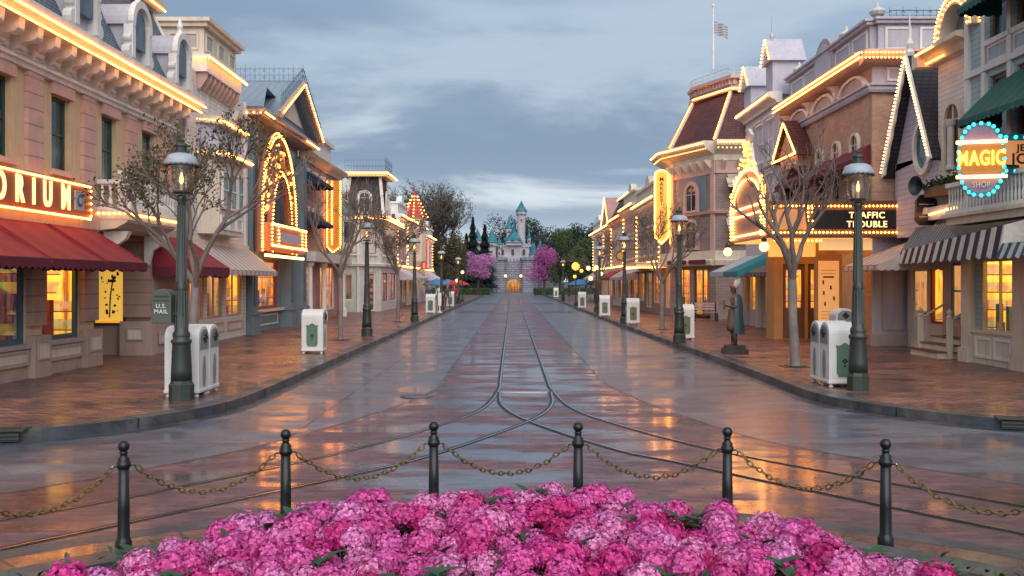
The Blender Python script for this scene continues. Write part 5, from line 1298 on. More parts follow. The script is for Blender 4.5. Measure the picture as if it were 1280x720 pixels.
# ---- grey brick corner block with red mansard
E = empty('red_mansard_block', (10.5, 50, SW), 'grey brick corner block with red mansard roof and flagpole', 'building')
g = FS(49.5); c = Fr(10.5, 49.5, (-1.6, 4.1), (-4.1, -1.6)); CL = math.hypot(1.6, 4.1)
wall(E, g, 10.5, 17, SW, 8.9, [], M['greybrick'], D=6)
wall(E, c, 0, CL, SW, 8.9, [(.5, 2.1, SW + .01, 2.8), (2.5, 4.0, .7, 2.8)], M['greybrick'], roomz=3.3, roomd=1.0, D=1.3)
f = FRt(8.9)
wall(E, f, 53.62, 56, SW, 8.9, [(54, 55.7, .6, 2.8)], M['greybrick'], roomz=3.3, roomd=1.0, D=8)
for a, b in ((.5, 2.1), (2.5, 4.0)): shopwin(E, c, a, b, .3, 2.8, M['wood'], M['int_orange'], (1, 0), seed=int(a * 9) + 1, depth=.7)
for a, b in ((54, 55.7),): shopwin(E, f, a, b, .6, 2.8, M['cream'], M['int_orange'], (2, 0), seed=int(a), depth=.7)
for fr_, a, b in ((g, 10.4, 17), (c, -.1, CL + .1), (f, 53.5, 56)):
    cornice(E, fr_, a, b, 8.35, [(0, 0), (.1, 0), (.14, .3), (.5, .5), (.75, .7), (.8, .85), (.8, .98), (0, 1.0)], M['cream']); bulbs(E, [fr_(a, .82, 9.2), fr_(b, .82, 9.2)], .2, .055); bulbs(E, [fr_(a, .6, 8.95), fr_(b, .6, 8.95)], .3, .05)
    cornice(E, fr_, a, b, 5.6, [(0, 0), (.15, .02), (.2, .15), (0, .2)], M['pinkpaint'], 'belt_course'); cornice(E, fr_, a, b, 2.9, [(0, 0), (.35, .05), (.4, .3), (.2, .35), (.2, .8), (0, .8)], M['cream'], 'shop_fascia')
    box_part(E, 'frieze', fr_, a, b, 0, .06, 7.7, 8.35, M['pinkpaint'])
for i in range(6): MB().prism([(0, 0), (.1, 0), (.5, .4), (.5, .5), (0, .5)], .25 + i * .75, .40 + i * .75, lambda a, b, w: c(w, a, 7.9 + b)).build('bracket', M['cream'], E)
for i in range(8): MB().prism([(0, 0), (.1, 0), (.5, .4), (.5, .5), (0, .5)], 10.8 + i * .8, 10.95 + i * .8, lambda a, b, w: g(w, a, 7.9 + b)).build('bracket', M['cream'], E)
box_part(E, 'green_panel', c, .8, 3.6, 0, .04, 5.85, 7.7, M['slateblue'])
arch_window(E, c, 2.2, 5.9, 6.75, .5, M['pinkpaint'], M['pane'], .22, .05); arch_window(E, c, 2.2, 3.9, 4.8, .5, M['pinkpaint'], M['pane'], .18, .05)
box_part(E, 'quoin', c, .02, .35, 0, .1, 3.7, 8.3, M['pinkpaint']); box_part(E, 'quoin', c, CL - .35, CL, 0, .1, 3.7, 8.3, M['pinkpaint'])
for fr_, us in ((f, (54.8,)), (g, (11.6, 13.2, 14.8))):
    for u in us:
        for z in (3.95, 6.0): window(E, fr_, u - .4, u + .4, z, z + 1.4, M['wood'], M['pane'], .02, .07, (0, 1), head=(M['cream'], .15, .08))
for u in (11.6, 13.2):
    MB().quad(g(u - .6, .05, 5.4), g(u + .6, .05, 5.4), g(u + .6, .8, 4.75), g(u - .6, .8, 4.75)).build('small_awning', M['creamstripe'], E); MB().quad(g(u - .6, .05, 7.5), g(u + .6, .05, 7.5), g(u + .6, .8, 6.9), g(u - .6, .8, 6.9)).build('small_awning', M['creamstripe'], E)
# mansard over the chamfered plan
lo = [(10.45, 49.4), (17, 49.4), (17, 56), (8.85, 56), (8.85, 53.55)]; hi = [(11.7, 51.2), (17, 51.2), (17, 55.8), (10.4, 55.8), (10.4, 54.6)]
mb = MB(); n = 5; mb.add([(*p, 9.34) for p in lo] + [(*p, 12.25) for p in hi], [(i, (i + 1) % n, n + (i + 1) % n, n + i) for i in range(n)] + [tuple(range(n, 2 * n))]); mb.build('mansard_roof', M['redroof'], E)
for i in (0, 3, 4): MB().tube([(*lo[i], 9.4), (*hi[i], 12.25)], .09, 6).build('hip_trim', M['pinkpaint'], E); bulbs(E, [(lo[0][0] - .1, lo[0][1] - .1, 9.4), (hi[0][0] - .1, hi[0][1] - .1, 12.25)], .2, .05); bulbs(E, [(lo[4][0] - .15, lo[4][1], 9.4), (hi[4][0] - .15, hi[4][1], 12.25)], .2, .05)
mb = MB(); P_ = [(a + (a - 13) * .07, b - .3 if b < 56 else b) for a, b in hi]; mb.add([(*p, 12.25) for p in P_] + [(*p, 12.45) for p in P_], [(i, (i + 1) % n, n + (i + 1) % n, n + i) for i in range(n)] + [tuple(range(n, 2 * n)), tuple(range(n))[::-1]])
mb.add([(*p, 12.5) for p in hi] + [(*p, 12.92) for p in hi], [(i, (i + 1) % n, n + (i + 1) % n, n + i) for i in range(n)]); 

for a_, b_ in ((hi[0], hi[1]), (hi[4], hi[0]), (hi[3], hi[4])):
    A_, B_ = Vector((*a_, 12.72)), Vector((*b_, 12.72)); L_ = max(2, int((B_ - A_).length / .3))
    for i_ in range(L_): q_ = A_.lerp(B_, (i_ + .5) / L_); mb.box(q_.x - .09, q_.x + .09, q_.y - .13, q_.y + .09, 12.62, 12.92)
P2 = [(a + (a - 13) * .08, b - .3 if b < 55.5 else b) for a, b in hi]; mb.add([(*p, 12.92) for p in P2] + [(*p, 13.1) for p in P2], [(i, (i + 1) % n, n + (i + 1) % n, n + i) for i in range(n)] + [tuple(range(n, 2 * n)), tuple(range(n))[::-1]]); mb.build('roof_crown', M['pinkpaint'], E)
bulbs(E, [(17, P_[1][1] - .08, 12.35), (P_[0][0] - .05, P_[0][1] - .08, 12.35), (P_[4][0] - .05, P_[4][1], 12.35)], .22, .05)
iron_fence(E, [(17, 51.4, 13.1), (11.6, 51.4, 13.1), (10.3, 54.6, 13.1), (10.3, 55.7, 13.1)], .6, M['offwhite'], .3)
for x_ in (12.6, 15.0):
    mb = MB(); mb.box(x_ - .4, x_ + .4, 49.2, 50.6, 9.4, 10.6); mb.prism([(x_ - .55, 10.6), (x_, 11.3), (x_ + .55, 10.6)], 49.1, 50.8, lambda a, b, w: (a, w, b)); mb.build('dormer', M['offwhite'], E)
mb = MB(); mb.tube([(10.9, 52, 13.6), (10.9, 52, 17.0), (10.9, 52, 17.0)], [.06, .045, .04], 8); mb.ball((10.9, 52, 17.05), .09)
fp = empty('flagpole', (10.9, 52, 13.6), 'white flagpole on the red mansard roof', 'flagpole'); mb.build('pole', M['white'], fp)
fl = MB(); k = 10
for i in range(k):
    a, b = i / k, (i + 1) / k; z = lambda t: .12 * math.sin(t * 7); h = lambda t: -.35 * t
    fl.quad((10.95 + .75 * a, 52 + z(a), 15.55 + h(a)), (10.95 + .75 * b, 52 + z(b), 15.55 + h(b)), (10.95 + .75 * b, 52 + z(b), 16.25 + h(b)), (10.95 + .75 * a, 52 + z(a), 16.25 + h(a)))
fl.build('flag', stripes('flag_cloth', (.34, .26, .32), (.48, .50, .56), .14, 2, .5), fp)
# sign lettering on the shop fascia
fs_ = empty('maroon_fascia_sign', tuple(c(2.2, .4, 3.0)), 'two maroon framed sign boards on the cream fascia of the corner block', 'sign')
for a, b in ((.3, 1.9), (2.2, 4.1)): MB().box(a, b, .41, .45, 3.02, 3.24, c).build('board', M['maroond'], fs_)
text('MARKET', c(3.15, .46, 3.13), c.n, .24, M['cream'], 'letters', fs_, .01)
# tall yellow blade sign
v = empty('yellow_blade_sign', (7.9, 54, 4), 'tall yellow neon blade sign with rounded top and vertical lettering', 'sign'); g = FS(53.6)
mb = MB(); k = 10; sh = [(7.95, 4.6), (8.32, 4.2), (8.7, 4.6), (8.7, 8.0)] + [(8.325 + .375 * math.cos(PI * i / k), 8.0 + .3 * math.sin(PI * i / k)) for i in range(1, k)] + [(7.95, 8.0)]
mb.prism(sh, -.15, .15, lambda a, b, w: g(a, w, b)); mb.build('blade', glow('blade_yellow', (1, .5, .06), .7, (.6, .35, .06)), v)
bulbs(v, [g(a, .18, b) for a, b in sh] + [g(*[sh[0][0], .18, sh[0][1]])], .11, .06, M['yellowtube'] if False else M['bulb'])
text('MARKET HOUSE', g(8.325, .17, 6.35), (0, -1), .32, M['red'], 'letters', v, .01, vertical=True)
mb = MB(); mb.box(8.8, 8.9, -.05, .1, 4.2, 8.4, g); mb.build('side_strip', M['yellowtube'], v)
# lit canopy under the block
v = empty('lit_canopy', (7.6, 55, 3), 'pale metal canopy with a row of bulbs over an amber lit entrance', 'canopy')
MB().box(54.2, 58.8, .1, 1.9, 2.95, 3.15, f).box(54.1, 58.9, 0, 2.0, 3.15, 3.2, f).build('canopy', M['offwhite'], v); bulbs(v, [f(54.1, 1.95, 2.9), f(58.9, 1.95, 2.9)], .3, .06); bulbs(v, [(8.3, 54.0, 2.9), (6.4, 54.0, 2.9)], .22, .06)
MB().box(54.3, 58.8, .1, 1.8, 2.9, 2.94, f).build('soffit', M['amber'], v)
MB().quad(*[f(*p) for p in ((59.2, .35, 3.3), (64.8, .1, 3.3), (64.8, 1.6, 2.6), (59.2, 1.6, 2.6))]).build('awning', M['whitec'], E)

# ---- far right row
f = FRt(8.7)
rowshop('row_shop', 'grey shop under the pale lit canopy beside the red mansard block', f, 56.1, 66.2, 6.9, M['greybrick'], M['cream'], 'parapet', 'int_orange', 88)
rowshop('row_shop', 'reddish shop with lit curved parapet beyond the red mansard block', f, 66.3, 74, 7.3, M['pinkbrick'], M['cream'], 'parapet', 'int_orange', 90, M['creamstripe'])
rowshop('row_shop', 'dark roofed shop with bulb lined cornice in the right row', f, 74.2, 83, 7.0, M['offwhite'], M['pinkpaint'], 'mansard', 'int_orange', 91, M['maroon'])
rowshop('row_shop', 'gabled pink shop far down the right row', f, 83.2, 90, 6.8, M['pinkbrick'], M['cream'], 'gable', 'int_yellow', 92)
rowshop('row_shop', 'last white shop with lit parapet at the right row end', f, 90.2, 102, 6.8, M['offwhite'], M['white'], 'parapet', 'int_orange', 93, M['creamstripe'])
# ================================================================== STREET FURNITURE
M['lampglass'] = glassmat('lantern_glass', (1, .93, .85), .5, .15)
M['capwhite'] = paint('lantern_cap', (.38, .43, .50), .3)
def make_lamp():
    r = local_root('street_lamp')
    mb = MB(); mb.lathe([(.20, 0), (.20, .26), (.18, .28), (.16, .34)], n=8); mb.build('base', M['iron'], r)
    mb = MB(); mb.smooth = True
    mb.lathe([(.17, .33), (.165, .5), (.145, .9), (.15, .93), (.165, .95), (.165, .99), (.13, 1.01), (.14, 1.05), (.14, 1.1), (.11, 1.14), (.105, 1.4), (.09, 1.8), (.095, 1.82), (.095, 1.87), (.085, 1.9), (.07, 2.6), (.06, 3.25), (.08, 3.3), (.08, 3.34), (.05, 3.38)], n=16)
    mb.smooth = False
    for i in range(12):   # fluting ribs
        t = 2 * PI * i / 12; c, s = math.cos(t), math.sin(t); mb.tube([(.106 * c, .106 * s, 1.2), (.088 * c, .088 * s, 1.8)], .012, 4); mb.tube([(.084 * c, .084 * s, 1.95), (.062 * c, .062 * s, 3.2)], .010, 4)
    mb.build('pole', M['iron'], r)
    mb = MB(); n = 4
    for i in range(n):
        t = 2 * PI * i / n + .2; c, s = math.cos(t), math.sin(t); mb.tube([(.06 * c, .06 * s, 3.28), (.19 * c, .19 * s, 3.34), (.225 * c, .225 * s, 3.48), (.235 * c, .235 * s, 3.86)], .010, 5)
    mb.lathe([(.13, 3.40), (.15, 3.42), (.13, 3.44)], n=12); mb.lathe([(.24, 3.85), (.25, 3.87), (.24, 3.89)], n=18)
    mb.build('lantern_frame', M['iron'], r)
    mb = MB(); mb.smooth = True; k = 16
    prof = [(.13, 3.42), (.17, 3.5), (.205, 3.65), (.215, 3.85)]
    vs = [(a * math.cos(2 * PI * j / k), a * math.sin(2 * PI * j / k), z) for a, z in prof for j in range(k)]
    mb.add(vs, [(i * k + j, i * k + (j + 1) % k, (i + 1) * k + (j + 1) % k, (i + 1) * k + j) for i in range(3) for j in range(k)]); mb.build('lantern_glass', M['lampglass'], r)
    mb = MB(); mb.smooth = True; mb.lathe([(.27, 3.86), (.27, 3.9), (.255, 3.95), (.22, 4.02), (.13, 4.06)], n=20)
    mb.smooth = False; mb.m = 1
    for i in range(20): t = 2 * PI * i / 20; mb.ball((.265 * math.cos(t), .265 * math.sin(t), 3.86), .026, 6, 4)
    cp = mb.build('lantern_roof', [M['capwhite'], M['iron']], r)
    mb = MB(); mb.lathe([(.13, 4.05), (.13, 4.09), (.09, 4.1), (.09, 4.16), (.11, 4.18), (.1, 4.21), (.03, 4.25), (.035, 4.28), (.005, 4.33)], n=12); mb.build('finial', M['iron'], cp)
    mb = MB(); mb.lathe([(.02, 3.42), (.02, 3.52), (.012, 3.56)], n=8); mb.m = 1; mb.lathe([(.012, 3.56), (.034, 3.61), (.022, 3.68), (.003, 3.75)], n=8); mb.build('gas_flame', [M['offwhite'], M['flame']], r)
    return r
lamp = make_lamp(); lamp['category'] = 'street lamp'; lamp['group'] = 'gas style street lamps along both kerbs'
LP = [(-5.44, 15.8, 'dark green gas street lamp standing before the left double litter bin'), (6.2, 17.2, 'dark green gas street lamp beside the right double litter bin'),
      (-5.2, 34.4, 'gas street lamp on left pavement behind the first single bin'), (-4.75, 46.8, 'gas street lamp on left pavement beside the third slender tree'),
      (5.3, 30.4, 'gas street lamp on right kerb beyond the painted statue'), (5.25, 44.8, 'gas street lamp on right kerb behind the second single bin'),
      (5.2, 57, 'gas street lamp far along the right kerb near a cluster of globes'), (-4.85, 66, 'gas street lamp far left beside the group of pedestrians'), (-4.7, 84, 'farthest gas street lamp on the left kerb'), (5.1, 96, 'farthest gas street lamp on the right kerb')]
for i, (x, y, lb) in enumerate(LP):
    if i == 0: lamp.location = (x, y, SW); lamp['label'] = lb
    else: dup(lamp, (x, y, SW), 0, lb)
lamp.rotation_euler.z = .3
# post box strapped to the near left lamp
v = empty('post_box', (-5.68, 15.72, 1.5), 'dark green arched post box with white lettering fixed to the lamp post', 'post box'); g = FS(15.6)
mb = MB(); k = 10; mb.prism([(-5.86, 1.42), (-5.54, 1.42), (-5.54, 1.83)] + [(-5.70 + .16 * math.cos(PI * i / k), 1.83 + .15 * math.sin(PI * i / k)) for i in range(1, k)] + [(-5.86, 1.83)], -.28, 0, lambda a, b, w: g(a, w, b)); mb.build('box', paint('mail_green', (.07, .085, .075), .45), v, .01)
MB().box(-5.83, -5.57, 0, .012, 1.79, 1.8, g).box(-5.82, -5.58, 0, .02, 1.86, 1.875, g).build('flap', M['iron'], v)
text('U.S.', g(-5.70, .012, 1.70), (0, -1), .095, M['offwhite'], 'letters', v, .004); text('MAIL', g(-5.70, .012, 1.61), (0, -1), .095, M['offwhite'], 'letters', v, .004)
MB().box(-5.55, -5.38, -.2, -.1, 1.55, 1.6, g).build('strap', M['iron'], v)

# litter bins: barrel topped boxes, opening towards the road (+x)
M['binwhite'] = paint('bin_white', (.68, .68, .68), .35, .08, .15); M['bingreen'] = paint('bin_green', (.10, .19, .13), .5); M['bingrey'] = paint('bin_grille', (.22, .25, .22), .5); M['binolive'] = paint('bin_olive', (.14, .17, .10), .5)
def make_bin(green, name='litter_bin'):
    r = local_root(name); W, D_, H = .27, .29, 1.0; k = 12
    arch = lambda w, top, rad, z0: [(-w, z0)] + [(-w * math.cos(PI * i / k), top + rad * math.sin(PI * i / k)) for i in range(k + 1)] + [(w, z0)]
    mb = MB(); mb.prism(arch(W, H, .2, .07), -D_, D_, lambda a, b, w: (w, a, b)); mb.box(-D_ - .012, D_ + .012, -W - .012, W + .012, .07, .13)
    mb.build('body', M['binwhite'], r, .012)
    mb = MB()
    for sx in (-1, 1):
        for sy in (-1, 1): mb.lathe([(.035, 0), (.045, .02), (.025, .04), (.03, .075)], (sx * (D_ - .05), sy * (W - .05), 0), 8)
    mb.build('foot', M['binwhite'], r)
    mb = MB(); mb.prism(arch(W - .05, H - .02, .16, .80), D_, D_ + .014, lambda a, b, w: (w, a, b)); fl_ = mb.build('flap', M['bingrey'], r)
    mb = MB()
    for a, b in ((0, .05), (.05, 0), (-.05, 0), (0, -.05)): mb.ball((D_ + .012, a, 1.0 + b), .045, 8, 6)
    mb.build('opening', M['black'], fl_)
    mb = MB(); mb.prism([(.085 * math.cos(2 * PI * i / 20), .42 + .27 * math.sin(2 * PI * i / 20)) for i in range(20)], D_, D_ + .01, lambda a, b, w: (w, a, b)); mb.build('oval_plaque', M['bingrey'], r)
    for sy in (-1, 1):
        mb = MB(); pl = [(-.15, .27), (-.11, .2), (.11, .2), (.15, .27), (.15, .72), (.17, .78), (.1, .77), (.05, .8), (0, .83), (-.05, .8), (-.1, .77), (-.17, .78), (-.15, .72)]
        mb.prism(pl, W + .001, W + .014, lambda a, b, w: (a, sy * w, b)); mb.m = 1
        for a, b in ((0, .52), (0, .46), (.03, .49), (-.03, .49), (0, .4)): mb.ball((a, sy * (W + .01), b), .022, 6, 4)
        mb.build('side_panel', [green, M['black']], r)
    return r
b0_ = make_bin(M['bingreen']); tag(b0_, 'white barrel topped litter bin, near one of the left pair by the lamp', 'litter bin', 'white litter bins along the pavements')
b0_.location = (-5.56, 16.42, SW)
for x, y, rz, lb in ((-5.56, 16.99, 0, 'white barrel topped litter bin, far one of the left pair by the lamp'), (6.12, 17.92, PI, 'white litter bin with black opening, near one of the right pair'), (6.12, 18.49, PI, 'white litter bin, far one of the right pair beside the tree'),
    (-5.4, 26.2, 0, 'single white litter bin with green panel on the left pavement'), (-4.95, 58.5, 0, 'small white litter bin with green panel before the left pedestrians'), (-4.75, 74, 0, 'distant white litter bin near the end of the left pavement')):
    dup(b0_, (x, y, SW), rz, lb)
b1_ = make_bin(M['binolive']); tag(b1_, 'cream white litter bin with olive panel nearest the statue on right pavement', 'litter bin', 'white litter bins along the pavements'); b1_.location = (5.78, 32.2, SW); b1_.rotation_euler.z = PI
for x, y, lb in ((5.5, 43.8, 'second single litter bin with olive panel along the right kerb'), (5.15, 53.5, 'third single litter bin with olive panel along the right kerb'), (5.1, 70, 'fourth small litter bin far down the right kerb'), (5.4, 118, 'tiny litter bin at the far right end by the hedge')): dup(b1_, (x, y, SW), PI, lb)
dup(b1_, (9.35, 27.2, SW), -PI / 2, 'cream litter bin lit orange under the theatre marquee')

# bollards and chains round the flower bed
def make_bollard():
    r = local_root('bollard')
    mb = MB(); mb.smooth = True; mb.lathe([(.062, 0), (.062, .1), (.058, .14), (.06, .17), (.05, .19), (.044, .21), (.043, .4), (.038, .72)], n=16); mb.build('post', M['iron2'], r)
    mb = MB(); mb.smooth = True; mb.lathe([(.038, .71), (.052, .73), (.052, .755), (.04, .77), (.045, .785), (.03, .8), (.024, .82), (.034, .83), (.022, .845)], n=16)
    mb.ball((0, 0, .878), .042, 16, 10); mb.build('finial', M['iron2'], r)
    mb = MB()
    for s in (-1, 1): mb.tube([(s * .04, 0, .735), (s * .075, 0, .735), (s * .09, 0, .72)], .009, 6)
    mb.build('chain_eye', M['steel'], r); return r
M['iron2'] = paint('bollard_black', (.009, .011, .014), .36, .3, .2, .2)
BP = [(-4.55, 4.9), (-3.75, 6.25), (-2.88, 7.12), (-1.81, 7.68), (-.66, 8.1), (.555, 8.06), (1.75, 7.8), (2.81, 7.22), (3.78, 6.25), (4.55, 4.95)]
bl_ = make_bollard(); nm = ['leftmost', 'leftmost in frame', 'first', 'second', 'third', 'fourth', 'fifth', 'sixth', 'seventh', 'eighth']
lbs = ['black ball topped bollard beyond the left edge of the flower bed', 'black bollard off to the left carrying the leftmost chain', 'black ball topped bollard furthest left among the visible flowers', 'second visible black bollard from the left', 'third visible black bollard, left of the rail crossing', 'fourth visible black bollard, just right of the rail crossing', 'fifth visible black bollard, right of centre', 'rightmost visible black bollard beside the grey planter kerb', 'black bollard off to the right carrying the rightmost chain', 'black bollard beyond the right edge of the flower bed']
tag(bl_, lbs[0], 'bollard', 'black bollards round the flower bed')
for i, (x, y) in enumerate(BP):
    rz = math.atan2(y - CY, x) - PI / 2
    if i == 0: bl_.location = (x, y, 0); bl_.rotation_euler.z = rz
    else: dup(bl_, (x, y, 0), rz, lbs[i])
M['chain'] = paint('brass_chain', (.22, .15, .065), .42, .4, .3, .1, .8)
for i in range(9):
    (x0, y0), (x1, y1) = BP[i], BP[i + 1]; a, b = Vector((x0, y0, .72)), Vector((x1, y1, .72)); d = (b - a).normalized(); a += d * .09; b -= d * .09
    mb = MB(); mb.smooth = True; sag = .235; n = 27; Lh = (b - a).length
    P = [a.lerp(b, j / n) + Vector((0, 0, -sag * (1 - (2 * j / n - 1) ** 2) + .008 * math.sin(j * 1.7 + i))) for j in range(n + 1)]
    side = Vector((-d.y, d.x, 0))
    for j in range(n):
        c = (P[j] + P[j + 1]) / 2; t = (P[j + 1] - P[j]); hl = t.length * .66; t.normalize(); up = side if j % 2 else t.cross(side)
        pts = [c + t * hl * math.cos(2 * PI * k / 8) * 1.0 + up * .017 * math.sin(2 * PI * k / 8) for k in range(9)]
        mb.tube(pts, .0062, 4, False)
    c_ = mb.build('chain', M['chain']); tag(c_, ['brass chain hanging beyond the left of the picture', 'brass chain at the left edge, running to the leftmost visible bollard', 'brass chain sagging between the first and second visible bollards', 'brass chain sagging between the second and third visible bollards', 'brass chain sagging in the centre between third and fourth bollards', 'brass chain sagging between the fourth and fifth visible bollards', 'brass chain sagging between the fifth and rightmost visible bollards', 'brass chain at the right edge, leaving the rightmost visible bollard', 'brass chain hanging beyond the right of the picture'][i], 'chain', 'chains between the bollards')

# ---- hydrangea bed
def petalmat(name, a, b, c):
    s = NT(name); oi = s.node('ShaderNodeObjectInfo'); geo = s.node('ShaderNodeNewGeometry')
    n = s.noise(26, 2, .5); ri = geo.outputs['Random Per Island']
    base = s.ramp(oi.outputs['Random'], [(0, a), (.5, b), (1, c)])
    col = s.mix(1, base, s.ramp(ri, [(0, (.62, .5, .62)), (.5, (1, 1, 1)), (1, (1.35, 1.6, 1.35))]), 'MULTIPLY')
    s.l.new(col, s.b.inputs['Base Color']); s.b.inputs['Roughness'].default_value = .55
    s.b.inputs['Subsurface Weight'].default_value = 0
    tr = s.node('ShaderNodeBsdfTranslucent'); s.l.new(col, tr.inputs[0]); mx = s.node('ShaderNodeMixShader'); mx.inputs[0].default_value = .3
    s.l.new(s.b.outputs[0], mx.inputs[1]); s.l.new(tr.outputs[0], mx.inputs[2]); s.l.new(mx.outputs[0], s.out.inputs[0]); return s.m
M['petal_a'] = petalmat('petal_magenta', (.62, .022, .22), (.68, .05, .32), (.52, .012, .15))
M['petal_b'] = petalmat('petal_pink', (.72, .09, .38), (.74, .15, .48), (.66, .06, .30))
M['petal_c'] = petalmat('petal_pale', (.74, .24, .56), (.76, .26, .52), (.72, .17, .46))
M['bud'] = paint('bud_green', (.35, .28, .12), .6)
M['hleaf'] = paint('hydrangea_leaf', (.03, .075, .028), .42, .35, 0)
def bloom_mesh(seed, mat, nfl=185):
    rr = random.Random(seed); mb = MB(); R0 = .098; ph = [rr.uniform(0, 6.28) for _ in range(4)]
    mb.m = 1; mb.ball((0, 0, 0), R0 * .72, 10, 8, .85)
    for i in range(nfl):
        z = 1 - 1.55 * (i + .5) / nfl; t = i * 2.39996; s = math.sqrt(max(0, 1 - z * z))
        nrm = Vector((s * math.cos(t), s * math.sin(t), z * .85)).normalized(); nrm = (nrm + Vector((rr.gauss(0, .12), rr.gauss(0, .12), rr.gauss(0, .12)))).normalized()
        lump = 1 + .10 * math.sin(3 * t + ph[0]) * s + .10 * math.sin(5 * z + ph[1] + 2 * t) ; c = nrm * R0 * lump * rr.uniform(.86, 1.08); a = nrm.orthogonal().normalized(); a.rotate(Matrix.Rotation(rr.uniform(0, 6.28), 3, nrm)); b = nrm.cross(a)
        pr = rr.uniform(.0135, .0195); mb.m = 0
        for q in range(4):
            u = a * math.cos(q * PI / 2) + b * math.sin(q * PI / 2); w = -a * math.sin(q * PI / 2) + b * math.cos(q * PI / 2); lift = nrm * pr * rr.uniform(.05, .5)
            mb.add([c, c + u * pr * .55 + w * pr * .5 + lift * .5, c + u * pr * 1.05 + w * pr * .2 + lift, c + u * pr * 1.05 - w * pr * .25 + lift, c + u * pr * .5 - w * pr * .52 + lift * .4], [(0, 1, 2, 3, 4)])
    me = mb.build('bloom', [mat, mat]); d = me.data; bpy.data.objects.remove(me); return d
BM = [bloom_mesh(i, M[k]) for i, k in enumerate(('petal_a', 'petal_b', 'petal_c', 'petal_b', 'petal_a', 'petal_b', 'petal_c'))]
def leaf(mb, p, d, up, L, W):
    d = d.normalized(); s = d.cross(up).normalized(); up = s.cross(d).normalized(); k = 6; rows = []
    for i in range(k + 1):
        t = i / k; w = W * math.sin(PI * min(1, t * .92 + .05)) ** .8 * (1 - t * .35); c = p + d * L * t - up * L * .28 * t * t
        rows.append((c - s * w + up * w * .35, c, c + s * w + up * w * .35))
    vs = [q for r_ in rows for q in r_]
    mb.add(vs, [(i * 3 + j, i * 3 + j + 1, (i + 1) * 3 + j + 1, (i + 1) * 3 + j) for i in range(k) for j in (0, 1)])
rr = random.Random(21)
def bedz(x, y):
    r = math.hypot(x - CX, y - CY); return .57 + .20 * max(0, 1 - (abs(x + .1) / 2.4) ** 2) * min(1, max(0, (y - 4.0) / 1.4)) + (-.14 if r > 2.6 else 0)
holes_ = [(-1.95, 5.0), (-1.25, 5.45), (-.95, 4.75), (-.15, 5.55), (.35, 4.95), (.95, 5.35), (1.35, 4.8), (1.9, 5.05), (-.35, 4.6), (.1, 5.85), (-1.6, 4.65), (.75, 4.6)]
pts = []; tries = 0
while tries < 30000 and len(pts) < 330:
    tries += 1; x = rr.uniform(-2.9, 2.9); y = rr.uniform(3.9, 6.2); r = math.hypot(x - CX, y - CY)
    if r > 2.72 or x > 2.2 or any((x - a) ** 2 + (y - b) ** 2 < .0075 for a, b in holes_): continue
    if all((x - a) ** 2 + (y - b) ** 2 > (.124 if rr.random() < .8 else .11) ** 2 for a, b in pts): pts.append((x, y))
bushes = []; centres = [(-2.4, 4.5), (-1.9, 5.2), (-1.5, 4.4), (-1.1, 5.6), (-.6, 4.7), (-.3, 5.7), (.3, 4.5), (.4, 5.4), (1.0, 5.7), (1.1, 4.6), (1.7, 5.2), (2.0, 4.4), (2.4, 4.7)]
desc = ['at the left tip of the bed', 'below the first and second bollards', 'at the bottom left corner of the bed', 'rising left of centre before the second bollard', 'in the front row left of centre', 'at the highest point beneath the rail crossing', 'in the front row right of centre', 'in the middle behind the front row', 'below the fourth and fifth bollards', 'in the front row to the right', 'below the fifth bollard on the right', 'at the bottom right of the bed', 'at the right tip of the bed near the kerb']
for i, (x, y) in enumerate(centres):
    b = empty('hydrangea_bush', (x, y, .1), 'pink hydrangea bush ' + desc[i], 'flowering shrub', 'hydrangeas filling the round bed'); bushes.append(b)
count = 0
for x, y in pts:
    k = min(range(len(centres)), key=lambda j: (centres[j][0] - x) ** 2 + (centres[j][1] - y) ** 2); b = bushes[k]
    o = bpy.data.objects.new('bloom', BM[rr.randrange(len(BM))]); COL.objects.link(o); o.parent = b
    o.location = Vector((x, y, bedz(x, y) + rr.uniform(-.055, .05))) - b.location; s = rr.uniform(.68, 1.05)
    o.scale = (s, s, s * rr.uniform(.85, 1)); o.rotation_euler = (rr.uniform(-.5, .3), rr.uniform(-.4, .4), rr.uniform(0, 6.28))
for i, b in enumerate(bushes):
    mb = MB(); x, y = centres[i]
    for j in range(75):
        px, py = x + rr.gauss(0, .26), y + rr.gauss(0, .24)
        if math.hypot(px - CX, py - CY) > 2.95: continue
        p = Vector((px, py, bedz(px, py) - rr.uniform(-.02, .2))); a = rr.uniform(0, 6.28)
        leaf(mb, p, Vector((math.cos(a), math.sin(a), rr.uniform(.1, 1.1))), Vector((0, 0, 1)), rr.uniform(.09, .15), rr.uniform(.022, .04))
    for hx, hy in holes_:
        if min(range(len(centres)), key=lambda q_: (centres[q_][0] - hx) ** 2 + (centres[q_][1] - hy) ** 2) != i: continue
        for j in range(11):
            a = j * 2.4 + rr.uniform(-.3, .3); hh = bedz(hx, hy) + .04 - .008 * j
            leaf(mb, Vector((hx, hy, hh)), Vector((math.cos(a), math.sin(a), rr.uniform(.25, .9))), Vector((0, 0, 1)), rr.uniform(.10, .15), rr.uniform(.028, .042))
    for j in range(14):
        px, py = x + rr.gauss(0, .2), y + rr.gauss(0, .2); mb.tube([(px, py, .1), (px + rr.uniform(-.03, .03), py, .4), (px, py, bedz(px, py) - .1)], .006, 4)
    mb.build('foliage', M['hleaf'], b)
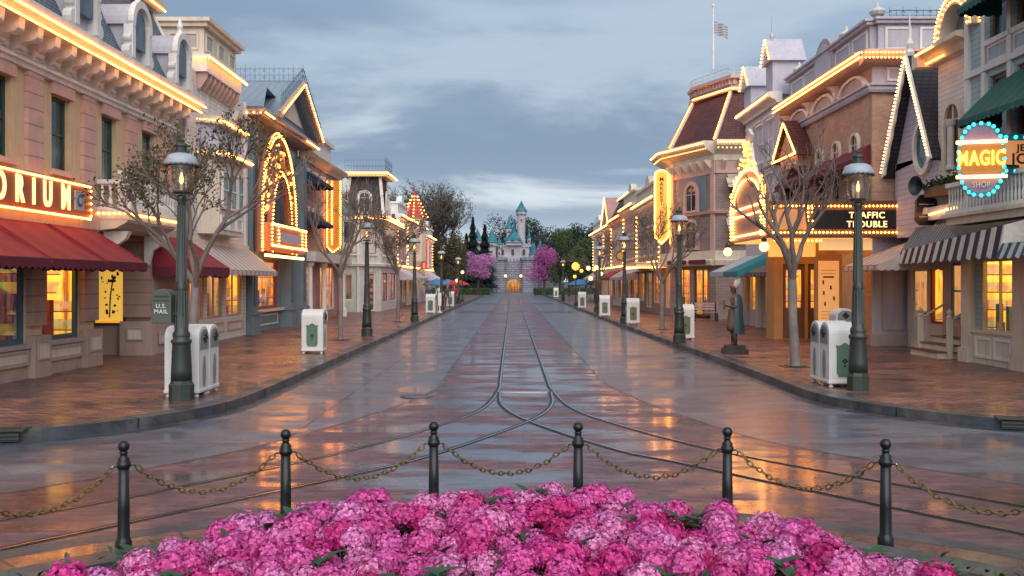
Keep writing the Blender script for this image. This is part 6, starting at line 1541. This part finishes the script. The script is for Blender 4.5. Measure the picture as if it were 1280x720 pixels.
# low planting between the blooms and the kerb
mb = MB()
for i in range(2600):
    a = rr.uniform(.05, PI - .05); r = rr.uniform(2.7, 4.36); hh = .30 if r < 3.3 else .14; p = Vector((CX + r * math.cos(a), CY + r * math.sin(a), .1 + rr.uniform(0, hh))); t = rr.uniform(0, 6.28)
    leaf(mb, p, Vector((math.cos(t), math.sin(t), rr.uniform(.3, 1.4))), Vector((0, 0, 1)), rr.uniform(.05, .10), rr.uniform(.012, .024))
tag(mb.build('ground_cover', M['green_leaf'] if 'green_leaf' in M else paint('low_leaf', (.05, .10, .025), .5, .4, 0)), 'low green planting filling the edge of the round bed', 'ground cover', kind='stuff')

# ================================================================== TREES
M['bark'] = paint('pale_bark', (.24, .20, .19), .8, .35, .35, .5)
M['barkm'] = paint('grey_branch_bark', (.21, .165, .145), .8, .35, .35, .5)
M['barkd'] = paint('dark_bark', (.07, .055, .05), .85, .3, .3, .5)
def leafmat(name, c1, c2, c3=None):
    s = NT(name); g = s.node('ShaderNodeNewGeometry'); col = s.ramp(g.outputs['Random Per Island'], [(0, c1), (.6, c2), (1, c3 or c2)])
    s.l.new(col, s.b.inputs['Base Color']); s.b.inputs['Roughness'].default_value = .6
    tr = s.node('ShaderNodeBsdfTranslucent'); s.l.new(col, tr.inputs[0]); mx = s.node('ShaderNodeMixShader'); mx.inputs[0].default_value = .25
    s.l.new(s.b.outputs[0], mx.inputs[1]); s.l.new(tr.outputs[0], mx.inputs[2]); s.l.new(mx.outputs[0], s.out.inputs[0]); return s.m
M['leaf_olive'] = leafmat('olive_leaves', (.03, .045, .015), (.07, .085, .025), (.16, .09, .05))
M['leaf_brown'] = leafmat('bronze_leaves', (.08, .05, .035), (.17, .10, .07), (.11, .12, .05))
M['leaf_green'] = leafmat('hedge_leaves', (.02, .04, .012), (.06, .10, .03), (.10, .15, .04))
M['leaf_dull'] = leafmat('dull_leaves', (.035, .04, .02), (.09, .085, .045), (.14, .11, .06))
M['leaf_dark'] = leafmat('conifer_needles', (.012, .025, .02), (.03, .05, .04), (.05, .07, .05))
M['leaf_pink'] = leafmat('blossom', (.34, .09, .28), (.62, .24, .54), (.75, .42, .68))
M['leaf_mag'] = leafmat('deep_blossom', (.24, .03, .17), (.45, .10, .34), (.6, .22, .5))
def bare_tree(name, loc, label, H, fork, r0, spread, seed, leafm=None, nleaf=6, depth=6, group='slender street trees in the pavement', barkm=None, lean=(0, 0), up=.45, lsize=.05, cat='tree', grate=True, tw=1.0, ps=(.6, .85), lf_=.35, rmin=.0065, maxr=None):
    rr = random.Random(seed); root = empty(name, loc, label, cat, group); base = Vector(loc); mb = MB(); tips = []
    def grow(p, d, L, r, k):
        if maxr and math.hypot(p.x - loc[0], p.y - loc[1]) > maxr: k = min(k, 0)
        n = 4; pts = [p]; q = p.copy(); dd = d.copy()
        for i in range(n):
            dd = (dd + Vector((rr.gauss(0, .13), rr.gauss(0, .13), rr.gauss(0, .08) + .05 * up))).normalized(); q = q + dd * L / n; pts.append(q.copy())
        r = max(r, rmin); r1 = max(rmin * .7, r * (.6 if k else .45)); mb.tube(pts, [r + (r1 - r) * i / n for i in range(n + 1)], 7 if r > .03 else 4, False)
        if k <= 2:
            for i in range(1, n + 1): tips.append((pts[i], dd))
        if k == 0: return
        m = rr.choice((2, 3, 3)) if k > 1 else 3
        for j in range(m):
            a = rr.uniform(0, 6.28); o = dd.orthogonal().normalized(); o.rotate(Matrix.Rotation(a + j * 6.28 / m, 3, dd))
            nd = (dd + (Vector((loc[0] - p.x, loc[1] - p.y, .6)) * .3 if maxr and math.hypot(p.x - loc[0], p.y - loc[1]) > maxr * .7 else Vector((0, 0, 0))) + o * rr.uniform(.35, .8) * spread + Vector((0, 0, up * .25))).normalized(); st = pts[rr.choice((2, 3, 4))] if j else pts[-1]
            grow(st, nd, L * rr.uniform(*ps), r * rr.uniform(.55, .72), k - 1)
    top = base + Vector((lean[0], lean[1], fork)); mid = base.lerp(top, .5) + Vector((rr.uniform(-.05, .05), 0, 0))
    tr = MB(); tr.smooth = True; tr.tube([base - Vector((0, 0, .02)), base + Vector((0, 0, .15)), mid, top], [r0 * 1.25, r0 * 1.02, r0 * .9, r0 * .85], 10, False); tr.build('trunk', barkm or M['bark'], root)
    n0 = 4; L0 = (H - fork) * lf_
    mb.smooth = True
    for j in range(n0):
        a = j * 2 * PI / n0 + rr.uniform(-.4, .4) + .4; grow(top - Vector((0, 0, .06 * j)), Vector((math.cos(a) * spread * .75, math.sin(a) * spread * .75, 1)).normalized(), L0 * rr.uniform(.85, 1.15), r0 * rr.uniform(.55, .72), depth - 1)
    mb.build('branches', barkm or M['barkm'], root)
    if leafm:
        lf = MB()
        for p, d in tips:
            if rr.random() > .75: continue
            for j in range(rr.randrange(nleaf)):
                c = p + Vector((rr.gauss(0, .07), rr.gauss(0, .07), rr.gauss(0, .06))) * tw; u = Vector((rr.gauss(0, 1), rr.gauss(0, 1), rr.gauss(0, 1))).normalized(); w = u.orthogonal().normalized(); s = rr.uniform(.6, 1.2) * lsize
                lf.quad(c, c + u * s * .5 + w * s * .28, c + u * s, c + u * s * .5 - w * s * .28)
        lf.build('leaves', leafm, root)
    if grate:
        g = MB(); g.box(base.x - .32, base.x + .32, base.y - .32, base.y + .32, SW + .002, SW + .012); g.box(base.x - .2, base.x + .2, base.y - .2, base.y + .2, SW + .012, SW + .03); g.build('tree_grate', M['black'], root)
    return root
bare_tree('street_tree', (-6.15, 18.4, SW), 'pale barked budding tree behind the left lamp and double bin', 5.3, 2.0, .095, .72, 11, M['leaf_olive'], 3, 6, lean=(.12, -.1), up=.2, lsize=.085, lf_=.35, rmin=.0085, maxr=1.55)
bare_tree('street_tree', (6.5, 22, SW), 'pale bare tree standing left of the right double bin', 5.4, 2.15, .115, .85, 8, M['leaf_brown'], 2, 6, lean=(-.08, 0), up=.5, lsize=.05, lf_=.35, maxr=1.15)
bare_tree('street_tree', (-5.72, 32, SW), 'slim bare tree behind the single bin on left pavement', 5.2, 2.2, .085, .7, 5, M['leaf_brown'], 2, 6, lsize=.05, up=.5)
bare_tree('street_tree', (-5.55, 46.6, SW), 'leafier bronze tree further along the left pavement', 5.6, 2.4, .09, .75, 15, M['leaf_brown'], 5, 6, lsize=.09)
bare_tree('street_tree', (6.1, 39, SW), 'twiggy bare tree on right pavement before the corner block', 5.2, 2.0, .1, .85, 9, M['leaf_brown'], 3, 6, lsize=.06)
bare_tree('street_tree', (5.6, 62, SW), 'distant dark twiggy tree on the right pavement', 5.6, 2.2, .09, .8, 10, M['leaf_brown'], 3, 5, lsize=.07)
G = 'tall bare trees rising behind the left row'
for i, (px, y, h, sd) in enumerate(((500, 112, 13.0, 31), (530, 122, 13.5, 32), (556, 132, 13.0, 33))):
    bare_tree('bare_tree', ((px - 640) / 1200 * y, y, 0), ['tall bare tree rising behind the turret shop', 'tall bare tree above the end of the left row', 'tall bare tree nearest the conifers on the left'][i], h, 3.5, .32, .8, sd, M['leaf_dull'], 2, 7, G, M['barkd'], up=.6, lsize=.25, grate=False, tw=3, ps=(.66, .88))

def cloud(mb, c, rad, n, size, rr, shell=.55, box=False):
    lobes = [(Vector((rr.uniform(-.6, .6) * rad[0], rr.uniform(-.6, .6) * rad[1], rr.uniform(-.6, .6) * rad[2])), rr.uniform(.35, .6)) for _ in range(12)]
    for i in range(n):
        lo, k = lobes[rr.randrange(12)]; v = Vector((rr.gauss(0, 1), rr.gauss(0, 1), rr.gauss(0, 1))).normalized() * (rr.uniform(shell, 1.08))
        p = Vector(c) + lo * (1.25 if box else 1) + Vector((v.x * rad[0], v.y * rad[1], v.z * rad[2])) * k
        u = Vector((rr.gauss(0, 1), rr.gauss(0, 1), rr.gauss(0, 1))).normalized(); w = u.orthogonal().normalized(); s = size * rr.uniform(.5, 1.3)
        mb.quad(p - u * s * .5, p + w * s * .35, p + u * s * .5, p - w * s * .35)
def full_tree(name, loc, label, rad, zc, n, size, mat, seed, group=None, trunk=.2, bark=None, box=False, cat='tree'):
    rr = random.Random(seed); r = empty(name, loc, label, cat, group); x, y, z = loc; t = MB()
    t.tube([(x, y, z), (x + .1, y, z + zc * .5), (x, y, z + zc)], [trunk, trunk * .8, trunk * .4], 7)
    for i in range(6):
        a = i * 1.05; t.tube([(x, y, z + zc * (.35 + .05 * i)), (x + math.cos(a) * rad[0] * .4, y + math.sin(a) * rad[1] * .4, z + zc * .8), (x + math.cos(a) * rad[0] * .75, y + math.sin(a) * rad[1] * .75, z + zc * 1.1)], [trunk * .5, trunk * .3, .02], 5)
    t.build('trunk', bark or M['barkd'], r); c = MB(); cloud(c, (x, y, z + zc), rad, n, size, rr, box=box); c.build('crown', mat, r); return r
P = lambda px, y: (px - 640) / 1200 * y
for px, y, rad, zc, m, lb in ((597, 142, (3.1, 2.6, 2.1), 4.4, 'leaf_pink', 'pale purple blossom tree left of the castle'), (680, 142, (2.7, 2.4, 2.6), 4.7, 'leaf_mag', 'deep magenta blossom tree right of the castle')):
    full_tree('blossom_tree', (P(px, y), y, 0), lb, rad, zc, 8000, .2, M[m], int(px), 'blossom trees flanking the castle')
for px, y, rad, zc, m, lb in ((553, 118, (2.3, 2.2, 3.2), 4.3, 'leaf_dull', 'dull brown green tree at the end of the left row'), (563, 128, (1.9, 2, 2.8), 4.2, 'leaf_dull', 'rounded olive tree beside the pale blossom tree'),
    (711, 128, (2.3, 2.4, 3.5), 5.4, 'leaf_green', 'big clipped green tree just right of the magenta blossom'), (732, 120, (2.6, 2.4, 3.4), 5.1, 'leaf_green', 'big clipped green tree at the end of the right row')):
    full_tree('clipped_tree', (P(px, y), y, 0), lb, rad, zc, 9000, .24, M[m], int(px), 'leafy trees at the street end', box=True)
for px, lb, y, rad, zc in ((650, 'dark loose tree directly behind the castle', 225, (6, 4, 7), 11), (632, 'dark rounded tree left behind the castle tower', 235, (5, 4, 6.5), 11.5), (672, 'dark tree behind the castle right wing', 230, (5, 4, 6), 9.5), (700, 'grey green tree on the right skyline', 190, (4.5, 4, 5), 9), (715, 'airy tree above the clipped trees', 180, (4, 3, 5), 8.5), (738, 'airy tree on the skyline near the right row', 176, (3.5, 3, 4.5), 8.5), (612, 'low dark tree left of the castle', 215, (4, 3, 5), 6)):
    full_tree('background_tree', (P(px, y), y, 0), lb, rad, zc, 5000, .42, M['leaf_dark'] if px < 690 else M['leaf_dull'] if px == 999 else M['leaf_dark'], int(px), 'dark trees on the skyline', .3)
for i, (px, y, h) in enumerate(((591, 178, 14.2), (606, 182, 13.0), (583, 186, 11.5))):
    x = P(px, y); r = empty('conifer', (x, y, 0), ['tallest pointed conifer left of the castle', 'pointed conifer nearest the castle', 'shorter conifer beside the bare trees'][i], 'tree', 'conifers left of the castle'); rr = random.Random(px)
    MB().tube([(x, y, 0), (x, y, h)], [.3, .03], 6).build('trunk', M['barkd'], r); c = MB()
    for j in range(7000):
        z = h * (.12 + .88 * rr.random() ** .9); w = (1 - z / h) * 3.3 * (.72 + .28 * math.sin(z * 4.2)) + .08; a = rr.uniform(0, 6.28); k = w * math.sqrt(rr.uniform(.1, 1)); p = Vector((x + k * math.cos(a), y + k * math.sin(a), z - k * .28)); u = Vector((math.cos(a), math.sin(a), -.35 + rr.gauss(0, .2))).normalized() * (.12 + .75 * (1 - z / h)); v_ = Vector((-math.sin(a), math.cos(a), 0)) * .14
        c.quad(p - v_, p + v_, p + u + v_ * .3, p + u - v_ * .3)
    c.build('crown', M['leaf_dark'], r)
# clipped hedges round the far lawn
for i, s in enumerate((-1, 1)):
    for j, (y0, x0, x1) in enumerate(((150, 3.4, 10.5), (158, 4.4, 14))):
        r = empty('hedge', (s * (x0 + x1) / 2, y0, 0), '%s low clipped hedge on the %s of the castle approach' % (('front', 'rear')[j], ('left', 'right')[i]), 'hedge', 'low hedges before the castle'); mb = MB(); rr = random.Random(i * 5 + j)
        mb.box(s * x0, s * x1, y0 - .5, y0 + .5, 0, .8)
        for k in range(2600):
            p = Vector((s * rr.uniform(x0, x1), y0 + rr.uniform(-.6, .6), rr.uniform(.1, 1.0))); u = Vector((rr.gauss(0, 1), rr.gauss(0, 1), rr.gauss(0, 1))).normalized() * .14; w = u.orthogonal() * .6
            mb.quad(p - u, p + w, p + u, p - w)
        mb.build('foliage', M['leaf_green'], r)
sheet('castle_approach', [(-4.6, 149), (4.6, 149), (4.0, 196), (-4.0, 196)], .006, M['concrete'])

# ================================================================== CASTLE (plain stand-in)
M['cpink'] = brick('pale_castle_stone', (.50, .45, .50), (.43, .40, .46), (.34, .32, .37), .9, .4, .03); M['cgrey'] = brick('grey_castle_stone', (.30, .30, .36), (.22, .23, .29), (.1, .1, .13), .9, .45, .04); M['croof'] = brick('teal_castle_roof', (.05, .25, .32), (.035, .19, .26), (.02, .08, .1), .5, .3, .04)
Y0 = 190; KX = Y0 / 1200
E = empty('castle', (0, Y0, 0), 'pale stone castle with teal pointed roofs and amber lit gateway', 'castle')
cx = lambda px: (px - 640) * KX; cz = lambda py: 2.1 + (352 - py) * KX
mb = MB(); mb.box(cx(612), cx(635), Y0, Y0 + 6, 0, cz(326)); mb.box(cx(649), cx(672), Y0, Y0 + 6, 0, cz(326)); mb.box(cx(578), cx(613), Y0 + 3, Y0 + 7, 0, cz(322)); mb.box(cx(671), cx(700), Y0 + 3, Y0 + 7, 0, cz(322)); mb.box(cx(635), cx(649), Y0 + .1, Y0 + 6, 0, cz(326.5)); mb.build('gatehouse_wall', M['cgrey'], E)
for px in (624, 660):
    mb = MB(); mb.lathe([(1.45, 0), (1.35, cz(327)), (1.6, cz(325)), (1.6, cz(322))], (cx(px), Y0 - .6, 0), 14); mb.build('gate_turret', M['cgrey'], E)
mb = MB()
for i in range(15):
    x = cx(612) + i * .66; mb.box(x, x + .36, Y0 - .05, Y0 + .4, cz(326), cz(323))
mb.build('battlement', M['cgrey'], E)
mb = MB(); k = 12; A_ = [(cx(642) + 1.75 * math.cos(PI * i / k), .8 + 1.7 * math.sin(PI * i / k)) for i in range(k + 1)]; A_ = [(cx(642) + 1.75, 0)] + A_ + [(cx(642) - 1.75, 0)]
mb.prism(A_, Y0 - .1, Y0 + .2, lambda a, b, w: (a, w, b)); mb.build('gateway', interior('gate_glow', [(.05, .02, .01), (.9, .35, .06), (.2, .07, .02), (.7, .25, .05)], .5, .9), E)
mb = MB(); mb.box(cx(622), cx(662), Y0 + 3, Y0 + 9, cz(326), cz(306)); mb.box(cx(620), cx(664), Y0 + 2.8, Y0 + 9.2, cz(308), cz(305)); mb.box(cx(632), cx(652), Y0 + 2, Y0 + 8, cz(306), cz(301)); mb.build('keep', M['cpink'], E)
mb = MB(); mb.add([(cx(630), Y0 + 1.8, cz(303)), (cx(654), Y0 + 1.8, cz(303)), (cx(654), Y0 + 8, cz(303)), (cx(630), Y0 + 8, cz(303)), (cx(640), Y0 + 4, cz(286)), (cx(644), Y0 + 5, cz(286))], [(0, 1, 5, 4), (1, 2, 5), (2, 3, 4, 5), (3, 0, 4)]); mb.add([(cx(654), Y0 + 3, cz(318)), (cx(676), Y0 + 3, cz(318)), (cx(676), Y0 + 8, cz(318)), (cx(654), Y0 + 8, cz(318)), (cx(657), Y0 + 5, cz(303)), (cx(668), Y0 + 5, cz(303))], [(0, 1, 5, 4), (1, 2, 5), (2, 3, 4, 5), (3, 0, 4)]); mb.build('roof', M['croof'], E)
for nm_, px, dy, r_, y0_, y1_, y2_ in (('tower', 652, 5, .95, 330, 262, 248), ('tower', 615, 1.5, .95, 345, 303, 285), ('tower', 636, 6, .6, 300, 284, 268), ('tower', 624, 3, .6, 330, 305, 296), ('tower', 668, 2, .8, 345, 318, 302), ('tower', 596, 4, .95, 350, 300, 284), ('tower', 583, 6, .9, 350, 312, 297), ('tower', 607, 3, .6, 340, 311, 300), ('tower', 676, 5, .75, 345, 312, 298), ('tower', 692, 6, .9, 350, 309, 294), ('tower', 643, 7, .5, 300, 288, 272), ('tower', 662, 7, .35, 310, 296, 282)):
    x = cx(px); mb = MB(); H = cz(y1_); mb.lathe([(r_ * .85, max(0, cz(y0_))), (r_ * .85, H - .9), (r_ * 1.15, H - .6), (r_ * 1.15, H)], (x, Y0 + dy, 0), 12)
    t = mb.build('tower', M['cpink'], E)
    MB().lathe([(r_ * 1.35, H), (r_ * .7, H + (cz(y2_) - H) * .4), (.02, cz(y2_))], (x, Y0 + dy, 0), 12).build('tower_roof', M['croof'], t)
    mb = MB()
    for z in (H - .4, H - 1.6): mb.box(x - .13, x + .13, Y0 + dy - r_ * 1.17, Y0 + dy - r_ * .8, z - .35, z)
    mb.build('slit_window', M['black'], t)
mb = MB()
for i in range(9): x = cx(623) + i * .74; mb.box(x, x + .4, Y0 + 2.75, Y0 + 3.1, cz(305), cz(303.4))
mb.build('keep_battlement', M['cpink'], E)
for px in (632, 641, 650): MB().prism([(cx(px) - .35, cz(300)), (cx(px) + .35, cz(300)), (cx(px), cz(295))], Y0 + 1.7, Y0 + 3.4, lambda a, b, w: (a, w, b)).build('dormer_roof', M['croof'], E)
mb = MB()
for s_ in (-1, 1):
    for i in range(5): x = cx(642) + s_ * (3.0 + i * 1.9); mb.box(x - .25, x + .25, Y0 - .12, Y0 + .1, cz(340), cz(333))
mb.build('wall_slits', M['black'], E)
for px in (632, 651): MB().ball((cx(px), Y0 - 2.1, 3.2), .28, 8, 6).build('gate_lantern', M['globe'], E)
for px in (628, 641, 655): MB().box(cx(px) - .25, cx(px) + .25, Y0 + 2.7, Y0 + 2.79, cz(318), cz(311)).build('window', M['black'], E)

# ================================================================== PEOPLE
def figure(name, loc, rz, label, shirt, legs, skin=(.5, .3, .2), hair=(.03, .02, .015), H=1.7, cat='person', arms='walk', seedp=0, mats=None, extra=None):
    k = H / 1.75; V = []; Ed = []; Rd = []
    def chain(pts, first=None):
        prev = first
        for p, r in pts:
            V.append(Vector(p) * k); Rd.append((r * k, r * k) if not isinstance(r, tuple) else (r[0] * k, r[1] * k)); i = len(V) - 1
            if prev is not None: Ed.append((prev, i))
            prev = i
        return prev
    chain([((0, 0, .96), (.155, .105))]); ch = chain([((0, 0, 1.1), (.14, .1)), ((0, -.01, 1.28), (.165, .11)), ((0, 0, 1.42), (.15, .095))], 0)
    nk = chain([((0, 0, 1.5), .055), ((0, -.015, 1.56), .058), ((0, -.02, 1.64), (.078, .092)), ((0, -.02, 1.71), (.062, .075))], ch)
    st = .16 if arms == 'walk' else .03
    for s in (-1, 1):
        f_ = -st * s
        chain([((s * .09, 0, .9), .09), ((s * .1, f_ * .5, .52), .062), ((s * .1, f_ + (.06 if f_ > 0 else 0), .12), .042), ((s * .1, f_ - .05, .05), .045), ((s * .11, f_ - .17, .035), .032)], 0)
        if arms == 'hold': a = [((s * .19, 0, 1.4), .055), ((s * .25, -.02, 1.14), .045), ((s * .14, -.24, 1.2), .034), ((s * .1, -.3, 1.23), .03)]
        else: a = [((s * .19, 0, 1.4), .055), ((s * .25, .02, 1.13), .044), ((s * .25, -.08 - f_ * .6, .9), .033), ((s * .25, -.1 - f_ * .7, .84), .03)]
        e = chain(a, ch); w = Vector(a[-1][0]); d = (w - Vector(a[-2][0])).normalized()
        for q in range(4):
            b_ = w + Vector((0, 1, 0)) * (q - 1.5) * .018; chain([(b_ + d * .05, .009), (b_ + d * (.085 + .01 * (q in (1, 2))) + Vector((0, -.01, 0)), .008)], e)
        chain([(w + Vector((-s * .03, -.02, 0)) + d * .02, .011), (w + Vector((-s * .04, -.04, 0)) + d * .05, .009)], e)
    me = bpy.data.meshes.new('f'); me.from_pydata([tuple(v) for v in V], Ed, []); o = bpy.data.objects.new('f', me); COL.objects.link(o)
    md = o.modifiers.new('s', 'SKIN'); md.use_smooth_shade = True
    for i, sv in enumerate(me.skin_vertices[0].data): sv.radius = Rd[i]; sv.use_root = (i == 0)
    sb = o.modifiers.new('d', 'SUBSURF'); sb.levels = 1; sb.render_levels = 1
    m2 = bpy.data.meshes.new_from_object(o.evaluated_get(bpy.context.evaluated_depsgraph_get())); bpy.data.objects.remove(o)
    mats = mats or [paint('skin_%.2f' % skin[0], skin, .5), paint('cloth_%.2f_%.2f' % (shirt[0], shirt[2]), shirt, .8), paint('cloth_%.2f_%.2f' % (legs[0], legs[2]), legs, .8), paint('hair_%.2f' % hair[0], hair, .6), M['black']]
    for m in mats: m2.materials.append(m)
    for p in m2.polygons:
        c = p.center / k
        if c.z > 1.5: p.material_index = 3 if (c.z > 1.69 or (c.y > .0 and c.z > 1.55)) else 0
        elif c.z > .93 and not (abs(c.x) > .2 and c.z < 1.2): p.material_index = 1
        elif abs(c.x) > .19 and c.z > .7: p.material_index = 0 if c.z < 1.0 or arms == 'hold' else 1
        elif c.z > .1: p.material_index = 2
        else: p.material_index = 4
        p.use_smooth = True
    r = empty(name, loc, label, cat, rz=rz); b = bpy.data.objects.new('body', m2); COL.objects.link(b); b.parent = r; WPOS[b.name] = Vector((0, 0, 0))
    # face
    fm = MB(); 
    for s in (-1, 1): fm.ball((s * .032 * k, -.105 * k, 1.655 * k), .011 * k, 6, 4); 
    fm.m = 1
    fm.tube([(0, -.105 * k, 1.65 * k), (0, -.13 * k, 1.61 * k), (0, -.1 * k, 1.6 * k)], .012 * k, 5)
    for s in (-1, 1): fm.ball((s * .082 * k, -.01 * k, 1.63 * k), .02 * k, 6, 4)
    fm.m = 2; fm.box(-.022 * k, .022 * k, -.108 * k, -.09 * k, 1.572 * k, 1.58 * k)
    o2 = MB(); o2 = fm; ob = o2.build('face', [M['black'], mats[0], M['maroond']]); ob.parent = r
    return r
figure('person', (-10.35 + .0, 46.9, SW), R(200), 'person in blue checked shirt seen from behind at a shop doorway', (.12, .18, .45), (.03, .04, .09), H=1.72)
figure('person', (-5.7, 66, SW), R(20), 'person in dark clothes, leftmost of the distant group', (.05, .06, .09), (.03, .03, .05), H=1.72)
figure('person', (-5.2, 69, SW), R(-10), 'person in white shirt and pale trousers in the distant group', (.65, .68, .72), (.5, .55, .6), H=1.75)
figure('person', (-4.9, 73, SW), R(30), 'person in dark jacket and grey trousers beside the white shirted one', (.08, .07, .07), (.15, .13, .14), H=1.7)
figure('person', (-4.75, 79, SW), R(0), 'person in red top at the right of the distant group', (.4, .04, .05), (.05, .05, .07), H=1.68)
figure('person', (6.3, 72, SW), R(-20), 'person in black standing on the far right pavement', (.03, .03, .04), (.03, .03, .04), H=1.74)
# painted statue facing the street
SM = [paint('statue_skin', (.11, .055, .04), .4), paint('statue_tunic', (.17, .10, .06), .5), paint('statue_leggings', (.09, .055, .04), .5), M['black'], M['black']]
st = figure('painted_statue', (6.02, 26.0, SW + .2), R(-90), 'carved painted statue in blue cloak on dark rocky plinth', (.1, .1, .1), (.1, .1, .1), H=1.62, cat='statue', arms='hold', mats=SM)
mb = MB(); rr = random.Random(2); k = 14
vs = []; fs_l = []
rows = [(1.40, .12), (1.32, .2), (1.1, .23), (.8, .24), (.5, .27), (.34, .27)]
for z, r_ in rows:
    for j in range(k + 1):
        a = R(-20 + 220 * j / k); w = 1 + .06 * math.sin(j * 2.3 + z * 2); vs.append((r_ * w * math.cos(a) * 1.0, r_ * w * math.sin(a) * .9 + .02, z + .02 * math.sin(j * 1.9)))
mb.smooth = True; mb.add(vs, [(i * (k + 1) + j, i * (k + 1) + j + 1, (i + 1) * (k + 1) + j + 1, (i + 1) * (k + 1) + j) for i in range(len(rows) - 1) for j in range(k)]); 
def att(mb, nm, m): o = mb.build(nm, m); o.parent = st; return o
att(mb, 'cloak', paint('statue_cloak', (.012, .055, .085), .4))
mb = MB(); mb.smooth = True; mb.lathe([(.17, .42), (.19, .55), (.165, .75), (.14, .9), (.155, 1.0)], (0, -.02, 0), 14); att(mb, 'tunic_skirt', SM[1])
mb = MB()
for s_ in (-1, 1): mb.smooth = True; mb.tube([(s_ * .09, 0, .6), (s_ * .1, -.01, .3), (s_ * .1, .0, .02)], [.075, .062, .05], 10)
att(mb, 'boots', SM[2])
mb = MB(); mb.lathe([(.1, 1.56), (.115, 1.6), (.105, 1.64)], (0, -.01, 0), 12); mb.m = 1
for j in range(9):
    a = R(15 + j * 19); mb.tube([(.1 * math.cos(a), .09 * math.sin(a) * .6, 1.58), (.14 * math.cos(a), .03 + .08 * math.sin(a), 1.7), (.17 * math.cos(a), .05 + .1 * math.sin(a), 1.82)], [.016, .026, .004], 5)
att(mb, 'headdress', [M['red'], M['offwhite']])
mb = MB(); mb.tube([(.08, -.28, 1.0), (.06, -.3, 1.25)], .035, 8); att(mb, 'carved_bundle', M['wood'])
mb = MB()
pr = [(-.34, -.28), (.3, -.34), (.38, -.05), (.34, .3), (-.1, .36), (-.4, .2)]
mb.prism(pr, -.2, -.06, lambda a, b, w: (a, b, w)); mb.prism([(a * .8, b * .8) for a, b in pr], -.06, .035, lambda a, b, w: (a, b, w)); att(mb, 'plinth', paint('plinth_dark', (.035, .025, .028), .6, .3, .3, .6))

# ---- small far things
def parasol(x, y, label, m, c1):
    r = empty('parasol', (x, y, SW), label, 'parasol'); MB().tube([(x, y, SW), (x, y, 2.25)], .03, 6).build('pole', M['white'], r); MB().lathe([(1.25, 1.75), (1.25, 1.85), (.6, 2.15), (.02, 2.35)], (x, y, 0), 8).build('canopy', paint(m, c1, .8), r); return r
parasol(-7.3, 92, 'small blue parasol left of the distant pedestrians', 'parasol_blue', (.06, .22, .5)); parasol(-6.4, 96, 'second blue parasol behind the white shirted person', 'parasol_blue', (.06, .22, .5)); parasol(6.9, 98, 'blue parasol beyond the right row pavement', 'parasol_blue', (.06, .22, .5))
parasol(-5.4, 94, 'red parasol beside the red topped person', 'parasol_red', (.45, .05, .05))
def globe_post(x, y, label, zt, r_, m, extra=()):
    r = empty('globe_lamp_post', (x, y, SW), label, 'lamp post'); MB().lathe([(.16, 0), (.14, .3), (.06, .5), (.045, zt - SW - r_)], (x, y, SW), 8).build('pole', M['iron'], r)
    MB().ball((x, y, zt), r_, 14, 8).build('globe', m, r)
    for dx, z, r2 in extra: MB().tube([(x, y, z - .3), (x + dx, y, z - .15)], .03, 5).ball((x + dx, y, z), .01, 4, 3).build('arm', M['iron'], r); MB().ball((x + dx, y, z), r2, 10, 8).build('globe', m, r)
M['yglobe'] = glow('yellow_globe', (1, .62, .10), 1.15)
globe_post(5.05, 76, 'tall lamp post with large yellow disc globe and two small ones', 3.3, .33, M['yglobe'], ((.45, 2.95, .15), (-.08, 2.5, .14)))
globe_post(5.35, 61, 'lamp post carrying a cluster of small warm globes', 3.0, .14, M['globe'], ((-.5, 2.95, .14), (.3, 2.6, .13), (-.35, 2.3, .14)))
globe_post(-4.75, 92, 'far left lamp post with one warm globe', 3.0, .16, M['globe'], ((-.5, 2.2, .17),))
rs = empty('round_shop_sign', (7.4, 62, 3), 'round yellow and red shop sign hung over the right pavement', 'sign'); g = FS(62)
mb = MB(); mb.tube([g(7.0, -.05, 3.75), g(7.0, .05, 3.75)], .32, 18); mb.m = 1; mb.tube([g(7.0, .051, 3.75), g(7.0, .07, 3.75)], .22, 18); mb.build('disc', [M['red'], paint('sign_yellow', (.6, .42, .04), .5)], rs); MB().tube([g(7.4, 0, 4.2), g(8.7, 0, 4.2)], .03, 5).build('bracket', M['black'], rs)
sgn = empty('sidewalk_sign', (-4.7, 66, SW), 'thin white upright notice post by the left kerb', 'notice'); MB().box(-4.62, -4.42, 60.0, 60.05, .6, 1.4).build('notice_board', M['white'], sgn); MB().tube([(-4.52, 60.03, SW), (-4.52, 60.03, 1.4)], .04, 6).lathe([(.16, SW), (.16, SW + .05), (.04, SW + .1)], (-4.52, 60.03, 0), 8).build('post', M['white'], sgn)
# bench against the far right shopfront
be = empty('bench', (9.4, 47.5, SW), 'reddish slatted bench below the corner block window', 'bench')
mb = MB()
for i in range(4): mb.box(8.9, 10.2, 47.2 + i * .1, 47.27 + i * .1, .58, .61)
for i in range(3): mb.box(8.9, 10.2, 47.62, 47.65, .7 + i * .13, .79 + i * .13)
mb.build('slats', M['pinkpaint'], be)
for x in (9.0, 10.1): MB().box(x - .03, x + .03, 47.2, 47.26, SW, .58).box(x - .03, x + .03, 47.6, 47.66, SW, 1.05).build('leg', M['black'], be)
